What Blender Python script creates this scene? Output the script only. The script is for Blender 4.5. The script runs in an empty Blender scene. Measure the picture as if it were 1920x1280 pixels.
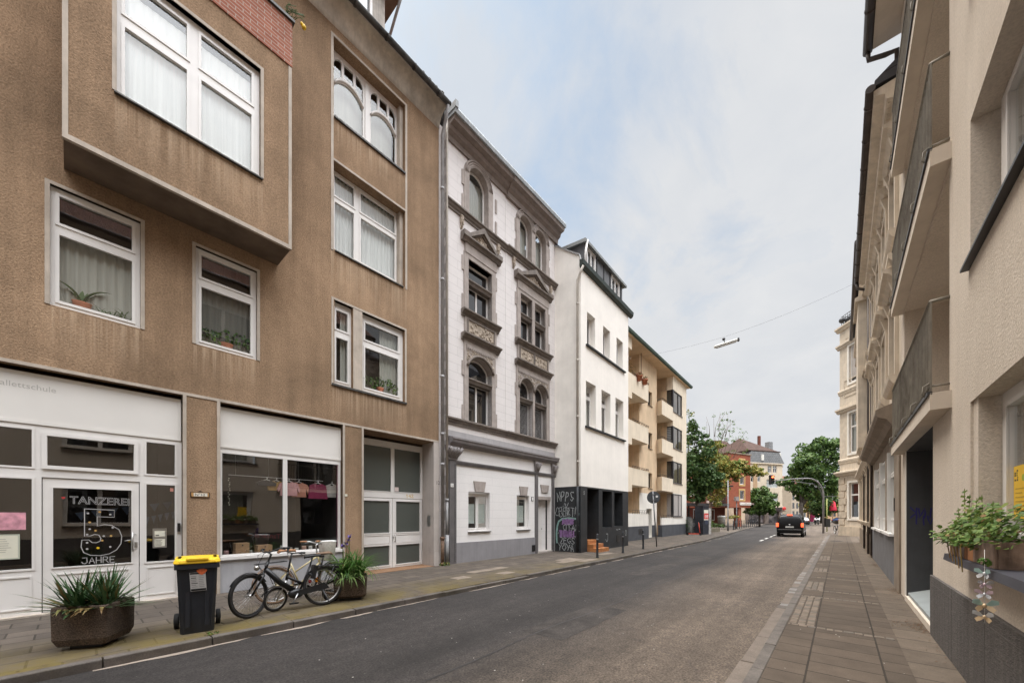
import bpy, bmesh, math, random
from mathutils import Vector, Matrix
from mathutils.geometry import tessellate_polygon
random.seed(7)
R=random.Random(11)
SC=bpy.context.scene
COL=SC.collection
PI=math.pi
rad=math.radians

# ------------------------------------------------------------------ frames
CX,HY,FL,CH=960.,966.,700.,1.65
class Fr:
    """vertical facade frame: u along the wall (left to right seen from the street), w out of the wall, z up"""
    def __init__(s,O,ang,side='L'):
        a=rad(ang); d=(math.sin(a),math.cos(a))
        s.O=O; s.ex=d if side=='L' else (-d[0],-d[1])
        s.n=(s.ex[1],-s.ex[0])
        s.rot=math.atan2(s.ex[1],s.ex[0])
    def U(s,px,w=0):
        k=(px-CX)/FL
        return (k*(s.O[1]+s.n[1]*w)-(s.O[0]+s.n[0]*w))/(s.ex[0]-k*s.ex[1])
    def XY(s,u,w=0):
        return (s.O[0]+s.ex[0]*u+s.n[0]*w, s.O[1]+s.ex[1]*u+s.n[1]*w)
    def Z(s,px,py,w=0):
        return CH+(HY-py)/FL*s.XY(s.U(px,w),w)[1]
    def W(s,u,px):
        k=(px-CX)/FL; X,Y=s.XY(u)
        return (k*Y-X)/(s.n[0]-k*s.n[1])
    def P(s,u,w,z=0):
        x,y=s.XY(u,w); return (x,y,z)
FA=Fr((-6.71,7.31),40.36)
FB=Fr(FA.XY(FA.U(838)),41.16)
_u=FB.U(1041); FC=Fr(FB.XY(_u,FB.W(_u,1089)),39.65)
FD=Fr((7.5,24.),40.4)
FR=Fr((5.86,5.20),41.3,'R')
def GP(px,py,z=0.0):
    Y=FL*(CH-z)/(py-HY); return ((px-CX)/FL*Y,Y,z)

# ------------------------------------------------------------------ mesh builder
class MB:
    """collects faces in (u,w,z) with w towards the viewer side (local -Y); builds ONE mesh object"""
    def __init__(s): s.v=[]; s.f=[]; s.m=[]; s.sm=[]
    def add(s,vs,fs,mi=0,sm=False,raw=False):
        o=len(s.v)
        for p in vs: s.v.append((p[0],p[1],p[2]) if raw else (p[0],-p[1],p[2]))
        for f in fs: s.f.append(tuple(o+i for i in f)); s.m.append(mi); s.sm.append(sm)
    def box(s,u0,u1,w0,w1,z0,z1,mi=0):
        v=[(u,w,z) for u in(u0,u1) for w in(w0,w1) for z in(z0,z1)]
        s.add(v,[(0,1,3,2),(4,6,7,5),(0,4,5,1),(2,3,7,6),(0,2,6,4),(1,5,7,3)],mi)
    def quad(s,a,b,c,d,mi=0): s.add([a,b,c,d],[(0,1,2,3)],mi)
    def face(s,pts,mi=0): s.add(pts,[tuple(range(len(pts)))],mi)
    def prism(s,poly,axis,a0,a1,mi=0,sm=False):
        n=len(poly)
        def mk(p,a):
            return {'u':(a,p[0],p[1]),'w':(p[0],a,p[1]),'z':(p[0],p[1],a)}[axis]
        v=[mk(p,a0) for p in poly]+[mk(p,a1) for p in poly]
        f=[tuple(range(n-1,-1,-1)),tuple(range(n,2*n))]
        s.add(v,f,mi)
        s.add(v,[(i,(i+1)%n,n+(i+1)%n,n+i) for i in range(n)],mi,sm)
    def tube(s,pts,r,n=8,mi=0,caps=True,closed=False,raw=False):
        pts=[Vector(p) for p in pts]; k=len(pts); vs=[]
        rs=r if isinstance(r,(list,tuple)) else [r]*k
        up=None
        for i,p in enumerate(pts):
            if closed: t=(pts[(i+1)%k]-pts[i-1])
            else: t=(pts[min(i+1,k-1)]-pts[max(i-1,0)])
            if t.length<1e-9: t=Vector((0,0,1))
            t.normalize()
            if up is None:
                up=Vector((0,0,1)) if abs(t.z)<.9 else Vector((1,0,0))
            a=t.cross(up)
            if a.length<1e-4: a=t.cross(Vector((0,1,0)))
            a.normalize(); b=t.cross(a); up=-b if False else a.cross(t)
            for j in range(n):
                q=2*PI*j/n
                vs.append(tuple(p+a*(math.cos(q)*rs[i])+b*(math.sin(q)*rs[i])))
        fs=[]
        for i in range(k if closed else k-1):
            i2=(i+1)%k
            for j in range(n):
                fs.append((i*n+j,i*n+(j+1)%n,i2*n+(j+1)%n,i2*n+j))
        s.add(vs,fs,mi,True,raw)
        if caps and not closed:
            s.add(vs,[tuple(range(n-1,-1,-1)),tuple(range((k-1)*n,k*n))],mi,False,raw)
    def lathe(s,c,prof,n=16,mi=0,sm=True,sx=1,sy=1,rot=0):
        """prof: list of (r,z) around a vertical axis through c=(u,w,z0)"""
        vs=[]
        for r,z in prof:
            for j in range(n):
                q=2*PI*j/n+rot
                vs.append((c[0]+r*sx*math.cos(q),c[1]+r*sy*math.sin(q),c[2]+z))
        k=len(prof)
        fs=[(i*n+j,i*n+(j+1)%n,(i+1)*n+(j+1)%n,(i+1)*n+j) for i in range(k-1) for j in range(n)]
        s.add(vs,fs,mi,sm)
        s.add(vs,[tuple(range(n-1,-1,-1)),tuple(range((k-1)*n,k*n))],mi)
    def sphere(s,c,r,n=8,m=5,mi=0,sc=(1,1,1)):
        prof=[(max(1e-4,math.sin(PI*i/m)),-math.cos(PI*i/m)) for i in range(m+1)]
        vs=[]
        for a,z in prof:
            for j in range(n):
                q=2*PI*j/n
                vs.append((c[0]+r*sc[0]*a*math.cos(q),c[1]+r*sc[1]*a*math.sin(q),c[2]+r*sc[2]*z))
        s.add(vs,[(i*n+j,i*n+(j+1)%n,(i+1)*n+(j+1)%n,(i+1)*n+j) for i in range(m) for j in range(n)],mi,True)
    def holes(s,u0,u1,z0,z1,hs,w=0.,dep=0.,mi=0,rmi=None,nobot=False):
        """sheet at w with rectangular holes, each with reveals going back by dep"""
        us=sorted(set([u0,u1]+[min(max(a,u0),u1) for h in hs for a in h[:2]]))
        zs=sorted(set([z0,z1]+[min(max(a,z0),z1) for h in hs for a in h[2:4]]))
        for i in range(len(us)-1):
            for j in range(len(zs)-1):
                if us[i+1]-us[i]<1e-5 or zs[j+1]-zs[j]<1e-5: continue
                cu=(us[i]+us[i+1])/2; cz=(zs[j]+zs[j+1])/2
                if any(h[0]<cu<h[1] and h[2]<cz<h[3] for h in hs): continue
                s.quad((us[i],w,zs[j]),(us[i+1],w,zs[j]),(us[i+1],w,zs[j+1]),(us[i],w,zs[j+1]),mi)
        r=mi if rmi is None else rmi
        for h in hs:
            d=h[4] if len(h)>4 else dep
            if not d: continue
            a,b,c,e=h[:4]
            s.quad((a,w,c),(a,w,e),(a,w-d,e),(a,w-d,c),r)
            s.quad((b,w,e),(b,w,c),(b,w-d,c),(b,w-d,e),r)
            s.quad((a,w,e),(b,w,e),(b,w-d,e),(a,w-d,e),r)
            s.quad((b,w,c),(a,w,c),(a,w-d,c),(b,w-d,c),r)
    def ring(s,u0,u1,z0,z1,t,w0,w1,mi=0):
        """rectangular border of width t (inside the rectangle), from w0 to w1"""
        s.box(u0,u1,w0,w1,z0,z0+t,mi); s.box(u0,u1,w0,w1,z1-t,z1,mi)
        s.box(u0,u0+t,w0,w1,z0+t,z1-t,mi); s.box(u1-t,u1,w0,w1,z0+t,z1-t,mi)
    def plate(s,outer,hs,w,th,mi=0,back=False):
        """flat plate with arbitrary polygon holes in (u,z); front at w, thickness th"""
        loops=[outer]+hs
        flat=[p for l in loops for p in l]
        tris=tessellate_polygon([[Vector((p[0],p[1],0)) for p in l] for l in loops])
        s.add([(p[0],w,p[1]) for p in flat],[tuple(t) for t in tris],mi)
        for l in loops:
            n=len(l)
            s.add([(p[0],w,p[1]) for p in l]+[(p[0],w-th,p[1]) for p in l],
                  [(i,(i+1)%n,n+(i+1)%n,n+i) for i in range(n)],mi)
    def stroke(s,pts,t,w,mi=0):
        """flat painted stroke of width t along (u,z) points, at w"""
        pts=[Vector((p[0],p[1])) for p in pts]; k=len(pts); vs=[]
        for i,p in enumerate(pts):
            d=(pts[min(i+1,k-1)]-pts[max(i-1,0)])
            if d.length<1e-9: d=Vector((1,0))
            d.normalize(); nn=Vector((-d.y,d.x))*t/2
            e=d*(t/2 if i==k-1 else (-t/2 if i==0 else 0))
            vs+= [(p.x+nn.x+e.x,w,p.y+nn.y+e.y),(p.x-nn.x+e.x,w,p.y-nn.y+e.y)]
        s.add(vs,[(2*i,2*i+1,2*i+3,2*i+2) for i in range(k-1)],mi)
    def blobs(s,u0,u1,z0,z1,w,n,r=.05,mi=0,inside=None):
        """carved relief: many small flattened lumps"""
        k=0
        while k<n:
            u=R.uniform(u0,u1); z=R.uniform(z0,z1)
            if inside and not inside(u,z): k+=.25; continue
            q=r*R.uniform(.5,1.1)
            s.sphere((u,w,z),q,6,4,mi,(R.uniform(.5,1.3),.6,R.uniform(.5,1.3))); k+=1
    def build(s,name,mats,parent=None,bevel=0,recalc=True,smooth=False,seg=2):
        me=bpy.data.meshes.new(name); me.from_pydata(s.v,[],s.f)
        if not isinstance(mats,(list,tuple)): mats=[mats]
        for m in mats: me.materials.append(m)
        me.polygons.foreach_set('material_index',[min(i,len(mats)-1) for i in s.m])
        me.polygons.foreach_set('use_smooth',[bool(x or smooth) for x in s.sm])
        me.update()
        if recalc:
            b=bmesh.new(); b.from_mesh(me)
            bmesh.ops.remove_doubles(b,verts=b.verts,dist=1e-5)
            bmesh.ops.recalc_face_normals(b,faces=b.faces); b.to_mesh(me); b.free()
        o=bpy.data.objects.new(name,me); COL.objects.link(o)
        if parent: o.parent=parent
        if bevel:
            md=o.modifiers.new('bevel','BEVEL'); md.width=bevel; md.segments=seg; md.limit_method='ANGLE'; md.angle_limit=rad(40)
        return o

def tag(o,label=None,cat=None,group=None,kind=None):
    if label: o['label']=label
    if cat: o['category']=cat
    if group: o['group']=group
    if kind: o['kind']=kind
    return o
def thing(name,label,cat,loc=(0,0,0),rot=0,group=None):
    o=bpy.data.objects.new(name,None); COL.objects.link(o)
    o.location=loc; o.rotation_euler=(0,0,rot); o.empty_display_size=.2
    return tag(o,label,cat,group)
def fthing(name,fr,label,cat,u=0,w=0,z=0,group=None):
    return thing(name,label,cat,fr.P(u,w,z),fr.rot,group)
def place(o,fr,u=0,w=0,z=0,turn=0):
    o.location=fr.P(u,w,z); o.rotation_euler=(0,0,fr.rot+turn); return o
def struct(o): o['kind']='structure'; return o
def copy_tree(o,parent=None):
    c=o.copy(); COL.objects.link(c)
    if parent: c.parent=parent
    for ch in list(o.children): copy_tree(ch,c)
    return c
def circ(c,r,n=16,a0=0,a1=2*PI):
    return [(c[0]+r*math.cos(a0+(a1-a0)*i/n),c[1]+r*math.sin(a0+(a1-a0)*i/n)) for i in range(n+(0 if abs(a1-a0-2*PI)<1e-6 else 1))]
def arch(u0,u1,z0,zs,zc,n=14):
    """window outline with a segmental or round head, as (u,z) points"""
    h=(u1-u0)/2; r=zc-zs; RR=(h*h+r*r)/(2*r); cz=zc-RR; cu=(u0+u1)/2
    a=math.asin(min(1,h/RR)) if RR>r-1e-9 and zs>=cz-1e-6 else PI-math.asin(min(1,h/RR))
    pts=[(u0,z0),(u1,z0)]
    pts+=[(cu+RR*math.sin(a-2*a*i/n),cz+RR*math.cos(a-2*a*i/n)) for i in range(n+1)]
    return pts
_font_cache={}
def text_geo(txt,size,ext=0):
    cu=bpy.data.curves.new('lettering','FONT'); cu.body=txt; cu.size=size; cu.extrude=ext; cu.resolution_u=3
    ob=bpy.data.objects.new('lettering',cu)
    me=bpy.data.meshes.new_from_object(ob)
    v=[tuple(x.co) for x in me.vertices]; f=[tuple(p.vertices) for p in me.polygons]
    bpy.data.objects.remove(ob); bpy.data.curves.remove(cu); bpy.data.meshes.remove(me)
    return v,f
def add_text(mb,txt,size,u,z,w,mi=0,sx=1,slant=0,width=None):
    v,f=text_geo(txt,size)
    if width:
        mx=max(p[0] for p in v); sx=width/mx
    mb.add([(u+(p[0]+slant*p[1])*sx,w,z+p[1]) for p in v],f,mi)

# stroke alphabet for hand lettering (unit cell .6 x 1)
SF={'A':[[(0,0),(.3,1),(.6,0)],[(.12,.38),(.48,.38)]],'B':[[(0,0),(0,1),(.4,.95),(.5,.75),(.4,.55),(0,.5)],[(.4,.55),(.6,.3),(.45,.03),(0,0)]],
'C':[[(.6,.85),(.35,1),(.05,.75),(0,.4),(.15,.05),(.4,0),(.6,.12)]],'E':[[(.55,1),(0,1),(0,0),(.55,0)],[(0,.52),(.42,.52)]],
'G':[[(.58,.85),(.3,1),(.03,.7),(.03,.3),(.3,0),(.58,.15),(.58,.45),(.32,.45)]],'H':[[(0,0),(0,1)],[(.55,0),(.55,1)],[(0,.5),(.55,.5)]],
'I':[[(.2,0),(.2,1)]],'J':[[(.1,1),(.55,1),(.55,.25),(.35,0),(.1,.1),(0,.3)]],'K':[[(0,0),(0,1)],[(.55,1),(0,.45),(.6,0)]],
'L':[[(0,1),(0,0),(.5,0)]],'N':[[(0,0),(.03,1),(.52,.05),(.58,1)]],'O':[[(.3,1),(.05,.8),(0,.4),(.2,.02),(.45,.05),(.6,.45),(.52,.85),(.3,1)]],
'P':[[(0,0),(0.02,1),(.45,.95),(.55,.72),(.4,.5),(0,.48)]],'R':[[(0,0),(0,1),(.45,.95),(.52,.75),(.4,.52),(0,.48)],[(.25,.5),(.58,0)]],
'S':[[(.58,.85),(.35,1),(.08,.85),(.12,.6),(.45,.42),(.55,.2),(.3,0),(0,.12)]],'T':[[(0,1),(.6,1)],[(.3,1),(.3,0)]],
'U':[[(0,1),(.03,.25),(.25,0),(.5,.12),(.58,1)]],'V':[[(0,1),(.3,0),(.6,1)]],'Y':[[(0,1),(.3,.5),(.58,1)],[(.3,.5),(.28,0)]],
'Z':[[(0,1),(.55,1),(0,0),(.6,0)]],'5':[[(.55,1),(.1,1),(.05,.55),(.4,.6),(.58,.35),(.45,.05),(.2,0),(0,.12)]],'1':[[(.1,.8),(.3,1),(.3,0)]],
'2':[[(.05,.8),(.3,1),(.55,.75),(0,0),(.6,0)]],'0':[[(.3,1),(.05,.7),(.05,.3),(.3,0),(.55,.3),(.55,.7),(.3,1)]],'.':[[(.2,0),(.25,.06)]],'-':[[(.05,.5),(.5,.5)]],
'4':[[(.45,0),(.45,1),(0,.35),(.6,.35)]],'>':[[(0,.8),(.3,.2),(.6,.8)]],' ':[]}
def hand(mb,txt,u,z,w,h,t,mi=0,wid=None,wob=.03,rise=0):
    n=len(txt); step=(wid/n if wid else h*.78); sw=step/.78
    for i,ch in enumerate(txt):
        for st in SF.get(ch,[]):
            pts=[]
            for j in range(len(st)-1):
                a,b=st[j],st[j+1]
                for q in (0,.5): pts.append((a[0]+(b[0]-a[0])*q,a[1]+(b[1]-a[1])*q))
            pts.append(st[-1])
            dz=R.uniform(-.05,.05)*h
            mb.stroke([(u+i*step+p[0]*sw+R.uniform(-wob,wob)*h,z+rise*i*step+dz+p[1]*h+R.uniform(-wob,wob)*h) for p in pts],t,w,mi)

# ------------------------------------------------------------------ materials
def _nt(name):
    m=bpy.data.materials.new(name); m.use_nodes=True
    nt=m.node_tree; b=nt.nodes['Principled BSDF']; return m,nt,b
def N(nt,t,**k):
    n=nt.nodes.new(t)
    for a,v in k.items():
        if hasattr(n,a): setattr(n,a,v)
        else: n.inputs[a.replace('_',' ')].default_value=v
    return n
def ramp(nt,fac,stops):
    r=nt.nodes.new('ShaderNodeValToRGB'); e=r.color_ramp.elements
    while len(e)<len(stops): e.new(.5)
    for i,(p,c) in enumerate(stops):
        e[i].position=p; e[i].color=(c if len(c)==4 else (*c,1)) if not isinstance(c,(int,float)) else (c,c,c,1)
    nt.links.new(fac,r.inputs[0]); return r
def mixc(nt,fac,a,b,mode='MIX'):
    m=nt.nodes.new('ShaderNodeMix'); m.data_type='RGBA'; m.blend_type=mode
    for i,x in ((0,fac),(6,a),(7,b)):
        if isinstance(x,(int,float)): m.inputs[i].default_value=x
        elif isinstance(x,tuple): m.inputs[i].default_value=(*x,1) if len(x)==3 else x
        else: nt.links.new(x,m.inputs[i])
    return m.outputs[2]
def coord(nt,scale=(1,1,1),kind='Object',loc=(0,0,0),rot=(0,0,0)):
    t=nt.nodes.new('ShaderNodeTexCoord'); mp=nt.nodes.new('ShaderNodeMapping')
    mp.inputs['Scale'].default_value=scale; mp.inputs['Location'].default_value=loc; mp.inputs['Rotation'].default_value=rot
    nt.links.new(t.outputs[kind],mp.inputs[0]); return mp.outputs[0]
def noise(nt,vec,scale,detail=4,rough=.55,dist=0):
    n=nt.nodes.new('ShaderNodeTexNoise'); n.inputs['Scale'].default_value=scale; n.inputs['Detail'].default_value=detail
    n.inputs['Roughness'].default_value=rough; n.inputs['Distortion'].default_value=dist
    nt.links.new(vec,n.inputs['Vector']); return n.outputs['Fac']
def bump(nt,b,h,strength=.3,dist=.01):
    n=nt.nodes.new('ShaderNodeBump'); n.inputs['Strength'].default_value=strength; n.inputs['Distance'].default_value=dist
    nt.links.new(h,n.inputs['Height']); nt.links.new(n.outputs[0],b.inputs['Normal'])
def mk(name,col,rough=.6,var=.12,scale=2.5,grain=0,gscale=60,bmp=0,bscale=90,bdist=.006,streak=0,metal=0,spec=.4,dirt=None,dirtamt=.35):
    """surface with soft uneven colour, optional fine grain, vertical rain streaks, dirt blotches and relief"""
    m,nt,b=_nt(name)
    b.inputs['Roughness'].default_value=rough; b.inputs['Metallic'].default_value=metal
    b.inputs['Specular IOR Level'].default_value=spec
    c=(*col,1); out=None
    v=coord(nt)
    f=noise(nt,v,scale,5,.6)
    lo=tuple(x*(1-var*1.6) for x in col); hi=tuple(min(1,x*(1+var)) for x in col)
    out=ramp(nt,f,[(.3,lo),(.7,hi)]).outputs[0]
    if grain:
        g=noise(nt,v,gscale,3,.7)
        gr=ramp(nt,g,[(.32,1-grain),(.68,1+grain*.6 if 1+grain*.6<=1 else 1)]).outputs[0]
        out=mixc(nt,1.0,out,gr,'MULTIPLY')
    if streak:
        sv=coord(nt,(6,6,.35)); s=noise(nt,sv,1.3,5,.65)
        sr=ramp(nt,s,[(.35,1-streak),(.6,1)]).outputs[0]
        out=mixc(nt,1.0,out,sr,'MULTIPLY')
    if dirt:
        dn=noise(nt,v,.9,7,.68,.6); dr=ramp(nt,dn,[(.48,0.),(.72,1.)])
        mm=nt.nodes.new('ShaderNodeMath'); mm.operation='MULTIPLY'; mm.inputs[1].default_value=dirtamt
        nt.links.new(dr.outputs[0],mm.inputs[0]); out=mixc(nt,mm.outputs[0],out,dirt)
    nt.links.new(out,b.inputs['Base Color'])
    if bmp: bump(nt,b,noise(nt,v,bscale,4,.65),bmp,bdist)
    return m
def plain(name,col,rough=.5,metal=0,spec=.5,em=0,ecol=None,coat=0):
    m,nt,b=_nt(name); b.inputs['Base Color'].default_value=(*col,1); b.inputs['Roughness'].default_value=rough
    b.inputs['Metallic'].default_value=metal; b.inputs['Specular IOR Level'].default_value=spec
    if coat: b.inputs['Coat Weight'].default_value=coat; b.inputs['Coat Roughness'].default_value=.03
    if em: b.inputs['Emission Color'].default_value=(*(ecol or col),1); b.inputs['Emission Strength'].default_value=em
    return m
def glass(name,tint=(.95,.97,.96),ior=1.9,rough=.004):
    m=bpy.data.materials.new(name); m.use_nodes=True; nt=m.node_tree; nt.nodes.remove(nt.nodes['Principled BSDF'])
    t=nt.nodes.new('ShaderNodeBsdfTransparent'); t.inputs[0].default_value=(*tint,1)
    g=nt.nodes.new('ShaderNodeBsdfGlossy'); g.inputs['Roughness'].default_value=rough
    lw=nt.nodes.new('ShaderNodeLayerWeight'); lw.inputs['Blend'].default_value=.5
    # two-sided mirror amount of a double pane: about .14 straight on, rising at a slant
    pw=nt.nodes.new('ShaderNodeMath'); pw.operation='POWER'; pw.inputs[1].default_value=4
    nt.links.new(lw.outputs['Facing'],pw.inputs[0])
    r0=((ior-1)/(ior+1))**2*1.5
    ma=nt.nodes.new('ShaderNodeMath'); ma.operation='MULTIPLY_ADD'; ma.inputs[1].default_value=1-r0; ma.inputs[2].default_value=r0
    nt.links.new(pw.outputs[0],ma.inputs[0])
    mx=nt.nodes.new('ShaderNodeMixShader'); nt.links.new(ma.outputs[0],mx.inputs[0]); nt.links.new(t.outputs[0],mx.inputs[1]); nt.links.new(g.outputs[0],mx.inputs[2])
    # slight waviness of float glass
    v=coord(nt); nz=noise(nt,v,1.6,1); bp=nt.nodes.new('ShaderNodeBump'); bp.inputs['Strength'].default_value=.06; bp.inputs['Distance'].default_value=.02
    nt.links.new(nz,bp.inputs['Height']); nt.links.new(bp.outputs[0],g.inputs['Normal'])
    nt.links.new(mx.outputs[0],nt.nodes['Material Output'].inputs[0]); return m
def dark_glass(name,col=(.012,.013,.015),rough=.02,ior=2.1):
    m,nt,b=_nt(name); b.inputs['Base Color'].default_value=(*col,1); b.inputs['Roughness'].default_value=rough; b.inputs['IOR'].default_value=ior
    v=coord(nt); bump(nt,b,noise(nt,v,1.6,1),.06,.02); return m
def brick(name,c1,c2,mortar,bw=.24,bh=.07,ms=.008,rough=.85,axis='xz',bmp=.4,var=.25,off=.5,msm=.1,extra=None):
    m,nt,b=_nt(name); b.inputs['Roughness'].default_value=rough; b.inputs['Specular IOR Level'].default_value=.25
    t=nt.nodes.new('ShaderNodeTexCoord'); sp=nt.nodes.new('ShaderNodeSeparateXYZ'); cb=nt.nodes.new('ShaderNodeCombineXYZ')
    nt.links.new(t.outputs['Object'],sp.inputs[0])
    a={'x':0,'y':1,'z':2}
    nt.links.new(sp.outputs[a[axis[0]]],cb.inputs[0]); nt.links.new(sp.outputs[a[axis[1]]],cb.inputs[1])
    br=nt.nodes.new('ShaderNodeTexBrick'); br.inputs['Scale'].default_value=1; br.inputs['Brick Width'].default_value=bw; br.inputs['Row Height'].default_value=bh
    br.inputs['Mortar Size'].default_value=ms; br.inputs['Mortar Smooth'].default_value=msm; br.offset=off
    br.inputs['Color1'].default_value=(*c1,1); br.inputs['Color2'].default_value=(*c2,1); br.inputs['Mortar'].default_value=(*mortar,1)
    nt.links.new(cb.outputs[0],br.inputs['Vector'])
    nz=noise(nt,t.outputs['Object'],3,6,.65); r=ramp(nt,nz,[(.3,1-var),(.7,1.)])
    out=mixc(nt,1.,br.outputs[0],r.outputs[0],'MULTIPLY')
    g=noise(nt,t.outputs['Object'],70,3,.7); gr=ramp(nt,g,[(.3,.8),(.65,1.)]); out=mixc(nt,1.,out,gr.outputs[0],'MULTIPLY')
    if extra: out=extra(nt,t.outputs['Object'],sp,out)
    nt.links.new(out,b.inputs['Base Color'])
    if bmp:
        iv=nt.nodes.new('ShaderNodeMath'); iv.operation='MULTIPLY_ADD'; iv.inputs[1].default_value=-1.; iv.inputs[2].default_value=1.
        nt.links.new(br.outputs['Fac'],iv.inputs[0])
        ad=nt.nodes.new('ShaderNodeMath'); ad.operation='MULTIPLY_ADD'; ad.inputs[1].default_value=.35
        nt.links.new(g,ad.inputs[0]); nt.links.new(iv.outputs[0],ad.inputs[2]); bump(nt,b,ad.outputs[0],bmp,.006)
    return m
def leafmat(name,c1,c2,c3=None,rough=.5,sub=.25):
    m,nt,b=_nt(name); b.inputs['Roughness'].default_value=rough; b.inputs['Specular IOR Level'].default_value=.25
    g=nt.nodes.new('ShaderNodeNewGeometry')
    st=[(0.,c1),(.6,c2)]+([(1.,c3)] if c3 else [])
    out=ramp(nt,g.outputs['Random Per Island'],st).outputs[0]
    v=coord(nt); nz=noise(nt,v,.7,3); r=ramp(nt,nz,[(.35,.7),(.65,1.)]); out=mixc(nt,1.,out,r.outputs[0],'MULTIPLY')
    nt.links.new(out,b.inputs['Base Color'])
    tr=nt.nodes.new('ShaderNodeBsdfTranslucent'); nt.links.new(out,tr.inputs[0])
    mx=nt.nodes.new('ShaderNodeMixShader'); mx.inputs[0].default_value=sub
    nt.links.new(b.outputs[0],mx.inputs[1]); nt.links.new(tr.outputs[0],mx.inputs[2]); nt.links.new(mx.outputs[0],nt.nodes['Material Output'].inputs[0])
    return m

M={}
# tan roughcast render: coarse grain, blotchy weathering
def _tan():
    m,nt,b=_nt('tan_roughcast'); b.inputs['Roughness'].default_value=.95; b.inputs['Specular IOR Level'].default_value=.1
    v=coord(nt)
    big=ramp(nt,noise(nt,v,.35,5,.6,.4),[(.32,(.300,.203,.130)),(.68,(.512,.347,.222))]).outputs[0]
    med=ramp(nt,noise(nt,v,4,4,.6),[(.3,.86),(.7,1.)]).outputs[0]
    out=mixc(nt,1.,big,med,'MULTIPLY')
    gn=noise(nt,v,34,3,.75); out=mixc(nt,1.,out,ramp(nt,gn,[(.33,.6),(.62,1.)]).outputs[0],'MULTIPLY')
    st=noise(nt,coord(nt,(2.2,2.2,.16)),1.6,5,.6); out=mixc(nt,1.,out,ramp(nt,st,[(.36,.82),(.6,1.)]).outputs[0],'MULTIPLY')
    # pale rain streaks washed down below the sills, each with its own ragged length
    t=nt.nodes.new('ShaderNodeTexCoord'); sp=nt.nodes.new('ShaderNodeSeparateXYZ'); nt.links.new(t.outputs['Object'],sp.inputs[0])
    sn=ramp(nt,noise(nt,coord(nt,(7,7,.12)),1.7,5,.7),[(.44,0.),(.62,1.)]).outputs[0]
    def mth(op,a,b_,cl=False):
        n_=nt.nodes.new('ShaderNodeMath'); n_.operation=op; n_.use_clamp=cl
        for i,x in enumerate((a,b_)):
            if isinstance(x,(int,float)): n_.inputs[i].default_value=x
            else: nt.links.new(x,n_.inputs[i])
        return n_.outputs[0]
    tot=None
    for (u0,u1,zs,L) in ((3.1,5.4,8.55,1.2),(3.15,5.38,5.05,.9),(-.80,1.36,8.66,.9),(-1.5,-.36,5.12,.8),(.36,1.5,5.12,.7),(3.2,5.2,12.0,.7)):
        mu=mth('MULTIPLY',mth('GREATER_THAN',sp.outputs[0],u0),mth('LESS_THAN',sp.outputs[0],u1))
        mz=mth('SUBTRACT',1.,mth('DIVIDE',mth('SUBTRACT',zs,sp.outputs[2]),L),True); mz=mth('MULTIPLY',mz,mth('LESS_THAN',sp.outputs[2],zs))
        q=mth('MULTIPLY',mu,mz); tot=q if tot is None else mth('MAXIMUM',tot,q)
    fac=mth('MULTIPLY',mth('MULTIPLY',tot,sn),.55)
    out=mixc(nt,fac,out,(.62,.47,.33))
    gr_=ramp(nt,noise(nt,v,.8,7,.7,.8),[(.54,0.),(.76,.36)]).outputs[0]; out=mixc(nt,gr_,out,(.16,.105,.068))
    nt.links.new(out,b.inputs['Base Color']); bump(nt,b,gn,.85,.02); return m
M['tan']=_tan()
M['concrete_trim']=mk('pale_concrete_trim',(.50,.43,.36),.8,.12,3,streak=.18,bmp=.15,dirt=(.25,.21,.17),dirtamt=.3)
M['cove']=mk('weathered_cove_plaster',(.62,.55,.46),.85,.16,1.5,streak=.22,dirt=(.2,.16,.12),dirtamt=.55,bmp=.2)
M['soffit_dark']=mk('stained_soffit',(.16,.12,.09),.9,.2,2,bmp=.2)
M['pvc']=mk('white_window_plastic',(.74,.715,.69),.35,.03,2,spec=.5)
M['white_panel']=mk('white_fascia_panel',(.72,.695,.66),.5,.03,.8)
M['glass']=glass('window_glass',ior=1.72); M['shopglass']=glass('shop_glass',(.82,.84,.84),1.95)
M['darkglass']=dark_glass('dark_window_glass')
def _curtain(name,col):
    m,nt,b=_nt(name); b.inputs['Roughness'].default_value=.9; b.inputs['Specular IOR Level'].default_value=.1
    v=coord(nt,(14,14,.25)); s=noise(nt,v,1.5,3); out=ramp(nt,s,[(.3,tuple(x*.82 for x in col)),(.7,col)]).outputs[0]
    nt.links.new(out,b.inputs['Base Color'])
    return m
M['curtain']=_curtain('white_net_curtain',(.74,.74,.73)); M['curtain_grey']=_curtain('grey_curtain',(.42,.41,.37)); M['curtain_dark']=_curtain('dim_curtain',(.2,.19,.17))
M['plinth_blue']=mk('blue_grey_plinth_paint',(.40,.40,.42),.7,.06,2,streak=.12,dirt=(.25,.24,.23),dirtamt=.3,bmp=.08)
M['brickred']=brick('red_brick_cladding',(.34,.115,.07),(.42,.16,.10),(.46,.36,.3),.25,.075,.008)
M['zincdark']=mk('dark_zinc',(.10,.095,.09),.5,.3,3,metal=.4,streak=.3)
M['zinc']=mk('aged_zinc_pipe',(.36,.355,.355),.6,.15,4,streak=.25)
M['creampipe']=mk('cream_painted_pipe',(.52,.47,.41),.5,.1,4,streak=.2)
M['rust']=mk('rusty_iron_pipe',(.16,.10,.065),.8,.35,9,dirt=(.28,.17,.09),dirtamt=.7)
M['tile']=brick('roof_tiles',(.20,.085,.055),(.25,.11,.07),(.08,.04,.03),.22,.3,.02,axis='xz')
M['slate']=brick('slate_roof',(.10,.10,.11),(.14,.14,.15),(.05,.05,.055),.25,.2,.012,axis='xz',var=.3)
M['wood_grey']=mk('weathered_painted_wood',(.5,.46,.41),.8,.15,6,streak=.3)
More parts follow.
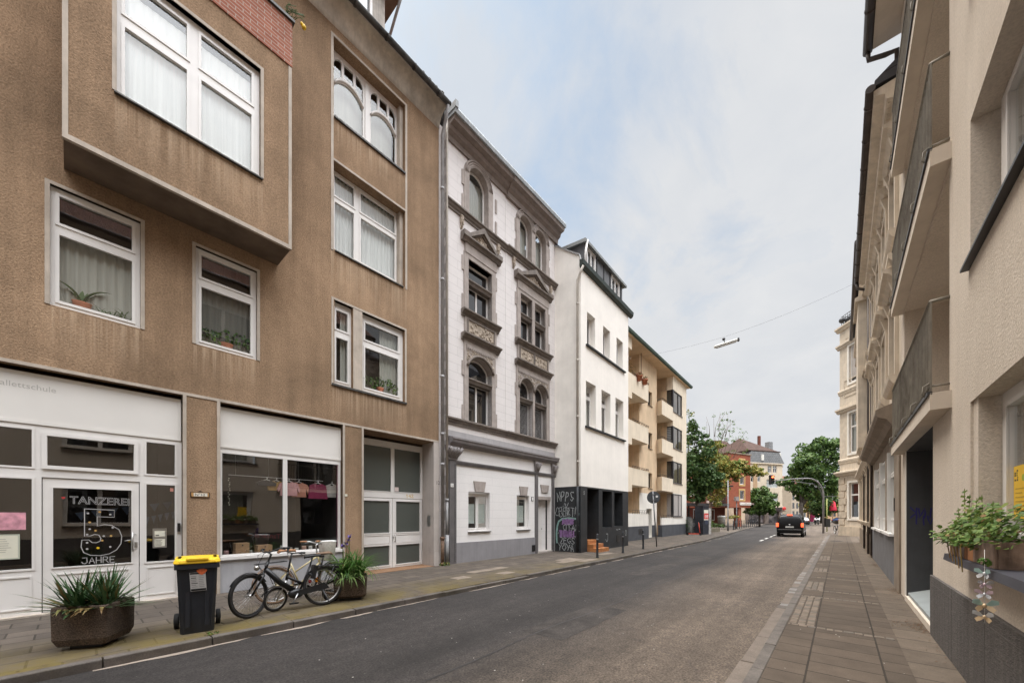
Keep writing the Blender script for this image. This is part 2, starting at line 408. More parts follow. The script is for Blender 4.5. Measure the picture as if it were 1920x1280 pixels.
M['metal_dark']=plain('dark_metal',(.05,.05,.052),.45,.5)
M['steel']=mk('brushed_steel',(.45,.44,.42),.35,.06,6,metal=.8)
M['greydoor']=mk('grey_painted_render',(.47,.42,.385),.75,.08,2,streak=.1,bmp=.08)
def _wired():
    m,nt,b=_nt('wired_obscure_glass'); b.inputs['Roughness'].default_value=.28; b.inputs['IOR'].default_value=1.6
    v=coord(nt); w=nt.nodes.new('ShaderNodeTexBrick'); w.offset=0; w.inputs['Scale'].default_value=1; w.inputs['Brick Width'].default_value=.025; w.inputs['Row Height'].default_value=.025; w.inputs['Mortar Size'].default_value=.003
    w.inputs['Color1'].default_value=(.055,.062,.055,1); w.inputs['Color2'].default_value=(.062,.07,.06,1); w.inputs['Mortar'].default_value=(.10,.11,.10,1)
    sp=nt.nodes.new('ShaderNodeSeparateXYZ'); cb=nt.nodes.new('ShaderNodeCombineXYZ'); nt.links.new(v,sp.inputs[0]); nt.links.new(sp.outputs[0],cb.inputs[0]); nt.links.new(sp.outputs[2],cb.inputs[1]); nt.links.new(cb.outputs[0],w.inputs['Vector'])
    nt.links.new(w.outputs[0],b.inputs['Base Color']); bump(nt,b,noise(nt,v,120,2),.25,.003); return m
M['wired']=_wired()
M['chalk']=plain('white_chalk_marker',(.75,.75,.75),.8); M['chalk_grey']=plain('faint_chalk_marker',(.30,.27,.27),.9)
M['black']=plain('black_plastic',(.012,.012,.013),.4); M['blackmatt']=mk('black_rubber',(.02,.02,.02),.75,.2,8)
M['white']=plain('white_paint',(.75,.74,.72),.4); M['paper']=mk('paper',(.68,.66,.55),.8,.05,5)
M['yellow']=mk('yellow_plastic',(.80,.50,.015),.4,.06,5,spec=.5); M['red']=plain('red_paint',(.62,.035,.03),.4); M['orange']=mk('orange_paint',(.55,.20,.06),.6,.15,4)
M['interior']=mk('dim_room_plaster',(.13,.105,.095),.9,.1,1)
# ------------------------------------------------------------------ camera, sun, sky
cam=bpy.data.cameras.new('camera'); co=bpy.data.objects.new('camera',cam); COL.objects.link(co)
co.location=(0,0,CH); co.rotation_euler=(rad(90),0,0)
cam.sensor_fit='HORIZONTAL'; cam.sensor_width=36; cam.lens=FL/1920*36; cam.shift_y=(HY-640)/1920
cam.clip_start=.05; cam.clip_end=900
SC.camera=co
SUN_EL,SUN_AZ=67.,-58.         # azimuth from +Y towards +X: high behind thin cloud, over the left-hand roofs
sd=bpy.data.lights.new('sun','SUN'); sd.energy=3.4; sd.angle=rad(34); sd.color=(1,.90,.78)
so=bpy.data.objects.new('sun',sd); COL.objects.link(so)
dv=Vector((math.sin(rad(SUN_AZ))*math.cos(rad(SUN_EL)),math.cos(rad(SUN_AZ))*math.cos(rad(SUN_EL)),math.sin(rad(SUN_EL))))
so.rotation_euler=(-dv).to_track_quat('-Z','Y').to_euler()
wd=bpy.data.worlds.new('World'); SC.world=wd; wd.use_nodes=True; nt=wd.node_tree
bg=nt.nodes['Background']; bg.inputs['Strength'].default_value=.12
sky=nt.nodes.new('ShaderNodeTexSky'); sky.sky_type='NISHITA'; sky.sun_disc=False
sky.sun_elevation=rad(SUN_EL); sky.sun_rotation=rad(SUN_AZ); sky.air_density=1.; sky.dust_density=1.5; sky.ozone_density=1.
tc=nt.nodes.new('ShaderNodeTexCoord')
# thin broken overcast: cloud cover from noise on the sky direction (flattened so that clouds shrink towards the horizon)
sp=nt.nodes.new('ShaderNodeSeparateXYZ'); nt.links.new(tc.outputs['Generated'],sp.inputs[0])
ad=nt.nodes.new('ShaderNodeMath'); ad.operation='ADD'; ad.inputs[1].default_value=.35; nt.links.new(sp.outputs[2],ad.inputs[0])
dvn=nt.nodes.new('ShaderNodeVectorMath'); dvn.operation='DIVIDE'; nt.links.new(tc.outputs['Generated'],dvn.inputs[0])
cb=nt.nodes.new('ShaderNodeCombineXYZ')
for i in range(3): nt.links.new(ad.outputs[0],cb.inputs[i])
nt.links.new(cb.outputs[0],dvn.inputs[1])
n1=noise(nt,dvn.outputs[0],2.1,8,.62,.5); n2=noise(nt,dvn.outputs[0],5.5,6,.6,.3)
CLOUD=ramp(nt,n1,[(.36,0.),(.60,1.)])
# clear patch high up to the left of the street, clouds closing in towards the horizon and the right
dot=nt.nodes.new('ShaderNodeVectorMath'); dot.operation='DOT_PRODUCT'; nt.links.new(tc.outputs['Generated'],dot.inputs[0])
bd=Vector((-.05,.60,.80)).normalized(); dot.inputs[1].default_value=bd
patch=ramp(nt,dot.outputs['Value'],[(.80,.95),(.965,.20)])
mm=nt.nodes.new('ShaderNodeMath'); mm.operation='MULTIPLY_ADD'; mm.use_clamp=True
nt.links.new(CLOUD.outputs[0],mm.inputs[0]); mm.inputs[1].default_value=.6
nt.links.new(patch.outputs[0],mm.inputs[2])
shade=ramp(nt,n2,[(.3,(5.9,6.1,6.4)),(.7,(6.5,6.6,6.75))])
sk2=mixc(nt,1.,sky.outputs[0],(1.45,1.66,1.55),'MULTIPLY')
mix=mixc(nt,mm.outputs[0],sk2,shade.outputs[0])
# sky boost added overhead and behind the camera, unseen, to light facades
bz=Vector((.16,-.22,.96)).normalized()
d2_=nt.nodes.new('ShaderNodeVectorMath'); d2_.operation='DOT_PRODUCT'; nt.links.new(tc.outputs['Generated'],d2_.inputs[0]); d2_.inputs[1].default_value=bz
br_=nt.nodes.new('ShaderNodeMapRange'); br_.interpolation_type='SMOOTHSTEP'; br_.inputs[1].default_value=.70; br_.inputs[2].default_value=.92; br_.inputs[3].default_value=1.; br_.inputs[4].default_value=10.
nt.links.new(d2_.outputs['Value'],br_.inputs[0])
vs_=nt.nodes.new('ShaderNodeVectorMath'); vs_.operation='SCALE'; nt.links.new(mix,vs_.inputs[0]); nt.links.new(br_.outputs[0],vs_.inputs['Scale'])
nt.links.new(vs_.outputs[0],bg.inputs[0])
SC.view_settings.view_transform='Standard'; SC.view_settings.look='None'; SC.view_settings.exposure=0; SC.view_settings.gamma=1
try:
    SC.cycles.use_adaptive_sampling=True; SC.cycles.adaptive_threshold=.02; SC.cycles.max_bounces=8; SC.cycles.transparent_max_bounces=12
    SC.cycles.use_denoising=True
except Exception: pass

# ------------------------------------------------------------------ ground, road, pavements
gm=mk('ground_earth',(.13,.12,.10),.95,.2,.5)
g=MB(); g.box(-250,330,-330,60,-.6,-.16); struct(g.build('ground',gm))
def _asphalt():
    m,nt,b=_nt('asphalt'); b.inputs['Roughness'].default_value=.82; b.inputs['Specular IOR Level'].default_value=.35
    t=nt.nodes.new('ShaderNodeTexCoord'); v=t.outputs['Object']
    sp=nt.nodes.new('ShaderNodeSeparateXYZ'); nt.links.new(v,sp.inputs[0])
    # object frame: x down the street, -y across the road from the left kerb
    wob=noise(nt,v,.35,4,.6); 
    ac=nt.nodes.new('ShaderNodeMath'); ac.operation='MULTIPLY_ADD'; ac.inputs[1].default_value=1.4; nt.links.new(wob,ac.inputs[0]); nt.links.new(sp.outputs[1],ac.inputs[2])
    # newer dark asphalt strip on the left, worn brownish lane on the right
    mr=nt.nodes.new('ShaderNodeMapRange'); mr.inputs[1].default_value=-5.6; mr.inputs[2].default_value=-7.2; nt.links.new(ac.outputs[0],mr.inputs[0])
    base=mixc(nt,mr.outputs[0],(.086,.074,.068),(.29,.225,.174))
    big=ramp(nt,noise(nt,v,.5,6,.65,.4),[(.33,.62),(.68,1.)]).outputs[0]; out=mixc(nt,1.,base,big,'MULTIPLY')
    trk=noise(nt,coord(nt,(.06,1.4,1)),1.5,4,.6); out=mixc(nt,1.,out,ramp(nt,trk,[(.35,.66),(.65,1.)]).outputs[0],'MULTIPLY')
    gr=noise(nt,v,38,4,.8); out=mixc(nt,1.,out,ramp(nt,gr,[(.36,.22),(.62,1.)]).outputs[0],'MULTIPLY')
    sp2=noise(nt,v,28,2,.5); out=mixc(nt,ramp(nt,sp2,[(.72,0.),(.80,.55)]).outputs[0],out,(.3,.27,.24))
    md=noise(nt,v,7,5,.75); out=mixc(nt,1.,out,ramp(nt,md,[(.34,.62),(.6,1.)]).outputs[0],'MULTIPLY')
    dk=noise(nt,v,1.1,7,.75,.8); out=mixc(nt,ramp(nt,dk,[(.60,0.),(.72,.4)]).outputs[0],out,(.05,.045,.042))
    # hairline cracks
    vo=nt.nodes.new('ShaderNodeTexVoronoi'); vo.feature='DISTANCE_TO_EDGE'; vo.inputs['Scale'].default_value=.45
    dn=noise(nt,v,2.2,5,.7); vm=nt.nodes.new('ShaderNodeVectorMath'); vm.operation='ADD'
    c3=nt.nodes.new('ShaderNodeCombineXYZ'); nt.links.new(dn,c3.inputs[0]); nt.links.new(dn,c3.inputs[1]); nt.links.new(v,vm.inputs[0]); nt.links.new(c3.outputs[0],vm.inputs[1])
    nt.links.new(vm.outputs[0],vo.inputs['Vector']); cr=ramp(nt,vo.outputs['Distance'],[(.0,.35),(.012,0.)]).outputs[0]
    out=mixc(nt,cr,out,(.035,.03,.03))
    nt.links.new(out,b.inputs['Base Color']); bump(nt,b,gr,.5,.008); return m
M['asphalt']=_asphalt()
road=MB(); road.add([(-30,3.0,0),(150,3.0,0),(150,13.6,0),(-30,13.6,0)],[(0,1,2,3)]); road.add([(24,-20,0),(150,-20,0),(150,3,0),(24,3,0)],[(0,1,2,3)])
o=struct(road.build('road',M['asphalt'],recalc=False)); place(o,FA,0,0,-.10)
# left pavement: big grey slabs, mossy towards the kerb
def moss(nt,v,sp,out):
    mr=nt.nodes.new('ShaderNodeMapRange'); mr.inputs[1].default_value=-1.7; mr.inputs[2].default_value=-3.3; nt.links.new(sp.outputs[1],mr.inputs[0])
    mx=nt.nodes.new('ShaderNodeMapRange'); mx.inputs[1].default_value=16; mx.inputs[2].default_value=1.; nt.links.new(sp.outputs[0],mx.inputs[0])
    nz=noise(nt,v,1.3,6,.7,.5); r=ramp(nt,nz,[(.36,.12),(.56,1.)])
    a=nt.nodes.new('ShaderNodeMath'); a.operation='MULTIPLY'; nt.links.new(mr.outputs[0],a.inputs[0]); nt.links.new(r.outputs[0],a.inputs[1])
    a2=nt.nodes.new('ShaderNodeMath'); a2.operation='MULTIPLY'; nt.links.new(a.outputs[0],a2.inputs[0]); nt.links.new(mx.outputs[0],a2.inputs[1])
    a3=nt.nodes.new('ShaderNodeMath'); a3.operation='MULTIPLY'; a3.inputs[1].default_value=.85; nt.links.new(a2.outputs[0],a3.inputs[0])
    return mixc(nt,a3.outputs[0],out,(.145,.108,.03))
M['pave_left']=brick('left_pavement_slabs',(.160,.129,.104),(.108,.089,.073),(.058,.048,.039),.52,.36,.011,.85,'xy',.5,.32,extra=moss)
KERB=[(-9,3.5)]+[(u,3.5) for u in (0,8,16,24)]+[(26,3.5),(30,3.25),(36,2.95),(45,2.4),(56,1.8),(68,1.3),(80,.7),(120,-2)]
def walk(inner,name,mat_,z=0.0,thick=.3):
    mb=MB(); n=len(KERB)
    for i in range(n-1):
        a,b=KERB[i],KERB[i+1]; 
        mb.quad((a[0],inner[i],0),(b[0],inner[i+1],0),(b[0],b[1]-.13,0),(a[0],a[1]-.13,0))
        mb.quad((a[0],a[1]-.13,0),(b[0],b[1]-.13,0),(b[0],b[1]-.13,-.16),(a[0],a[1]-.13,-.16))
    o=struct(mb.build(name,mat_,recalc=False)); place(o,FA,0,0,z); return o
inner=[-4 if k[0]<32 else -26 for k in KERB]; inner=[-4,-4,-4,-4,-4,-4,-4]+[-26]*6
walk(inner,'left_pavement',M['pave_left'])
M['kerb']=mk('kerb_stone',(.135,.115,.10),.85,.25,3,grain=.3,gscale=60,bmp=.3,dirt=(.08,.065,.03),dirtamt=.6)
M['kerbtop']=mk('mossy_kerb_top',(.17,.135,.08),.9,.2,2,grain=.3,gscale=70,bmp=.3,dirt=(.11,.09,.03),dirtamt=.7)
kb=MB()
for i in range(len(KERB)-1):
    (a0,w0),(a1,w1)=KERB[i],KERB[i+1]; L=a1-a0; k=max(1,int(L/1.0))
    for j in range(k):
        u0=a0+L*j/k+.006; u1=a0+L*(j+1)/k-.006; q0=w0+(w1-w0)*j/k; q1=w0+(w1-w0)*(j+1)/k
        dz=R.uniform(-.008,.006); drop=.02 if 4.3<(u0+u1)/2<6.6 else 0
        p=[(u0,q0-.13),(u1,q1-.13),(u1,q1),(u0,q0)]
        kb.prism(p,'z',-.16,.006+dz-drop)
o=struct(kb.build('left_kerb',M['kerb'],bevel=.012)); place(o,FA)
# pale cement gutter line, broken where asphalt has crept over it
gt=MB(); u=-6.
while u<34:
    L=R.uniform(.5,1.9); wd_=R.uniform(.05,.13); n=8
    pts=[(u+L*i/n,3.505) for i in range(n+1)]+[(u+L*i/n,3.505+wd_*R.uniform(.4,1.)*math.sin(PI*min(1,max(.05,i/n)))**.4) for i in range(n,-1,-1)]
    gt.face([(p[0],p[1],-.096) for p in pts]); u+=L+(R.uniform(.02,.15) if R.random()<.6 else R.uniform(.3,.9))
o=struct(gt.build('left_gutter',mk('cement_gutter',(.33,.27,.22),.9,.2,4,grain=.25),recalc=False)); place(o,FA)
# paler slabs relaid in the left pavement
ps=MB()
for (u,w,n,m_) in ((5.2,2.2,2,1),(6.2,1.75,3,1),(6.6,2.55,2,1),(9.8,2.1,3,2),(10.6,2.85,2,1),(13.2,2.3,2,1)):
    for i in range(n):
        for j in range(m_): 
            if R.random()<.85: ps.box(u+i*.52+.01,u+i*.52+.505,w+j*.36+.01,w+j*.36+.35,-.03,.004)
o=struct(ps.build('relaid_slabs',mk('pale_relaid_slab',(.27,.215,.165),.85,.18,3,grain=.25))); place(o,FA)
# trench patches and a tar seam in the asphalt
rp_=MB()
for (u0,u1,w0,w1) in ((3.2,5.4,6.3,7.0),(9.5,13.5,5.2,5.75),(15,15.9,3.9,6.2),(-1.2,.6,7.3,7.9)):
    n=10; top=[(u0+(u1-u0)*i/n,w1+R.uniform(-.02,.02)) for i in range(n+1)]; bot=[(u0+(u1-u0)*i/n,w0+R.uniform(-.02,.02)) for i in range(n,-1,-1)]
    rp_.face([(p[0],p[1],-.097) for p in top+bot])
o=struct(rp_.build('asphalt_patch',mk('trench_asphalt',(.066,.056,.050),.9,.3,3,grain=.6,gscale=45,bmp=.4,bscale=50),recalc=False)); place(o,FA)
sm_=MB(); sm_.stroke([(-8+i*.6,6.55+.05*math.sin(i*.9)+R.uniform(-.02,.02)) for i in range(70)],.03,0)
sm_.v=[(a,-c,-.0965) for a,b_,c in sm_.v]; o=struct(sm_.build('asphalt_seam',mk('tar_seam',(.035,.031,.03),.7,.3,6),recalc=False)); place(o,FA)
# lane marking near the junction
lm=MB()
for px,py in ((1428,1012.5),(1437,1009),(1446,1005.5),(1452,1003)):
    p=GP(px,py,-.1); dx,dy=p[0]-FA.O[0],p[1]-FA.O[1]; u=dx*FA.ex[0]+dy*FA.ex[1]; w=dx*FA.n[0]+dy*FA.n[1]
    lm.box(u-.75,u+.75,w-.07,w+.07,-.1,-.094)
o=struct(lm.build('lane_marking',mk('worn_road_paint',(.6,.58,.54),.7,.15,6,grain=.3))); place(o,FA)
# right pavement (frame FR: +u towards the viewer)
M['pave_right']=brick('right_pavement_slabs',(.132,.102,.078),(.102,.080,.062),(.05,.04,.032),.36,.62,.010,.85,'xy',.4,.28)
M['pave_band']=brick('wall_strip_slabs',(.172,.136,.105),(.135,.107,.083),(.055,.044,.035),.55,.8,.010,.85,'xy',.35,.3)
rp=MB(); rp.quad((-34,.40,0),(12,.40,0),(12,1.58,0),(-34,1.58,0)); o=struct(rp.build('right_pavement',M['pave_right'],recalc=False)); place(o,FR)
rp=MB(); rp.quad((-34,-3,0.004),(12,-3,0.004),(12,.40,0.004),(-34,.40,0.004)); o=struct(rp.build('right_wall_strip',M['pave_band'],recalc=False)); place(o,FR)
rk=MB(); u=-34.
while u<12:
    rk.box(u+.005,u+.995,1.58,1.70,-.16,.004+R.uniform(-.006,.006)); u+=1.
o=struct(rk.build('right_kerb',mk('right_kerb_stone',(.15,.13,.115),.85,.2,3,grain=.3,bmp=.3),bevel=.012)); place(o,FR)
cg=MB(); u=-34.
cgm=[mk('gutter_stone_a',(.19,.155,.128),.85,.15,4,grain=.3,bmp=.3),mk('gutter_stone_b',(.14,.12,.105),.85,.15,4,grain=.3,bmp=.3),mk('gutter_stone_c',(.24,.225,.21),.85,.1,4,grain=.3,bmp=.3)]
while u<4.2:
    L=R.uniform(.16,.34) if u<-1 else R.uniform(.9,1.3); cg.box(u+.006,u+L-.006,1.705,1.86+R.uniform(-.01,.02),-.16,-.085+R.uniform(-.004,.004),R.choice((0,0,1,2)) if u<-1 else 0); u+=L
o=struct(cg.build('right_gutter',cgm,bevel=.01)); place(o,FR)
# cobble rows across the right pavement and cobble beds along its kerb
cb_=MB()
rows=[.68,-1.97,-2.86,-5.08,-6.4,-8.9,-10.1,-13.5,-14.6,-17.5,-18.5]
def cobble(u0,u1,w0,w1):
    cb_.box(u0,u1,w0,w1,-.05,.004+R.uniform(.001,.007),R.randrange(3))
for r_ in rows:
    w=.42
    while w<1.55:
        L=R.uniform(.085,.12); cobble(r_-.045+R.uniform(-.006,.006),r_+.045+R.uniform(-.006,.006),w,min(w+L-.012,1.57)); w+=L
for a,b in ((-1.9,.6),(-4.2,-2.95),(-7.4,-6.5),(-12,-10.2)):
    for k in range(3):
        u=a
        while u<b:
            L=R.uniform(.085,.12); cobble(u,u+L-.014,1.26+k*.105,1.26+k*.105+.09); u+=L
o=struct(cb_.build('pavement_cobbles',[mk('cobble_a',(.185,.148,.115),.85,.15,9,bmp=.3),mk('cobble_b',(.155,.124,.098),.85,.15,9,bmp=.3),mk('cobble_c',(.13,.11,.092),.85,.15,9,bmp=.3)],bevel=.01)); place(o,FR)
p=GP(1567.5,1013.7); k=MB(); k.lathe((0,0,.004),[(.32,0),(.32,.006),(.27,.007),(.27,.004),(.01,.004)],24); o=struct(k.build('manhole_cover',mk('cast_iron_cover',(.05,.045,.04),.7,.2,9,metal=.3))); o.location=p
# little dry litter along the wall foot
lt=MB()
for k in range(900):
    u=R.choice((R.gauss(-.35,.25),R.gauss(-3.9,.3),R.uniform(-14,3),R.gauss(-9.5,.4))); w=.03+abs(R.gauss(0,.09)) if R.random()<.6 else R.uniform(.0,.38)
    s=R.uniform(.006,.02); a=R.uniform(0,PI); lt.face([(u+s*math.cos(a+q)*R.uniform(.5,1.4),w+s*math.sin(a+q)*.5,.008+R.uniform(0,.006)) for q in (0,1.6,3.1,4.7)])
for k in range(500):
    u=R.uniform(-3,20); w=3.37-abs(R.gauss(0,.12)); s=R.uniform(.006,.018); a=R.uniform(0,PI)
    p=[]
    for q in (0,1.6,3.1,4.7):
        X,Y=FA.XY(u+s*math.cos(a+q),w+s*math.sin(a+q)*.6); dx,dy=X-FR.O[0],Y-FR.O[1]; p.append((dx*FR.ex[0]+dy*FR.ex[1],dx*FR.n[0]+dy*FR.n[1],.01))
    lt.face(p)
for k in range(170):
    u=R.uniform(-4,6); w=R.uniform(.45,6.5); z=.006 if w<1.6 else -.094
    if 1.55<w<1.9: continue
    s=R.uniform(.004,.011); a=R.uniform(0,PI); lt.face([(u+s*math.cos(a+q)*R.uniform(.6,1.3),w+s*math.sin(a+q),z) for q in (0,1.3,2.6,3.9,5.1)],1)
o=lt.build('litter',leafmat('dry_leaf_bits',(.10,.05,.025),(.16,.09,.05),(.08,.06,.02),sub=0),recalc=False); o.data.materials.append(plain('gum_spots',(.42,.39,.36),.9)); [setattr(pp,'material_index',1) for pp in o.data.polygons if len(pp.vertices)==5]; place(o,FR); tag(o,'dry brown leaf bits and dust scattered along the foot of the walls','debris',kind='stuff')
# ------------------------------------------------------------------ shared window builder
def curtain(parent,u0,u1,z0,z1,w,m,amp=.018,wl=.11,name='curtain',scallop=0):
    mb=MB(); n=max(6,int((u1-u0)/.022)); vs=[]
    ph=R.uniform(0,6)
    for i in range(n+1):
        u=u0+(u1-u0)*i/n
        ww=w+amp*math.sin(2*PI*u/wl+ph+.7*math.sin(u*5))+amp*.4*math.sin(2*PI*u/wl*2.3)
        zb=z0+(scallop*(.5+.5*math.cos(2*PI*u/.16)) if scallop else 0)
        vs+= [(u,ww*1.0,zb),(u,ww,z1)]
    mb.add(vs,[(2*i,2*i+2,2*i+3,2*i+1) for i in range(n)],0,True)
    return mb.build(name,m,parent,recalc=False)
def window(b,u0,u1,z0,z1,w,panes,fm=None,gm=None,sash=.045,cur=None,curm=None,sill=None,sillm=None,name='window',back=None,gap=.03,bead=True,amp=.018,gapc=.10):
    """frame board with openings, raised sash round each pane, one pane sheet set, optional curtain and sill"""
    fm=fm or M['pvc']; gm=gm or M['darkglass']
    mb=MB(); mb.holes(u0,u1,z0,z1,panes,w,.045)
    if bead:
        for p in panes:
            a,bb,c,d=p; s=sash
            a2,b2,c2,d2=max(u0+.004,a-s),min(u1-.004,bb+s),max(z0+.004,c-s),min(z1-.004,d+s)
            # four bars around the pane, 14 mm proud
            mb.box(a2,b2,w+.002,w+.016,c2,c,0); mb.box(a2,b2,w+.002,w+.016,d,d2,0)
            mb.box(a2,a,w+.002,w+.016,c,d,0); mb.box(bb,b2,w+.002,w+.016,c,d,0)
    f=mb.build(name,fm,b,recalc=False)
    g=MB()
    for a,bb,c,d in panes: g.quad((a,w-gap,c),(bb,w-gap,c),(bb,w-gap,d),(a,w-gap,d))
    g.build('pane',gm,f,recalc=False)
    if cur is not None: curtain(f,cur[0],cur[1],cur[2],cur[3],w-gap-gapc-.01,curm or M['curtain'],amp,scallop=cur[4] if len(cur)>4 else 0)
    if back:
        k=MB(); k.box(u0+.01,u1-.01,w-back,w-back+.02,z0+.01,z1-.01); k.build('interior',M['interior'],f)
    if sill:
        k=MB(); k.prism([(w-.02,z0-.005),(sill,z0-.03),(sill,z0-.055),(w-.02,z0-.055)],'u',u0-.03,u1+.03); k.build('sill',sillm or M['zincdark'],f)
    return f

# ------------------------------------------------------------------ tan apartment building with the dance school shop
A=fthing('apartment_building',FA,'tan roughcast apartment house with a bay window above a white dance school shopfront','building')
AU0,AU1=-6.0,6.62; ZT=14.45
SH=4.06
holes=[]
S1=(-5.2,.20,0,SH-.0,.15); S2=(.80,3.42,0,SH,.15); DO=(4.0,6.43,0,SH-.02,.66)
w1=(-1.47,-.40,5.15,7.15,.1); w2=(.40,1.47,5.15,7.15,.1)
w3a=(3.20,3.70,5.09,7.28,.12); w3b=(3.97,5.32,5.09,7.28,.12)
w4=(3.18,5.33,8.60,10.9,.30); w5=(3.18,5.33,12.07,14.13,.30)
w1l=(-4.6,-3.4,5.15,7.15,.1)
mb=MB(); mb.holes(AU0,AU1,0,ZT,[S1,S2,DO,w1,w2,w3a,w3b,w4,w5,w1l],0,.1,0)
mb.quad((AU1,0,0),(AU1,-9,0),(AU1,-9,ZT),(AU1,0,ZT)); mb.quad((AU0,-9,0),(AU0,0,0),(AU0,0,ZT),(AU0,-9,ZT))
mb.quad((AU1,-9,0),(AU0,-9,0),(AU0,-9,ZT),(AU1,-9,ZT))
mb.build('wall',M['tan'],A,recalc=False)
# pale trim bands round the openings, 12 mm proud
tr=MB(); t=.055; P_=.014
tr.box(AU0,AU1,-.02,P_,SH,SH+t)
for a in (S1[1],S2[0]-t,S2[1],DO[0]-t): tr.box(a,a+t,-.15,P_,0.0,SH)
def trim(h,t=.055,bot=False,dep=.1):
    a,b,c,d=h[:4]; tr.box(a-t,a,-dep,P_,c,d+t); tr.box(b,b+t,-dep,P_,c,d+t); tr.box(a,b,-dep,P_,d,d+t)
for h in (w1,w2,w1l): trim(h)
tr.box(3.12,3.175,-.1,P_,5.05,7.335); tr.box(5.325,5.38,-.1,P_,5.05,7.335); tr.box(3.175,5.325,-.1,P_,7.28,7.335)
tr.box(3.705,3.965,-.12,.006,5.09,7.275)
tr.box(3.11,3.175,-.28,P_,8.55,14.20); tr.box(5.335,5.40,-.28,P_,8.55,14.20); tr.box(3.175,5.335,-.28,P_,14.135,14.20); tr.box(3.175,5.335,-.28,P_,10.905,10.96)
# inner stepped jambs of the deep upper windows
for h in (w4,w5): tr.box(h[1]-.11,h[1]-.002,-.30,-.12,h[2],h[3]-.004); tr.box(h[0]+.002,h[0]+.06,-.30,-.12,h[2],h[3]-.004)
tr.build('window_surround',M['concrete_trim'],A)
# cove under the eaves
cv=MB(); prof=[(0,14.42)]+[(.46*(1-math.cos(q*PI/2/6)),14.42+.50*math.sin(q*PI/2/6)) for q in range(1,7)]+[(-.05,14.95),(-.05,14.42)]
cv.prism(prof,'u',AU0,AU1+.02,0,True); cv.build('cornice',M['cove'],A)
gt=MB(); gp=[(.50+.085*math.cos(q),14.93+.085*math.sin(q)) for q in [PI+PI*i/10 for i in range(11)]]+[(.575,14.95),(.50,14.94),(.43,14.95)]
gt.prism(gp,'u',AU0,AU1+.05,0,True)
for k in range(14): gt.prism([(.50+.1*math.cos(q),14.925+.1*math.sin(q)) for q in [PI+PI*i/8 for i in range(9)]],'u',AU0+.5+k*.9,AU0+.54+k*.9)
gt.build('gutter',M['zincdark'],A)
rf=MB(); rf.quad((AU0,.5,14.98),(AU1,.5,14.98),(AU1,-4.6,19.4),(AU0,-4.6,19.4)); rf.quad((AU0,-9,14.9),(AU0,-4.6,19.4),(AU1,-4.6,19.4),(AU1,-9,14.9))
rf.quad((AU0,.5,14.9),(AU1,.5,14.9),(AU1,.5,14.98),(AU0,.5,14.98)); rf.face([(AU1,.5,14.9),(AU1,-9,14.9),(AU1,-4.6,19.4)]); rf.face([(AU0,.5,14.9),(AU0,-4.6,19.4),(AU0,-9,14.9)])
# a few weeds' worth of moss clumps on the lowest tiles
ro=rf.build('roof',M['tile'],A,recalc=False)
mo=MB()
for k in range(60): mo.sphere((R.uniform(5.6,6.6),.47-R.uniform(0,.2),15.0+R.uniform(0,.1)),R.uniform(.02,.06),6,4,0,(1.3,1,.7))
mo.build('moss',mk('roof_moss',(.09,.075,.05),.95,.3,12),ro)
# dormer
dm=MB(); D0,D1=1.6,4.64
dwin=[(3.35,4.25,15.35,16.55),(2.2,3.1,15.35,16.55)]
dm.holes(D0,D1,14.98,16.9,dwin,.02,.08); dm.quad((D1,.02,14.98),(D1,-3,14.98),(D1,-3,16.9),(D1,.02,16.9)); dm.quad((D0,-3,14.98),(D0,.02,14.98),(D0,.02,16.9),(D0,-3,16.9))
do=dm.build('dormer',M['wood_grey'],A,recalc=False)
k=MB()
for a,b,c,d in dwin: k.quad((a,-.05,c),(b,-.05,c),(b,-.05,d),(a,-.05,d))
k.build('pane',M['darkglass'],do,recalc=False)
k=MB()
for a,b,c,d in dwin: k.ring(a,b,c,d,.07,-.045,.03)
k.build('window_frame',M['pvc'],do)
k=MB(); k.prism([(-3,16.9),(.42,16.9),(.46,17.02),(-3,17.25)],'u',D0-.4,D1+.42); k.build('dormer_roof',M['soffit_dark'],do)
k=MB(); k.tube([(D1+.36,.40,16.9),(D1+.36,.05,16.55),(D1+.36,-.75,15.7)],.04,8); k.build('downpipe',M['zinc'],do)

# bay
BW=.82; B0,B1=-1.32,1.885; BZ=7.52; BT=12.5
bm_=MB(); bo=(-.75,1.31,8.69,10.93,.10)
bm_.holes(B0,B1,BZ,11.5,[bo],BW,.1)
bm_.quad((B0,0,BZ),(B0,BW,BZ),(B0,BW,BT),(B0,0,BT)); bm_.quad((B1,BW,BZ),(B1,0,BZ),(B1,0,BT),(B1,BW,BT))
bm_.quad((B0,0,BT),(B0,BW,BT),(B1,BW,BT),(B1,0,BT)); bay=bm_.build('bay',M['tan'],A,recalc=False)
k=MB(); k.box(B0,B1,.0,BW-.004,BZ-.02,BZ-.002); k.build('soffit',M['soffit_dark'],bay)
k=MB(); k.box(B0-.012,B1+.012,BW-.05,BW+.013,BZ-.025,BZ+.055); k.box(B0-.012,B0+.05,BW-.05,BW+.013,BZ+.055,BT); k.box(B1-.05,B1+.012,BW-.05,BW+.013,BZ+.055,11.49)
for a,b_,c,d in ((bo[0]-.055,bo[0],bo[2],bo[3]+.06),(bo[1],bo[1]+.055,bo[2],bo[3]+.06),(bo[0],bo[1],bo[3],bo[3]+.06)): k.box(a,b_,BW-.09,BW+.013,c,d)
k.build('edge_trim',M['concrete_trim'],bay)
k=MB(); k.box(B0-.02,B1+.02,.0,BW+.025,11.5,12.47); k.build('brick_parapet',M['brickred'],bay)
k=MB(); k.box(B0-.06,B1+.06,-.0,BW+.07,12.475,12.53); k.build('coping',M['zincdark'],bay)
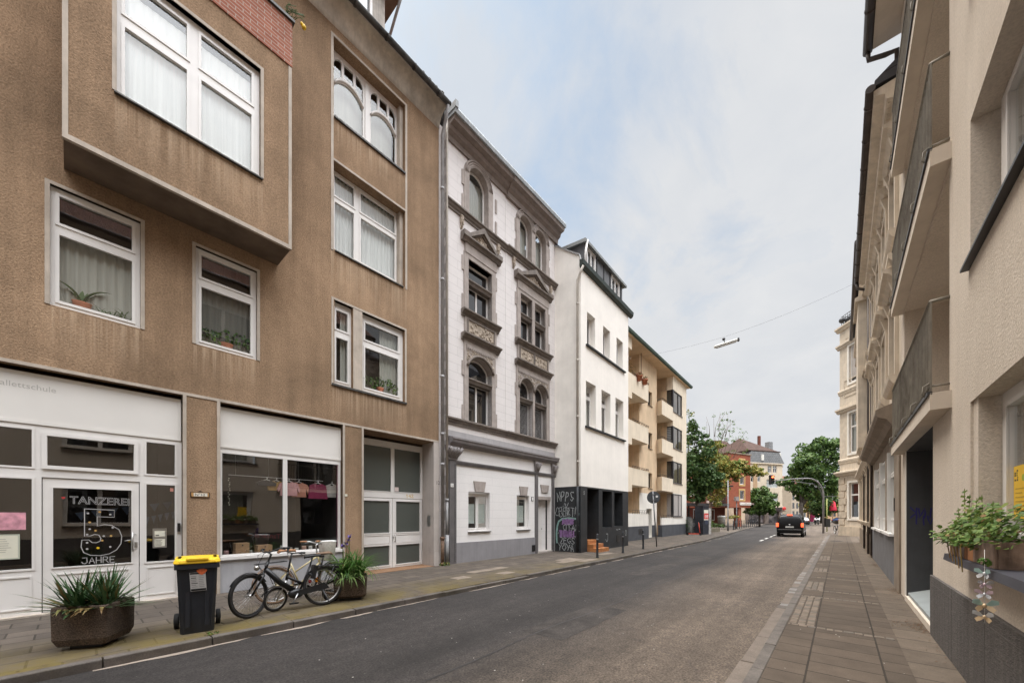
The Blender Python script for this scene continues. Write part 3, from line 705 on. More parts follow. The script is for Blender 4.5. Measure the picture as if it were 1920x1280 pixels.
window(bay,bo[0],bo[1],bo[2],bo[3],BW-.09,[(-.65,.15,8.77,9.93),(.36,1.17,8.77,9.93),(-.65,.15,10.16,10.78),(.36,1.17,10.16,10.78)],gm=M['glass'],cur=(-.74,1.30,8.72,10.66),amp=.006,gapc=.05,sill=BW+.06,back=.9)
# window 1 and 2, plus the one beyond the picture
for (a,b_,c,d,_) in (w1,w2,w1l):
    ww=b_-a
    f=window(A,a,b_,c,d,-.06,[(a+.10,b_-.11,5.27,6.38),(a+.10,b_-.11,6.58,7.03)],gm=M['glass'],cur=(a+.05,b_-.05,5.2,6.55),curm=M['curtain_grey'] if a<0 else M['curtain_dark'],back=.7)
f=window(A,w3a[0],w3a[1],5.09,7.28,-.11,[(3.29,3.60,5.24,6.37),(3.29,3.60,6.6,7.09)],gm=M['glass'],back=.7,cur=(3.46,3.66,5.2,7.2),curm=M['curtain_grey'])
f=window(A,w3b[0],w3b[1],5.09,7.28,-.11,[(4.10,5.16,5.26,6.37),(4.10,5.16,6.6,7.07)],gm=M['glass'],back=.7,cur=(4.62,5.25,5.2,7.2),curm=M['curtain_grey'])
k=MB(); k.box(3.13,5.37,-.1,.05,5.035,5.085); k.build('sill',M['zincdark'],A)
f=window(A,w4[0]+.06,w4[1]-.1,8.6,10.9,-.28,[(3.33,3.86,8.80,10.07),(4.06,5.15,8.83,10.07),(3.33,3.86,10.25,10.80),(4.06,5.15,10.25,10.80)],gm=M['glass'],cur=(3.27,5.22,8.66,10.85),sill=.05,back=.9)
# art nouveau window on the top floor: two sashes, arched lower light, three small lights above
aw=MB(); gl=MB()
u0,u1,z0,z1=w5[0]+.06,w5[1]-.1,12.07,14.13
hs=[]
for (a,b_) in ((3.31,4.13),(4.37,5.17)):
    low=arch(a,b_,12.38,13.18,13.46,12); hs.append(low)
    RRc=((b_-a)/2)**2; 
    def ztop(u,a=a,b_=b_):
        h=(b_-a)/2; r=.28; RR=(h*h+r*r)/(2*r); return 13.46-RR+math.sqrt(RR*RR-(u-(a+b_)/2)**2)+.16
    x=[a,a+.21,a+.28,b_-.28,b_-.21,b_]
    hs.append([(x[0],ztop(x[0])),(x[1],ztop(x[1])),(x[1],13.98),(x[0]+.13,13.98),(x[0]+.05,13.92),(x[0],13.8)])
    hs.append([(x[2],ztop(x[2])),((x[2]+x[3])/2,ztop((x[2]+x[3])/2)),(x[3],ztop(x[3])),(x[3],13.98),(x[2],13.98)])
    hs.append([(x[4],ztop(x[4])),(x[5],ztop(x[5])),(x[5],13.8),(x[5]-.05,13.92),(x[5]-.13,13.98),(x[4],13.98)])
    ar=[((a+b_)/2+q,ztop((a+b_)/2+q)-.1) for q in [(b_-a)*(i/14-.5) for i in range(15)]]
    aw.tube([(p[0],-.27,p[1]) for p in ar],.035,6,0,True)
aw.plate([(u0,z0),(u1,z0),(u1,z1),(u0,z1)],hs,-.28,.045)
aw.box((4.13+4.37)/2-.06,(4.13+4.37)/2+.06,-.278,-.25,z0+.1,z1-.12)
f=aw.build('window',M['pvc'],A)
gl.quad((u0+.05,-.31,z0+.05),(u1-.05,-.31,z0+.05),(u1-.05,-.31,z1-.05),(u0+.05,-.31,z1-.05)); gl.build('pane',M['glass'],f,recalc=False)
curtain(f,u0+.05,u1-.05,z0+.05,13.86,-.5,M['curtain_grey'],.006,.5)
k=MB(); k.box(u0-.05,u1+.1,-.3,.05,z0-.05,z0-.003); k.build('sill',M['zincdark'],f)

# shopfronts -------------------------------------------------
W_=-.13
# left shop: fascia, transom lights, door, side lights
lp=[(-3.4,-1.66,.78,2.25),(-3.4,-1.66,2.45,3.06),(-5.1,-3.55,.78,2.25),(-5.1,-3.55,2.45,3.06),(-1.50,-.48,2.49,2.98),(-.31,.10,2.45,3.06),(-.31,.10,.76,2.25)]
sf=MB(); sf.holes(S1[0],S1[1]-.0,0,3.14,lp+[(-1.56,-.40,.03,2.29)],W_,.05)
for p in lp:
    a,b_,c,d=p; sf.ring(a-.03,b_+.03,c-.03,d+.03,.03,W_+.002,W_+.012)
sf.ring(-1.56,-.42,2.43,3.04,.055,W_+.013,W_+.03)
# lower infill panels
for a,b_ in ((-3.4,-1.66),(-.31,.10),(-5.1,-3.55)): sf.ring(a,b_,.12,.66,.02,W_+.002,W_+.014)
sfo=sf.build('shopfront',M['pvc'],A)
k=MB()
for p in lp: k.quad((p[0],W_-.03,p[2]),(p[1],W_-.03,p[2]),(p[1],W_-.03,p[3]),(p[0],W_-.03,p[3]))
k.build('pane',M['shopglass'],sfo,recalc=False)
k=MB(); k.box(S1[0],S1[1]-.01,W_-.02,W_+.012,3.142,3.985); k.ring(S1[0],S1[1]-.012,3.15,3.98,.05,W_+.012,W_+.02); k.build('fascia',M['white_panel'],sfo)
k=MB(); _v,_f=text_geo('Ballettschule',.2); _b,_f2=text_geo('B',.2); _w=max(p[0] for p in _v); _bw=max(p[0] for p in _b)+.02
_ue=FA.U(105,W_+.014); _us=FA.U(1,W_+.014); _sz=.2*(_ue-_us)/(_w-_bw); add_text(k,'Ballettschule',_sz,_ue-_w*_sz/.2,FA.Z(105,737,W_),W_+.014,0); tx=k.build('lettering',mk('faded_grey_lettering',(.47,.45,.42),.7,.1,20),sfo)
k=MB(); k.box(-5.2,.2,-.16,-.02,-.02,.03); k.build('threshold',M['concrete_trim'],sfo)
# shop door (set in the frame)
dr=MB(); dr.holes(-1.55,-.41,.035,2.28,[(-1.44,-.51,.77,2.12)],W_-.02,.05); dr.ring(-1.46,-.49,.75,2.14,.02,W_-.018,W_-.005); dr.ring(-1.42,-.53,.14,.66,.02,W_-.018,W_-.006)
d_=dr.build('shop_door',M['pvc'],A)
k=MB(); k.quad((-1.44,W_-.045,.77),(-.51,W_-.045,.77),(-.51,W_-.045,2.12),(-1.44,W_-.045,2.12)); k.build('pane',M['shopglass'],d_,recalc=False)
k=MB(); k.tube([(-.50,W_+.05,.98),(-.50,W_+.05,1.34)],.013,8); k.tube([(-.50,W_+.05,1.02),(-.45,W_-.015,1.02)],.008,6); k.tube([(-.50,W_+.05,1.30),(-.45,W_-.015,1.30)],.008,6); k.box(-.47,-.43,W_-.018,W_-.008,1.05,1.15); k.tube([(-.6,W_+.02,1.18),(-.5,W_+.02,1.2)],.008,6); k.build('handle',M['steel'],d_)
M['chalk_soft']=plain('soft_chalk_marker',(.42,.41,.41),.9)
# chalk lettering on the door glass: block outline letters, big 5, JAHRE
ck=MB(); wz=W_-.040
def outl(poly,t,w): ck.stroke(poly+[poly[0]],t,w)
def glyph_outline(txt,size,u,z,t,width=None,slant=0):
    cu=bpy.data.curves.new('lettering','FONT'); cu.body=txt; cu.size=size; cu.fill_mode='NONE'; cu.resolution_u=2; cu.offset=.012
    ob=bpy.data.objects.new('lettering',cu); me=bpy.data.meshes.new_from_object(ob)
    mx=max(v.co.x for v in me.vertices); sx=(width/mx if width else 1)
    vs=[(u+v.co.x*sx,z+v.co.y+slant*v.co.x*sx) for v in me.vertices]
    for e in me.edges: ck.stroke([vs[e.vertices[0]],vs[e.vertices[1]]],t,wz)
    bpy.data.objects.remove(ob); bpy.data.curves.remove(cu); bpy.data.meshes.remove(me)
glyph_outline('TANZEREI',.185,-1.26,1.86,.0055,.72,-.03)
five=[(-1.09,1.77),(-.73,1.75),(-.73,1.62),(-.94,1.63),(-.94,1.46),(-.85,1.49),(-.76,1.47),(-.67,1.39),(-.635,1.27),(-.645,1.13),(-.70,1.02),(-.79,.955),(-.9,.93),(-1.02,.945),(-1.10,1.0),(-1.13,1.1),(-1.12,1.22),(-1.04,1.22),(-1.0,1.17),(-.95,1.165),(-.905,1.19),(-.895,1.24),(-.92,1.30),(-.97,1.315),(-1.02,1.29),(-1.09,1.285)]
outl(five,.011,wz)
hand(ck,'JAHRE',-1.12,.80,wz,.105,.010,0,.42,.02)
ck.build('chalk_lettering',M['chalk_soft'],d_,recalc=False)
dots=MB()
for (a,z,c) in ((-1.05,1.69,0),(-.91,1.715,1),(-.78,1.67,0),(-1.03,1.53,1),(-1.03,1.41,0),(-.96,1.38,1),(-.75,1.43,0),(-1.06,1.315,0),(-.86,1.28,0),(-.77,1.28,1),(-1.06,1.17,0),(-.88,1.2,1),(-.78,1.08,0),(-.93,1.07,2),(-1.06,1.06,0)):
    dots.face([(p[0],wz,p[1]) for p in circ((a,z),.016 if c!=2 else .02,8)],c)
hp=[(-1.33+.022*(16*math.sin(t_)**3)/16,1.955+.022*(13*math.cos(t_)-5*math.cos(2*t_)-2*math.cos(3*t_)-math.cos(4*t_))/16) for t_ in [2*PI*i/20 for i in range(20)]]
dots.face([(p[0],wz,p[1]) for p in hp],3)
dots.build('chalk_dots',[M['chalk_soft'],plain('ochre_chalk',(.55,.33,.10),.8),M['yellow'],plain('red_sticker',(.5,.03,.03),.6)],d_,recalc=False)
# notices and stickers on the shop glass
k=MB(); k.box(-2.3,-1.72,W_-.028,W_-.024,1.42,1.70); k.build('painted_strip',mk('pink_watercolour_strip',(.62,.30,.36),.8,.35,6),sfo)
def _txtlines(mb,u0,u1,z0,z1,w,n,mi):
    for i in range(n):
        z=z1-(z1-z0)*(i+.5)/n; mb.box(u0,u0+(u1-u0)*R.uniform(.5,1),w,w+.001,z-.004,z+.004,mi)
k=MB(); k.box(-2.08,-1.80,W_-.028,W_-.024,.97,1.33,0); k.ring(-2.10,-1.78,.95,1.35,.02,W_-.028,W_-.022,1); _txtlines(k,-2.03,-1.86,1.05,1.29,W_-.0235,7,2); k.build('notice',[M['paper'],plain('pale_green_frame',(.45,.47,.38),.6),plain('grey_ink',(.32,.30,.26),.8)],sfo)
k=MB(); k.ring(-.22,-.02,1.02,1.40,.018,W_-.028,W_-.016,1); k.box(-.20,-.04,W_-.028,W_-.022,1.04,1.38,1); k.box(-.195,-.045,W_-.0215,W_-.0205,1.24,1.35,0); k.box(-.195,-.045,W_-.0215,W_-.0205,1.05,1.19,0); _txtlines(k,-.185,-.06,1.06,1.18,W_-.02,5,2); k.box(-.18,-.13,W_-.02,W_-.0195,1.255,1.275,2); k.build('letter_box',[M['paper'],M['steel'],plain('dark_ink',(.08,.07,.07),.8)],sfo)
k=MB(); k.box(.03,.08,W_-.028,W_-.026,2.13,2.2); k.build('sticker',plain('salmon_sticker',(.55,.25,.2),.7),sfo)
k=MB(); k.box(.135,.175,W_+.01,W_+.05,1.33,1.5); k.build('bell_box',M['black'],sfo)
# right shop window
S2w=MB(); rpn=[(.86,2.04,.80,3.0),(2.13,3.36,.80,3.0)]
S2w.holes(S2[0]+.0,S2[1],.72,3.10,rpn,W_,.05)
for a,b_,c,d in rpn: S2w.ring(a-.03,b_+.03,c-.03,d+.03,.03,W_+.002,W_+.012)
s2=S2w.build('shopfront',M['pvc'],A)
k=MB()
for p in rpn: k.quad((p[0],W_-.03,p[2]),(p[1],W_-.03,p[2]),(p[1],W_-.03,p[3]),(p[0],W_-.03,p[3]))
k.build('pane',M['shopglass'],s2,recalc=False)
k=MB(); k.box(S2[0],S2[1],W_-.02,W_+.012,3.102,3.985); k.ring(S2[0],S2[1],3.12,3.98,.05,W_+.012,W_+.02); k.build('fascia',M['white_panel'],s2)
k=MB(); k.box(S2[0],S2[1],-.15,.03,.70,.765); k.build('sill',M['pvc'],s2)
k=MB(); k.box(S2[0],S2[1],-.15,-.02,-.02,.70); k.build('plinth',M['plinth_blue'],s2)
k=MB()
v,f=text_geo('Tanzerei',.16)
mx=max(p[0] for p in v); k.add([(2.0-p[0]*.95,W_-.034,1.10+p[1]+.1*p[0]) for p in v],f); k.build('lettering',plain('red_window_lettering',(.16,.03,.035),.8),s2,recalc=False)
k=MB()
for i in range(46): k.face([(p[0],W_-.025,p[1]) for p in circ((3.345,.86+i*.047),.011,8)])
k.build('sticker_border',plain('magenta_dots',(.30,.03,.12),.7),s2,recalc=False)
# dim shop interior behind both shopfronts
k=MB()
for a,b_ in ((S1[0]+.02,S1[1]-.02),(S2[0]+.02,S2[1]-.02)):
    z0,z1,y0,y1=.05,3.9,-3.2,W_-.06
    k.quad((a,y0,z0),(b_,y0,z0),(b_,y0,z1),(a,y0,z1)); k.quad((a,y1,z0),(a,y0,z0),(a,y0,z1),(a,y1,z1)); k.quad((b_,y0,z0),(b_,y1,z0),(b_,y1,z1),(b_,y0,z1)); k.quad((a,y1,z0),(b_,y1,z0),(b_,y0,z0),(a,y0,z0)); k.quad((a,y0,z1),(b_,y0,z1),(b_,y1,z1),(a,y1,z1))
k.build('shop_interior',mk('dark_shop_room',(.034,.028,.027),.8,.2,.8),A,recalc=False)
k=MB(); k.box(S2[0]+.05,S2[1]-.05,-.62,W_-.07,.70,.76); k.build('display_shelf',M['white_panel'],A)
# entrance door in its recess
DW=-.62
E0,E1=DO[0]+.0,6.43
ed=MB(); tp=[(4.10,5.23,2.40,3.76),(5.35,6.34,2.40,3.76)]
ed.holes(E0,E1,2.20,3.95,tp,DW,.05)
for a,b_,c,d in tp: ed.ring(a-.02,b_+.02,c-.02,d+.02,.02,DW+.002,DW+.012)
ed.box(E0,E1,DW-.03,DW+.02,3.80,3.95); eo=ed.build('transom_window',M['pvc'],A)
k=MB()
for p in tp: k.quad((p[0],DW-.03,p[2]),(p[1],DW-.03,p[2]),(p[1],DW-.03,p[3]),(p[0],DW-.03,p[3]))
k.build('pane',M['wired'],eo,recalc=False)
k=MB(); hand(k,'142',5.78,2.24,DW+.004,.10,.02,0,.30,.0); k.build('house_number',plain('yellow_numerals',(.62,.42,.12),.5),eo,recalc=False)
k=MB(); k.box(5.38,5.52,DW-.026,DW-.022,2.42,2.55); k.build('sticker',plain('pale_sticker',(.6,.5,.47),.7),eo)
for a,b_,hx in ((E0+.005,5.285,None),(5.295,E1-.01,5.36)):
    dl=MB(); pp=[(a+.12,b_-.10,1.12,2.10),(a+.12,b_-.10,.08+.03,.72)]
    dl.holes(a,b_,.02,2.19,pp,DW-.01,.05); dl.ring(a+.11,b_-.09,.79,1.05,.012,DW-.008,DW+.004)
    for p in pp: dl.ring(p[0]-.03,p[1]+.03,p[2]-.03,p[3]+.03,.03,DW-.008,DW+.004)
    lo=dl.build('entrance_door',M['pvc'],A)
    k=MB()
    for p in pp: k.quad((p[0],DW-.04,p[2]),(p[1],DW-.04,p[2]),(p[1],DW-.04,p[3]),(p[0],DW-.04,p[3]))
    k.build('pane',M['wired'],lo,recalc=False)
    if hx:
        k=MB(); k.tube([(hx,DW+.045,.82),(hx,DW+.05,.95),(hx,DW+.045,1.05)],.011,8); k.tube([(hx,DW-.01,.84),(hx,DW+.045,.84)],.009,6); k.tube([(hx,DW-.01,1.04),(hx,DW+.045,1.04)],.009,6); k.box(hx-.06,hx-.03,DW-.005,DW+.004,.93,1.0); k.build('handle',M['steel'],lo)
k=MB(); k.box(DO[0]+.0,6.43,DW-.05,.02,-.06,.012); k.build('doorstep',brick('terracotta_step_tiles',(.36,.20,.11),(.32,.18,.10),(.2,.14,.1),.15,.15,.006,axis='xy',off=0),A)
# grey rendered jamb and pier right of the entrance
k=MB(); k.box(6.405,6.640,DW+.02,.012,.48,SH-.005); k.box(6.398,6.648,DW+.02,.020,-.02,.475); k.build('entrance_pier',M['greydoor'],A)
k=MB(); add_text(k,'12',.17,6.49,3.02-.35,.0145); k.build('house_number',M['black'],A,recalc=False)
k=MB(); k.box(6.398,6.404,-.34,-.16,1.30,1.66); k.box(6.395,6.398,-.31,-.19,1.52,1.62)
for i in range(5): k.box(6.394,6.398,-.31,-.19,1.33+i*.034,1.35+i*.034)
k.build('intercom',M['steel'],A)
# enamel plaque N12 on the first pier
k=MB(); zc=FA.Z(375,927); uc=FA.U(375); k.box(uc-.155,uc+.155,-.0,.02,zc-.055,zc+.055,0); k.box(uc-.14,uc+.14,.02,.024,zc-.043,zc+.043,1); k.box(uc-.105,uc+.115,.024,.026,zc-.035,zc+.035,2); k.prism([(uc-.05,zc+.055),(uc+.05,zc+.055),(uc,zc+.085)],'w',0,.02)
add_text(k,'N°12',.075,uc-.085,zc-.026,.0275,3); k.build('number_plaque',[mk('dark_iron_frame',(.06,.035,.02),.6,.2,20),mk('ochre_glaze',(.45,.25,.09),.4,.25,25),mk('cream_enamel',(.7,.66,.58),.3,.1,20),M['black']],A,recalc=False)
k=MB(); uc=FA.U(648.5); zc=FA.Z(648.5,928); k.box(uc-.03,uc+.03,0,.02,zc-.03,zc+.03); k.sphere((uc,.02,zc),.012); k.build('door_bell',M['paper'],A)
# pipes at the party line
k=MB(); pu=6.70; k.tube([(6.6,.50,14.86),(6.66,.30,14.55),(pu,.09,14.2),(pu,.09,.9)],.055,10)
for z in (12.4,9.4,6.2,4.3,3.3): k.tube([(pu,.09,z),(pu,.09,z+.09)],.066,10)
k.build('downpipe',M['zinc'],A); k=MB(); k.tube([(pu,.09,.9),(pu,.09,.05)],.06,10); k.tube([(pu,.09,.85),(pu,.09,.95)],.075,10); k.tube([(pu,.09,.1),(pu,.1,-.02)],.075,10); k.build('standpipe',M['rust'],A)
# ------------------------------------------------------------------ white ornate house
BH=fthing('townhouse',FB,'white brick-lined town house with grey stone window surrounds and two pediments','building')
M['ashlar']=brick('white_lined_render',(.78,.738,.72),(.77,.728,.71),(.56,.525,.51),.95,.30,.006,.7,'xz',.25,.06,.5,.2)
M['ashlar_low']=brick('white_painted_brick',(.86,.832,.815),(.85,.822,.805),(.70,.68,.665),1.1,.31,.005,.65,'xz',.2,.05,.5,.2)
M['stone']=mk('grey_brown_stone',(.375,.325,.295),.8,.12,4,streak=.12,bmp=.2,bscale=50)
M['stone_dk']=mk('dark_grey_moulding',(.20,.168,.145),.75,.16,3,streak=.2,bmp=.15,dirt=(.10,.085,.07),dirtamt=.5)
M['relief']=mk('sand_carved_relief',(.42,.35,.28),.85,.2,9,bmp=.4,bscale=40)
M['grey_paint']=mk('grey_plinth_paint',(.27,.26,.27),.7,.06,2,streak=.1,bmp=.08)
M['pil']=mk('dark_grey_pilaster',(.13,.12,.12),.6,.1,5)
LB=6.40
topw=[(.92,1.96+.05,12.42,14.55),(3.75,4.62,12.42,14.50),(4.82,5.69,12.42,14.50)]
secw=[(.94,2.14,8.9,10.80),(3.84,4.62,8.9,10.95),(4.80,5.58,8.9,10.95)]
firw=[(.94,2.14,5.02,7.40),(3.78,4.66,5.02,7.39),(4.80,5.68,5.02,7.39)]
grw=[(.97,2.06,1.09,2.51),(3.64,4.46,1.08,2.49)]
dorw=(5.04,6.06,.02,2.50)
mb=MB(); mb.holes(0,LB,4.92,14.85,topw+secw+firw,0,.25)
mb.quad((0,0,4.92),(0,-8,4.92),(0,-8,14.85),(0,0,14.85)); mb.quad((LB,-8,4.),(LB,0,4.),(LB,0,14.85),(LB,-8,14.85))
mb.holes(0,LB,4.2,4.92,[],.0,0); mb.quad((0,-8,0),(0,0,0),(0,0,4.92),(0,-8,4.92))
mb.build('wall',M['ashlar'],BH,recalc=False)
mb=MB(); mb.holes(.0,LB,.70,4.2,grw+[dorw],0,.22); mb.holes(0,dorw[0],0,.70,[],0,0); mb.holes(dorw[1],LB,0,.70,[],0,0)
mb.quad((LB,-8,0),(LB,0,0),(LB,0,4.2),(LB,-8,4.2)); mb.build('ground_floor_wall',M['ashlar_low'],BH,recalc=False)
k=MB(); k.box(.30,dorw[0]-.20,-.02,.035,-.02,.705); k.build('plinth',M['grey_paint'],BH)
k=MB(); k.box(4.62,4.80,.03,.04,.12,.36); k.ring(4.60,4.82,.10,.38,.02,.036,.045); k.build('cellar_vent',M['black'],BH)
k=MB(); k.box(-.345,-.003,-1.2,-.14,0,14.8); k.build('party_wall',M['ashlar'],BH)
# seam where the facade steps forward
k=MB(); k.box(2.93,2.99,-.01,.012,4.95,14.2); k.build('pilaster_strip',M['ashlar'],BH)
def moulding(b,u0,u1,z,h,p,name='cornice',m=None,ret=True):
    """stepped cornice profile, top at z, height h, projection p"""
    k=MB(); pr=[(0,z-h),(p*.25,z-h),(p*.3,z-h*.75),(p*.55,z-h*.6),(p*.7,z-h*.35),(p,z-h*.25),(p,z-h*.05),(p*.9,z),(0,z+.01)]
    k.prism(pr,'u',u0,u1); return k.build(name,m or M['stone_dk'],b)
# string courses
moulding(BH,-.05,2.96,12.34,.24,.16,'string_course'); moulding(BH,2.96,LB+.06,12.36,.24,.20,'string_course')
moulding(BH,-.06,2.96,5.0,.24,.15,'string_course'); moulding(BH,2.96,LB+.06,5.0,.24,.19,'string_course')
for u in (.62,2.48,3.40,5.98):
    k=MB(); k.box(u-.055,u+.055,0,.10,11.86,12.12); k.blobs(u-.06,u+.06,11.76,12.1,.10,12,.032); k.prism([(0,11.66),(.07,11.76),(.09,11.86),(0,11.86)],'u',u-.04,u+.04); k.build('bracket',M['relief'],BH)
# main cornice and zinc eaves box
k=MB(); k.prism([(0,14.35),(.06,14.35),(.08,14.5),(.2,14.58),(.24,14.7),(.42,14.74),(.46,14.86),(0,14.9)],'u',-.05,2.96); k.prism([(0,14.3),(.10,14.3),(.12,14.48),(.24,14.56),(.28,14.69),(.45,14.73),(.49,14.86),(0,14.9)],'u',2.96,LB+.08)
k.build('cornice',mk('eaves_cornice_paint',(.25,.205,.18),.7,.12,3,streak=.15),BH)
k=MB(); k.prism([(.0,14.87),(.53,14.87),(.55,14.99),(.50,15.10),(0,15.12)],'u',-.08,LB+.12); k.box(-.1,.02,.0,.58,15.0,15.22); k.build('gutter',mk('pale_zinc',(.34,.36,.37),.65,.12,3,streak=.2),BH)
k=MB(); k.quad((-.05,.45,15.1),(LB,.45,15.1),(LB,-4,17.8),(-.05,-4,17.8)); k.quad((-.05,-8,15),(-.05,-4,17.8),(LB,-4,17.8),(LB,-8,15)); k.face([(LB,.45,15.1),(LB,-8,15),(LB,-4,17.8)]); k.build('roof',M['slate'],BH,recalc=False)
def sashwin(b,op,z0,ztr,zc,zs,w,cols,arched,curm=None,blind=False):
    u0,u1=op[0],op[1]
    k=MB(); g=MB(); s=.055
    hs=[]
    if ztr:
        a=[u0+s,u1-s]
        hs.append(arch(a[0],a[1],ztr+.10,zs,zc-s,12) if arched else [(a[0],ztr+.10),(a[1],ztr+.10),(a[1],zc-s),(a[0],zc-s)])
        top=ztr-.10
    else: top=None
    n=cols; ww=(u1-u0-2*s-(n-1)*.07)/n
    for i in range(n):
        a=u0+s+i*(ww+.07); bt=top if top else zs
        if top or not arched: hs.append([(a,z0+s),(a+ww,z0+s),(a+ww,bt if top else zc-s),(a,bt if top else zc-s)])
        else: hs.append(arch(a,a+ww,z0+s,zs,zc-s,12))
    out=arch(u0-.02,u1+.02,z0-.01,zs,zc+.02,12) if arched else [(u0-.02,z0-.01),(u1+.02,z0-.01),(u1+.02,zc+.02),(u0-.02,zc+.02)]
    k.plate(out,hs,w,.045); f=k.build('window',M['pvc'],b)
    g.plate(out,[],w-.03,.001); g.build('pane',M['glass'] if curm else M['darkglass'],f)
    if curm: curtain(f,u0,u1,z0,(zs+zc)/2 if arched else zc-.05,w-.14,curm)
    return f
def surround(b,u0,u1,z0,z1,openings,th=.05,dep=.25,m=None):
    k=MB(); k.plate([(u0,z0),(u1,z0),(u1,z1),(u0,z1)],openings,th,th+dep); return k.build('window_surround',m or M['stone'],b)
# top floor: arched, outer edge arched too
o1=arch(.92,2.01,12.42,13.98,14.40); 
def archsur(b,ops,pads,z0):
    k=MB()
    outer=[]
    us=[o[0] for o in ops]+[o[1] for o in ops]
    if len(ops)==1:
        a,b_,zs,zc=ops[0]; outer=arch(a-pads,b_+pads,z0,zs,zc+pads)
    else:
        (a,b1,zs,zc),(c,d,_,_)=ops; m_=(b1+c)/2
        A1=arch(a-pads,m_,z0,zs,zc+pads*.9)[2:]; A2=arch(m_,d+pads,z0,zs,zc+pads*.9)[2:]
        outer=[(a-pads,z0),(d+pads,z0)]+A2[:-1]+A1
    hs=[arch(o[0],o[1],z0+.001,o[2],o[3]) for o in ops]
    k.plate(outer,hs,.05,.30)
    for o in ops:
        for i,pp in enumerate((.05,.12,.19)):
            pts=arch(o[0]-pp,o[1]+pp,z0,o[2],o[3]+pp)[2:]
            k.tube([(p[0],.05+.012*i,p[1]) for p in pts],.022,5)
    return k.build('window_surround',M['stone'],b)
archsur(BH,[(.98,1.95,13.85,14.28)],.24,12.36); sashwin(BH,(.98,1.95),12.4,None,14.28,13.85,-.2,1,True,M['curtain_grey'])
archsur(BH,[(3.79,4.58,13.85,14.22),(4.84,5.63,13.85,14.22)],.22,12.36)
for op in ((3.79,4.58),(4.84,5.63)): sashwin(BH,op,12.4,None,14.22,13.85,-.2,1,True,M['curtain_grey'])
# second floor: straight heads under pediments
def pediment(b,u0,u1,zb,zt):
    k=MB(); c=(u0+u1)/2; h=.17
    k.prism([(0,zb-.12),(.10,zb-.12),(.14,zb-.04),(.22,zb),(.22,zb+.05),(0,zb+.06)],'u',u0,u1)
    for s in (-1,1):
        e=u0 if s<0 else u1
        # short flat shoulder then raking cornice
        sh=e+(-s)*.30
        k.box(min(e,sh),max(e,sh),0,.22,zb+.05,zb+.17)
        k.prism([(sh,zb+.06),(sh,zb+.2),(c,zt),(c,zt-.2)],'w',0,.20)
        k.prism([(sh,zb+.02),(sh,zb+.09),(c,zt-.16),(c,zt-.26)],'w',0,.12)
    o=k.build('pediment',M['stone_dk'],b)
    k=MB(); k.face([(u0+.35,.06,zb+.06),(u1-.35,.06,zb+.06),(c,.06,zt-.18)]); k.blobs(u0+.4,u1-.4,zb+.08,zt-.25,.07,60,.055,0,lambda u,z: z<zb+(zt-zb-.3)*(1-abs(u-c)/((u1-u0)/2-.4))); k.build('tympanum',M['relief'],o)
    k=MB(); k.box(u0+.18,u1-.18,0,.07,zb-.46,zb-.10); k.build('frieze',M['stone'],b)
pediment(BH,.60,2.56,11.42,12.16); pediment(BH,3.46,5.98,11.47,12.20)
surround(BH,.74,2.34,8.85,11.0,[[(.94,8.9),(2.14,8.9),(2.14,10.80),(.94,10.80)]])
surround(BH,3.62,5.80,8.85,11.02,[[(3.84,8.9),(4.62,8.9),(4.62,10.88),(3.84,10.88)],[(4.80,8.9),(5.58,8.9),(5.58,10.88),(4.80,10.88)]])
sashwin(BH,(.94,2.14),8.92,10.02,10.76,10.7,-.2,2,False)
for op in ((3.84,4.62),(4.80,5.58)): sashwin(BH,op,8.92,10.02,10.86,10.7,-.2,1,False)
def bar(u0,u1,z,name='transom'):
    k=MB(); k.prism([(-.19,z-.09),(-.02,z-.09),(.02,z),(.06,z+.03),(.06,z+.07),(-.19,z+.10)],'u',u0,u1); return k.build(name,M['stone_dk'],BH)
for op in ((.94,2.14),(3.84,4.62),(4.80,5.58)): bar(op[0],op[1],10.02)
# sill cornice and relief panel between first and second floor
for u0,u1,n in ((.62,2.52,1),(3.50,5.98,2)):
    moulding(BH,u0,u1,8.90,.22,.22,'sill_cornice'); moulding(BH,u0,u1,8.06,.22,.24,'hood_cornice')
    k=MB(); k.box(u0+.14,u1-.14,0,.05,8.05,8.70); k.build('panel',M['stone'],BH)
    k=MB(); ww=(u1-u0-.5)/n
    for i in range(n):
        a=u0+.25+i*ww; k.box(a+.05,a+ww-.05,.05,.056,8.14,8.60); k.blobs(a+.1,a+ww-.1,8.18,8.55,.06,26*2//n,.055)
    k.build('relief_panel',M['relief'],BH)
    k=MB()
    for i in range(n): k.ring(u0+.25+i*ww+.01,u0+.25+(i+1)*ww-.01,8.12,8.64,.04,.05,.09)
    k.build('panel_frame',M['stone_dk'],BH)
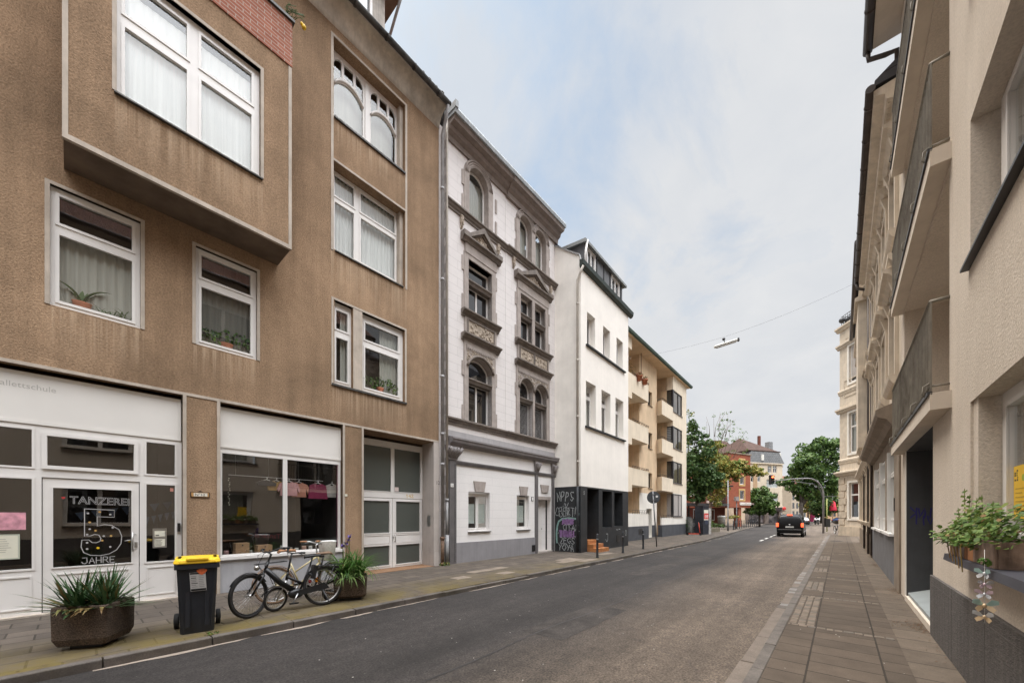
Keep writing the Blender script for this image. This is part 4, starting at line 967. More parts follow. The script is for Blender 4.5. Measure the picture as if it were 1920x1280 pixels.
# first floor: round heads, carved spandrels
surround(BH,.74,2.34,5.0,7.86,[arch(.94,2.14,5.02,6.98,7.38)])
surround(BH,3.58,5.90,5.0,7.86,[arch(3.78,4.66,5.02,6.95,7.36),arch(4.80,5.68,5.02,6.95,7.36)])
for ops in ([(.94,2.14,6.98,7.38)],[(3.78,4.66,6.95,7.36),(4.80,5.68,6.95,7.36)]):
    a=ops[0][0]; d=ops[-1][1]
    def outside(u,z,ops=ops): 
        return all(not(o[0]-.12<u<o[1]+.12 and z<o[3]+.12-(abs(u-(o[0]+o[1])/2)/((o[1]-o[0])/2))**2*.42) for o in ops)
    k=MB(); k.blobs(a-.08,d+.08,7.0,7.55,.055,140,.04,0,outside); k.build('relief_spandrel',M['relief'],BH)
    k=MB(); k.box(a-.1,d+.1,.05,.075,7.62,7.72)
    n=int((d-a+.2)/.09)
    for i in range(n): k.box(a-.1+i*.09,a-.1+i*.09+.05,.05,.085,7.56,7.62)
    k.build('dentil_band',M['stone'],BH)
    for o in ops:
        k=MB(); pts=arch(o[0]-.06,o[1]+.06,5,o[2],o[3]+.06)[2:]
        k.tube([(p[0],.07,p[1]) for p in pts],.055,6); k.build('arch_moulding',M['stone_dk'],BH)
        sashwin(BH,(o[0],o[1]),5.04,6.5,o[3],o[2],-.2,2 if len(ops)==1 else 1,True)
        bar(o[0],o[1],6.5)
# quoin ears on the surrounds
k=MB()
for u0,u1 in ((.74,2.34),(3.60,5.84)):
    for z0 in (5.05,6.6,8.95,10.3,12.45,13.3):
        k.box(u0-.09,u0,-.01,.035,z0,z0+.5); k.box(u1,u1+.09,-.01,.035,z0,z0+.5)
k.build('quoin',M['stone'],BH)
# venetian blind in the two right first floor windows
for op in ((3.78,4.66),(4.80,5.68)):
    k=MB()
    for i in range(26): k.prism([(-.16,5.12+i*.05),(-.13,5.10+i*.05),(-.13,5.105+i*.05),(-.16,5.125+i*.05)],'u',op[0]+.07,op[1]-.07)
    k.build('blind',mk('grey_blind_slats',(.30,.28,.27),.6,.05),BH)
# ground floor order
k=MB(); k.prism([(0,4.02),(.06,4.02),(.10,4.1),(.22,4.14),(.24,4.22),(.27,4.24),(.27,4.3),(0,4.36)],'u',.05,LB+.08); k.build('shop_cornice',mk('grey_moulding_paint',(.24,.22,.22),.6,.1,4,streak=.12),BH)
k=MB(); k.box(-.0,LB,-.0,.012,4.3,4.56); k.build('fascia_band',mk('light_grey_band',(.40,.385,.39),.7,.06,3,streak=.1),BH)
k=MB(); k.prism([(0,3.42),(.05,3.42),(.08,3.5),(.08,3.54),(0,3.56)],'u',.3,LB); k.build('architrave',M['pil'],BH)
k=MB(); k.box(.06,.36,-.02,.07,0,3.55)
for i in range(56): k.sphere((.30,.075,.1+i*.06),.03,6,4)
k.build('corner_pilaster',M['pil'],BH)
k=MB(); k.box(4.84,5.03,-.02,.05,0,3.45); k.build('pilaster',M['pil'],BH)
k=MB(); k.box(6.10,6.28,-.02,.05,0,3.45); k.build('pilaster',M['pil'],BH)
for u,s in ((.2,1.35),(4.93,.75),(6.2,.75)):
    k=MB(); k.prism([(u-.13*s,3.55),(u+.13*s,3.55),(u+.22*s,4.02),(u-.22*s,4.02)],'w',-.01,.10)
    for q in range(5):
        uu=u+(q-2)*.085*s; k.tube([(uu*.5+u*.5,.12,3.60),(uu,.15,3.80),(uu+(q-2)*.02,.21*s if s>1 else .18,3.93),(uu+(q-2)*.03,.19,3.85)],[.02,.05*s,.04*s,.02],6)
    k.build('capital',mk('grey_capital',(.28,.255,.25),.7,.15,10) if u<1 else bpy.data.materials['grey_capital'],BH)
def keystone(u,z0,z1,w0,w1):
    k=MB(); k.prism([(u-w0/2,z0),(u+w0/2,z0),(u+w1/2,z1),(u-w1/2,z1)],'w',0,.05); k.build('keystone',M['stone'],BH)
keystone(1.51,2.52,2.90,.44,.60); keystone(4.06,2.50,2.86,.40,.55); keystone(5.55,2.68,3.02,.46,.62)
M['blind']=brick('pleated_blind',(.55,.60,.57),(.52,.57,.54),(.36,.40,.38),3,.045,.006,.8,'xz',.3,.05,0)
window(BH,.97,2.06,1.09,2.46,-.14,[(1.03,1.47,1.20,2.34),(1.58,2.0,1.20,2.34)],gm=M['glass'],back=.6,sill=.06)
window(BH,3.64,4.46,1.08,2.44,-.14,[(3.72,4.34,1.19,2.32)],gm=M['glass'],back=.6,sill=.06)
for a,b_ in ((1.03,1.47),(1.58,2.0),(3.72,4.34)):
    k=MB(); k.box(a,b_,-.24,-.225,1.36,2.08); k.build('blind',M['blind'],BH)
# house door
k=MB(); k.box(5.04,6.06,-.36,.004,2.36,2.50); k.build('lintel',M['stone'],BH)
dd=MB(); dd.holes(5.04,5.80,.05,2.36,[(5.10,5.40,1.15,1.95)],-.30,.04)
for z in (.25,.5,.8,2.05): dd.ring(5.14,5.70,z,z+.18,.015,-.298,-.288)
d2=dd.build('house_door',M['pvc'],BH); k=MB(); k.quad((5.10,-.33,1.15),(5.40,-.33,1.15),(5.40,-.33,1.95),(5.10,-.33,1.95)); k.build('pane',M['darkglass'],d2,recalc=False)
k=MB(); k.box(5.10,5.40,-.325,-.30,1.40,1.42); k.box(5.10,5.40,-.325,-.30,1.66,1.68); k.build('glazing_bar',M['pvc'],d2)
k=MB(); k.sphere((5.70,-.26,1.05),.03); k.build('handle',M['steel'],d2)
k=MB(); k.box(5.80,6.06,-.36,-.30,.05,2.36); k.build('door_jamb',M['ashlar_low'],BH)
k=MB(); k.box(5.0,6.1,-.35,.06,-.02,.06); k.build('doorstep',M['greydoor'],BH)
k=MB(); k.box(4.60,4.74,.0,.02,2.28,2.46,0); k.box(4.62,4.72,.02,.022,2.30,2.44,1); k.build('house_number',[M['black'],M['white']],BH)
k=MB(); k.box(.10,.22,.07,.085,3.02-.4,3.14-.4,0); add_text(k,'U',.10,.13,2.645,.0865,1); k.build('hydrant_sign',[M['white'],M['black']],BH,recalc=False)
k=MB(); k.tube([(-.09,.12,14.9),(-.06,.08,14.3),(-.06,.08,2.2)],.038,8); k.build('downpipe',M['creampipe'],BH)
k=MB(); k.tube([(-.06,.08,2.2),(-.06,.08,1.0)],.045,8); k.tube([(-.06,.08,1.0),(-.06,.08,.06)],.07,10); k.tube([(-.06,.08,2.12),(-.06,.08,2.22)],.055,8)
k.build('standpipe',M['zinc'],BH)

# ------------------------------------------------------------------ plain white house with dark graffitied base
CH_=fthing('house',FC,'plain white rendered house with charcoal ground floor, graffiti and dormer strip','building')
M['whiterender']=mk('white_render',(.86,.815,.755),.85,.04,1.2,streak=.03,bmp=.12,bscale=60)
M['siderender']=mk('side_white_render',(.90,.855,.79),.85,.06,1.2,streak=.03,bmp=.12,bscale=60)
M['charcoal']=mk('charcoal_paint',(.028,.030,.033),.6,.2,2,streak=.15,bmp=.08)
LC=5.28; EC=12.80
rows1=[(.57,1.36,9.42,10.92),(2.19,2.97,9.42,10.92),(3.75,4.55,9.42,10.92)]
rows2=[(.47,1.43,5.72,7.76),(2.02,3.03,5.72,7.76),(3.62,4.62,5.72,7.76)]
k=MB(); k.holes(0,LC,2.96,EC,rows1+rows2,0,.30); k.quad((LC,-8,2.96),(LC,0,2.96),(LC,0,EC),(LC,-8,EC)); k.quad((LC,0,2.96),(0,0,2.96),(0,-1.6,2.96),(LC,-1.6,2.96))
k.build('wall',M['whiterender'],CH_,recalc=False)
# side wall with stepped gable top
k=MB(); sw=[(0,2.96),(-3.5,2.96),(-3.5,14.4),(-1.45,14.25),(-.28,13.35),(-.06,13.2),(0,12.9)]
k.face([(0.0,w,z) for w,z in sw]); k.build('side_wall',M['siderender'],CH_,recalc=False)
k=MB()
for i in range(2,6): 
    a,b_=sw[i],sw[i+1]; k.prism([(a[0],a[1]),(b_[0],b_[1]),(b_[0],b_[1]+.06),(a[0],a[1]+.06)],'u',-.05,.10)
k.build('verge',M['zinc'],CH_)
for h in rows1: window(CH_,h[0],h[1],h[2],h[3],-.28,[(h[0]+.10,h[1]-.10,h[2]+.08,h[3]-.08)],gm=M['darkglass'])
for h in rows2: window(CH_,h[0],h[1],h[2],h[3],-.28,[(h[0]+.08,h[1]-.08,h[2]+.08,7.08),(h[0]+.08,h[1]-.08,7.24,7.68)],gm=M['glass'],cur=(h[0]+.05,h[1]-.05,h[2],7.1),curm=M['curtain_grey'],back=.5)
for z,a,b_ in ((9.42,.45,4.75),(5.72,.38,4.75)):
    k=MB(); k.prism([(-.28,z),(.10,z-.02),(.10,z-.09),(0,z-.09)],'u',a,b_); k.build('sill',M['charcoal'],CH_)
k=MB(); k.prism([(0,12.60),(.10,12.60),(.18,12.70),(.20,12.88),(0,12.93)],'u',-.12,LC+.28); k.build('gutter',mk('black_green_gutter',(.025,.035,.03),.5,.25,3,dirt=(.035,.05,.038),dirtamt=.4),CH_)
k=MB(); k.quad((0,.05,12.9),(LC,.05,12.9),(LC,-1.6,14.6),(0,-1.6,14.6)); k.quad((0,-1.6,14.6),(LC,-1.6,14.6),(LC,-8,15.5),(0,-8,15.5)); k.face([(LC,.05,12.9),(LC,-8,12.9),(LC,-8,15.5),(LC,-1.6,14.6)]); k.build('roof',M['slate'],CH_,recalc=False)
# dormer strip: zinc cheeks, two windows and panels
k=MB(); dw=[(.75,1.62,13.15,14.05),(3.35,4.35,13.15,14.05)]
k.holes(.55,4.75,12.9,14.2,dw,-.12,.06); k.quad((.55,-2.5,12.9),(.55,-.12,12.9),(.55,-.12,14.2),(.55,-2.5,14.2)); k.quad((4.75,-.12,12.9),(4.75,-2.5,12.9),(4.75,-2.5,14.2),(4.75,-.12,14.2)); do=k.build('dormer',M['metal_zinc'] if 'metal_zinc' in M else mk('dormer_zinc',(.17,.17,.175),.4,.1,4,metal=.4),CH_,recalc=False)
k=MB()
for a,b_,c,d in dw: k.ring(a,b_,c,d,.07,-.17,-.10); k.ring(a+.08,(a+b_)/2,c+.08,d-.08,.05,-.17,-.12); k.ring((a+b_)/2,b_-.08,c+.08,d-.08,.05,-.17,-.12)
k.build('window_frame',M['pvc'],do)
k=MB()
for a,b_,c,d in dw: k.quad((a,-.16,c),(b_,-.16,c),(b_,-.16,d),(a,-.16,d))
k.build('pane',M['darkglass'],do,recalc=False)
k=MB(); k.prism([(-2.6,14.45),(-.0,14.2),(.06,14.14),(.06,14.02),(-.1,14.05),(-2.6,14.3)],'u',.42,4.95); k.build('dormer_roof',mk('grey_attic_copper',(.25,.26,.255),.55,.12,3,metal=.2,streak=.2),do)
k=MB()
for u in (1.75,2.5,3.2,4.55): k.box(u-.02,u+.02,-.12,-.09,12.95,14.05)
k.build('standing_seam',M['metal_dark'],do)
k=MB(); k.tube([(.5,.06,14.1),(.5,-.05,13.5),(.5,-.05,12.95)],.05,8); k.build('downpipe',M['pvc'],do)
k=MB(); k.tube([(-.07,.16,12.62),(-.07,.0,12.35),(-.07,-.13,12.1),(-.07,-.13,2.95)],.05,10)
for z in (11,8.5,6,4): k.tube([(-.07,-.13,z),(-.07,-.13,z+.08)],.06,10)
k.build('downpipe',M['creampipe'],CH_); k=MB(); k.tube([(-.07,-.13,2.94),(-.07,-.13,.04)],.06,10); k.build('standpipe',M['charcoal'],CH_)
# dark base: piers, openings
k=MB(); opn=[(.60,1.74,.02,2.90),(2.12,3.20,1.06,2.86),(3.48,4.54,1.10,2.86)]
k.holes(0.003,LC,0,2.96,opn,-.004,.75); k.quad((LC,-8,0),(LC,-.004,0),(LC,-.004,2.96),(LC,-8,2.96))
k.face([(.003,-.004,0),(.003,-.004,2.957),(.003,-3.5,2.957),(.003,-3.5,0)])
gb=k.build('ground_floor_wall',M['charcoal'],CH_,recalc=False)
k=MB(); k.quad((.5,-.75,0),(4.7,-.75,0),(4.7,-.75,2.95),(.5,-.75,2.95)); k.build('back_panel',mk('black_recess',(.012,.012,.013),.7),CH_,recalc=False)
k=MB(); k.box(2.2,2.6,-.745,-.72,1.3,2.55); k.build('notice_board',M['paper'],CH_)
k=MB(); k.holes(2.14,3.18,1.05,2.85,[(2.24,3.08,1.14,2.76)],-.5,.04); k.holes(3.5,4.52,1.09,2.85,[(3.6,4.42,1.18,2.76)],-.5,.04); f=k.build('window',M['charcoal'],CH_,recalc=False)
k=MB(); k.quad((2.24,-.53,1.14),(3.08,-.53,1.14),(3.08,-.53,2.76),(2.24,-.53,2.76)); k.quad((3.6,-.53,1.18),(4.42,-.53,1.18),(4.42,-.53,2.76),(3.6,-.53,2.76)); k.build('pane',M['glass'],f,recalc=False)
k=MB()
for i in range(3): k.box(.64+.02*i,1.70-.02*i,-.72,.55-.28*i,-.02+.17*i+.001,.17*(i+1))
k.box(.66,1.2,-.72,-.5,.51,.72); k.build('steps',mk('orange_tile_steps',(.42,.17,.06),.6,.2,8,dirt=(.2,.09,.05),dirtamt=.4),CH_,bevel=.008)
k=MB(); k.box(3.78,4.15,-.01,.012,.28,.62); k.build('vent_grille',M['black'],CH_)
# graffiti on the dark base: side wall facing down the street and the front piers
def side_hand(mats,items):
    """lettering on the side wall plane u=0: build in a mirrored helper frame then rotate"""
    mb=MB()
    for txt,x,z,h,t,wid,mi in items: hand(mb,txt,x,z,0,h,t,mi,wid,.085)
    # x along the side wall from the back (left in view) to the front corner
    vs=[(0.0-.002,-(-1.37+p[0]),p[2]) for p in mb.v]
    mb2=MB(); mb2.v=[(-.004-.0002*i%7*0,q[1],q[2]) for i,q in enumerate(vs)]; mb2.f=mb.f; mb2.m=mb.m; mb2.sm=mb.sm
    return mb2
gi=[('NPPS',.12,2.30,.42,.032,.95,0),('V',.55,2.02,.20,.025,.22,0),('CBERTI',.06,1.62,.40,.024,1.22,0),('ABS',.42,1.27,.22,.075,.62,2),('OTAK',.48,.98,.26,.026,.85,0),('T ROGL',.28,.70,.26,.075,.62,2),('ROGLI',.58,.70,.26,.03,.72,2),('ZEGS',.30,.38,.27,.026,.80,0),('YOYA',.22,.06,.27,.028,.85,0)]
mb2=side_hand(None,gi)
def sp(pts,t,mi):
    m0=MB(); m0.stroke(pts,t,0,mi); o_=len(mb2.v); mb2.v+=[(-.0035,-(-1.37+p[0]),p[2]) for p in m0.v]; mb2.f+=[tuple(o_+i for i in f) for f in m0.f]; mb2.m+=m0.m; mb2.sm+=m0.sm
sp([(.12,.42),(.10,.8),(.14,1.15),(.22,1.38),(.4,1.5),(.7,1.53),(1.0,1.52),(1.22,1.5),(1.25,1.72)],.085,1)
sp([(.62,1.40),(.68,1.55),(.76,1.40)],.02,0)
for (a,b_) in ((.60,1.68),(.98,1.66)):
    sp([(a+R.uniform(-.04,.04)+.03*j,b_+(.36 if j%2 else 0)+R.uniform(-.08,.06)) for j in range(6)],.018,0)
for j in range(9): sp([(.44+j*.065,1.28+R.uniform(-.03,.03)),(.40+j*.07+R.uniform(0,.06),1.46+R.uniform(-.04,.04))],.06,2)
for j in range(10): sp([(.30+j*.075,.70+R.uniform(-.03,.03)),(.32+j*.075+R.uniform(-.03,.05),.93+R.uniform(-.03,.03))],.055,2)
for j in range(14): 
    a,b_=R.uniform(.08,1.2),R.uniform(.1,2.6); sp([(a,b_),(a+R.uniform(-.12,.12),b_+R.uniform(-.12,.12)),(a+R.uniform(-.15,.15),b_+R.uniform(-.1,.1))],.014,0)
mb2.build('graffiti',[mk('pale_spray',(.42,.44,.44),.8,.25,14),mk('mint_spray',(.26,.42,.38),.8,.25,10),mk('violet_spray',(.27,.15,.32),.8,.25,10)],CH_,recalc=False)
k=MB(); hand(k,'J',2.5,.35,.004,.4,.03,0,.3); hand(k,'--',3.7,.75,.004,.35,.03,0,.6); hand(k,'O',4.85,.55,.004,.3,.025,0,.25); hand(k,'S',.25,2.6,.004,.15,.02,0,.12); k.build('graffiti',bpy.data.materials['pale_spray'],CH_,recalc=False)
# ------------------------------------------------------------------ cream apartment block with balconies
DB=fthing('apartment_block',FD,'cream apartment block with stacked balconies, corner windows and dark grey plinth','building')
M['cream']=mk('ochre_cream_render',(.68,.51,.34),.9,.1,1,streak=.14,bmp=.1)
M['creamlight']=mk('pale_cream_render',(.76,.655,.515),.9,.06,1,streak=.12,bmp=.1)
M['offwhite']=mk('offwhite_base_paint',(.82,.78,.71),.85,.05,1.5,streak=.1)
M['dkplinth']=mk('slate_grey_plinth',(.075,.078,.088),.7,.12,2,streak=.15)
M['darkframe']=plain('dark_window_frame',(.02,.02,.022),.4)
M['shutter']=brick('roller_shutter',(.47,.43,.40),(.46,.42,.39),(.33,.3,.28),6,.06,.006,.6,'xz',.3,.05,0)
M['rail']=mk('rusty_iron_rail',(.075,.06,.05),.7,.3,15,metal=.3)
ZR=13.15; Wm=-.5
U0=-1.2
sw=[(4.66,5.55,9.95,11.0),(4.70,5.55,6.72,7.9),(4.70,5.55,3.72,4.86)]
dor=(4.40,5.48,.02,2.16)
k=MB(); k.holes(3.05,6.55,3.30,ZR,sw,Wm,.22); k.build('wall',M['cream'],DB,recalc=False)
k=MB(); k.holes(3.05,6.55,0,3.30,[dor],Wm,.5); k.build('base_wall',M['offwhite'],DB,recalc=False)
def loggia(u0,u1,ml,back=-2.2):
    k=MB()
    k.quad((u0,back,0),(u1,back,0),(u1,back,ZR),(u0,back,ZR)); k.quad((u0,.0 if u0<0 else Wm,0),(u0,back,0),(u0,back,ZR),(u0,.0 if u0<0 else Wm,ZR)); k.quad((u1,back,0),(u1,Wm,0),(u1,Wm,ZR),(u1,back,ZR))
    return k.build('loggia_wall',ml,DB,recalc=False)
loggia(U0,3.05,M['cream']); loggia(6.55,8.93,M['cream'],-1.9)
# floor slabs / parapets
lv=[(9.72,10.90),(6.72,7.86),(3.66,4.78)]
for zb,zt in lv:
    k=MB(); k.box(U0,3.45,-.12,0,zb,zt); k.box(3.33,3.45,Wm,-.12,zb,zt); k.box(U0,3.45,-2.2,-.12,zb-.0,zb+.16); k.box(U0,.5,-.35,.01,zb-.45,zb)
    k.build('balcony',M['creamlight'],DB)
    k=MB()
    for h in (.06,.14): k.tube([(.55,.03,zt+h),(3.42,.03,zt+h)],.014,6)
    for i in range(8): k.tube([(.6+i*.4,-.03,zt-.05),(.6+i*.4,.03,zt+.14)],.012,5)
    k.tube([(3.42,.03,zt+.14),(3.42,-.45,zt+.14)],.014,6); k.build('balcony_rail',M['rail'],DB)
lv2=[(9.45,10.56),(6.5,7.6),(3.58,4.66)]
for zb,zt in lv2:
    pl=[(6.60,Wm),(6.25,-.12),(6.25,.0),(8.93,.0),(8.93,-.12),(6.40,-.12),(6.70,Wm)]
    k=MB(); k.prism([(6.58,Wm),(6.25,.0),(8.93,.0),(8.93,-.12),(6.42,-.12),(6.72,Wm)],'z',zb,zt); k.prism([(6.56,Wm),(6.40,-.12),(8.93,-.12),(8.93,-1.9),(6.56,-1.9)],'z',zb,zb+.16); k.build('balcony',M['creamlight'],DB)
    k=MB()
    for h in (.07,.16): k.tube([(6.6,Wm+.03,zt+h),(6.27,.03,zt+h),(8.6,.03,zt+h)],.014,6)
    for i in range(7): k.tube([(6.4+i*.36,-.03,zt-.05),(6.4+i*.36,.03,zt+.16)],.012,5)
    k.build('balcony_rail',M['rail'],DB)
# front block with corner windows
cw=[(8.93,11.42,10.25,12.05),(8.93,11.42,7.25,9.05),(8.93,11.42,4.35,6.15),(8.93,11.42,1.55,3.45)]
k=MB(); k.holes(8.93,12.69,3.5,ZR,cw[:3],0,.12); 
k.build('front_wall',M['creamlight'],DB,recalc=False)
k=MB(); k.holes(8.93,12.69,.92,3.5,cw[3:],0,.12); k.build('base_wall',M['offwhite'],DB,recalc=False)
k=MB(); zz=[0.92]+[x for c in reversed(cw) for x in c[2:4]]+[ZR]
for i in range(0,len(zz),2): k.quad((8.93,-1.9,zz[i]),(8.93,0,zz[i]),(8.93,0,zz[i+1]),(8.93,-1.9,zz[i+1]))
for c in cw: k.quad((8.93,-1.9,c[2]),(8.93,-1.0,c[2]),(8.93,-1.0,c[3]),(8.93,-1.9,c[3]))
k.quad((12.69,0,.92),(12.69,-10,.92),(12.69,-10,ZR),(12.69,0,ZR)); k.build('side_wall',M['creamlight'],DB,recalc=False)
for i,c in enumerate(cw):
    k=MB(); z0,z1=c[2],c[3]
    k.ring(8.97,11.40,z0,z1,.07,-.10,-.03); k.box(8.925,9.12,-.17,.006,z0,z1); k.box(10.4,10.5,-.1,-.03,z0+.07,z1-.07)
    k.box(8.955,8.985,-1.0,-.12,z0,z0+.07); k.box(8.955,8.985,-1.0,-.12,z1-.07,z1); k.box(8.955,8.985,-1.0,-.93,z0,z1)
    f=k.build('corner_window',M['darkframe'],DB)
    k=MB(); k.quad((9.1,-.075,z0+.05),(11.35,-.075,z0+.05),(11.35,-.075,z1-.05),(9.1,-.075,z1-.05)); k.quad((8.97,-.95,z0+.05),(8.97,-.15,z0+.05),(8.97,-.15,z1-.05),(8.97,-.95,z1-.05)); k.build('pane',M['glass'] if i<3 else M['darkglass'],f,recalc=False)
    if i<3:
        k=MB(); k.box(9.2,11.3,-.7,-.66,z0,z1); k.box(9.15,9.19,-.95,-.2,z0,z1); k.build('interior',M['curtain_dark'],f)
    k=MB(); k.box(8.9,11.48,-.02,.05,z0-.06,z0-.004); k.build('sill',M['stone_dk'],f)
    if i==3:
        k=MB(); k.box(9.12,11.38,-.07,-.05,z0+.02,z1-.02); k.box(8.945,8.955,-.95,-.17,z0+.02,z1-.02); k.build('roller_shutter',M['shutter'],f)
    if i==1:
        k=MB(); k.box(8.94,8.953,-.95,-.17,z0+.05,z1-.1); k.build('louvre',brick('grey_louvre',(.35,.36,.37),(.34,.35,.36),(.12,.12,.12),6,.14,.03,.6,'yz',.4,.05,0),f)
for h in sw:
    window(DB,h[0],h[1],h[2],h[3],Wm-.18,[(h[0]+.08,(h[0]+h[1])/2-.03,h[2]+.08,h[3]-.08),((h[0]+h[1])/2+.03,h[1]-.08,h[2]+.08,h[3]-.08)],fm=M['darkframe'],sill=Wm+.06,sillm=M['stone_dk'])
k=MB(); k.holes(dor[0],dor[1],.02,2.16,[(4.9,5.38,.5,2.0)],Wm-.45,.05); f=k.build('entrance_door',M['darkframe'],DB,recalc=False)
k=MB(); k.quad((4.9,Wm-.48,.5),(5.38,Wm-.48,.5),(5.38,Wm-.48,2.),(4.9,Wm-.48,2.)); k.build('pane',M['darkglass'],f,recalc=False)
k=MB(); k.box(4.36,4.42,Wm-.44,Wm+.02,.02,2.16); k.build('door_jamb',M['greydoor'],DB)
k=MB(); k.box(U0,3.45,-.12,0,.93,1.80); k.box(U0,3.45,-2.2,-.12,.8,.93); k.box(3.33,3.45,Wm,-.12,.93,1.8); k.build('terrace_parapet',M['offwhite'],DB)
k=MB(); 
for h in (.06,.2): k.tube([(.55,.03,1.8+h),(3.42,.03,1.8+h)],.014,6)
for i in range(8): k.tube([(.6+i*.4,.0,1.75),(.6+i*.4,.03,2.0)],.012,5)
for h in (.06,.2): k.tube([(6.1,.03,1.5+h),(8.9,.03,1.5+h)],.014,6)
for i in range(8): k.tube([(6.1+i*.4,.0,1.45),(6.1+i*.4,.03,1.7)],.012,5)
k.build('balcony_rail',M['rail'],DB)
k=MB(); k.box(6.25,8.93,-.12,-.004,.92,1.5); k.build('terrace_parapet',M['offwhite'],DB)
k=MB(); k.box(U0,3.46,-.3,.02,-.02,.925); k.box(3.34,4.36,-.8,Wm+.02,-.02,.925); k.box(5.5,6.3,-.8,Wm+.02,-.02,.915); k.box(6.25,12.71,-.3,.02,-.02,.915); k.box(12.45,12.715,-10,-.3,-.02,.915); k.build('plinth',M['dkplinth'],DB)
k=MB(); k.box(1.6,2.3,.02,.03,.35,.75); k.build('cellar_grille',M['black'],DB)
k=MB(); k.box(U0-.1,13.1,-10,.22,ZR,ZR+.16); k.build('eaves',M['cream'],DB)
k=MB(); k.prism([(.2,ZR+.02),(.34,ZR+.06),(.38,ZR+.2),(.3,ZR+.3),(-.2,ZR+.34),(-.2,ZR+.16),(.2,ZR+.16)],'u',U0-.1,13.35); k.build('gutter',mk('dark_green_gutter',(.04,.07,.05),.5,.2,3),DB)
k=MB(); k.quad((U0-.1,.2,ZR+.3),(13.2,.2,ZR+.3),(13.2,-5,ZR+1.6),(U0-.1,-5,ZR+1.6)); k.build('roof',M['slate'],DB,recalc=False)
k=MB(); k.box(U0,.5,-2.2,.01,12.45,ZR-.003); k.build('beam',M['creamlight'],DB)
k=MB(); k.tube([(3.0,-.35,10.9),(3.0,-.35,13.15)],.03,8); k.build('awning_pole',M['rust'],DB)
k=MB()
for i in range(5): k.tube([(.3,-.9,12.2-.22*i),(1.4,-.75,12.25-.22*i),(2.7,-.6,12.1-.22*i)],.012,5)
for i in range(60): k.sphere((R.uniform(.4,2.8),-.8+R.uniform(-.08,.08),12.3-R.uniform(.0,1.1)),R.uniform(.02,.05),5,3)
k.build('trellis',mk('yellowed_trellis',(.30,.22,.08),.8,.3,9),DB)
# flower boxes hung on the top balcony
tc_=mk('terracotta',(.42,.15,.08),.8,.15,6)
def flowerpot(u,lab):
    t=fthing('flower_pot',FD,lab,'flower pot',u,.14,10.66,'terracotta pots on the top balcony')
    k=MB(); k.lathe((0,0,0),[(.13,0),(.19,.28),(.21,.28),(.21,.34),(.17,.34),(.15,.30)],14); k.build('pot',tc_,t)
    k=MB()
    for i in range(110):
        a=R.uniform(0,2*PI); r=R.uniform(0,.26); z=.34+R.uniform(0,.26)*(1-r/.4); s=R.uniform(.02,.045)
        c=Vector((r*math.cos(a),r*math.sin(a),z)); n_=Vector((R.uniform(-1,1),R.uniform(-1,1),R.uniform(0,1))).normalized(); x=n_.orthogonal().normalized()*s; y=n_.cross(x)
        k.face([tuple(c+x),tuple(c+y),tuple(c-x),tuple(c-y)],0 if R.random()<.6 else 1)
    k.build('geranium',[leafmat('geranium_leaf',(.04,.08,.02),(.08,.13,.03)),leafmat('geranium_bloom',(.5,.06,.05),(.6,.12,.09))],t,recalc=False)
flowerpot(FD.U(1199,.14),'terracotta pot with flowers on the top balcony rail beside the trellis'); flowerpot(FD.U(1209,.14),'terracotta pot with flowers on the top balcony rail at its outer end')
# ------------------------------------------------------------------ right: beige apartment house (FR: u grows towards the viewer)
RB=fthing('apartment_house',FR,'beige rendered apartment house with iron balconies and dark ribbed plinth','building')
def _beige():
    m,nt,b=_nt('beige_render'); b.inputs['Roughness'].default_value=.92; b.inputs['Specular IOR Level'].default_value=.12
    v=coord(nt); big=ramp(nt,noise(nt,v,.6,5,.6),[(.3,(.60,.52,.435)),(.7,(.72,.635,.54))]).outputs[0]
    g=noise(nt,v,42,3,.7); out=mixc(nt,1.,big,ramp(nt,g,[(.3,.78),(.6,1.)]).outputs[0],'MULTIPLY')
    st=noise(nt,coord(nt,(4,4,.25)),1.6,5,.65); out=mixc(nt,1.,out,ramp(nt,st,[(.36,.94),(.62,1.)]).outputs[0],'MULTIPLY')
    nt.links.new(out,b.inputs['Base Color']); bump(nt,b,g,.6,.012); return m
M['beige']=_beige()
M['beigesmooth']=mk('beige_soffit_paint',(.64,.56,.47),.85,.06,1.5,streak=.06)
def _plinth():
    m,nt,b=_nt('ribbed_dark_plinth'); b.inputs['Roughness'].default_value=.85
    v=coord(nt); w=noise(nt,coord(nt,(5,5,26),rot=(0,.10,0)),3.2,3,.6,.8); out=ramp(nt,w,[(.3,(.062,.056,.053)),(.7,(.135,.12,.112))]).outputs[0]
    j=noise(nt,coord(nt,(7,7,.2)),2,3); out=mixc(nt,1.,out,ramp(nt,j,[(.35,.75),(.6,1.)]).outputs[0],'MULTIPLY')
    nt.links.new(out,b.inputs['Base Color']); bump(nt,b,w,.8,.015); return m
M['ribplinth']=_plinth()
M['doorgrey']=mk('dark_entrance_paint',(.072,.073,.077),.55,.12,2,streak=.12)
RU0,RU1=-3.55,9.5; ZE=12.1
lg=[(-3.05,1.06,3.12,5.72),(-3.05,1.06,6.0,8.62),(-3.05,1.06,8.9,11.6)]
gw=(2.0,4.6,1.28,2.77); fw=(2.0,4.6,4.13,5.55); tw=[(2.0,4.6,6.95,8.4),(2.0,4.6,9.7,11.1)]
gw2=(6.2,8.0,1.28,2.77); fw2=(6.2,8.0,4.13,5.55)
do=(-2.72,.02,.0,2.90)
k=MB(); k.holes(RU0,RU1,.0,ZE,[h+(1.4,) for h in lg]+[gw+(.17,),fw+(.2,),gw2+(.17,),fw2+(.17,),do+(1.7,)]+[t_+(.17,) for t_ in tw],0,.17)
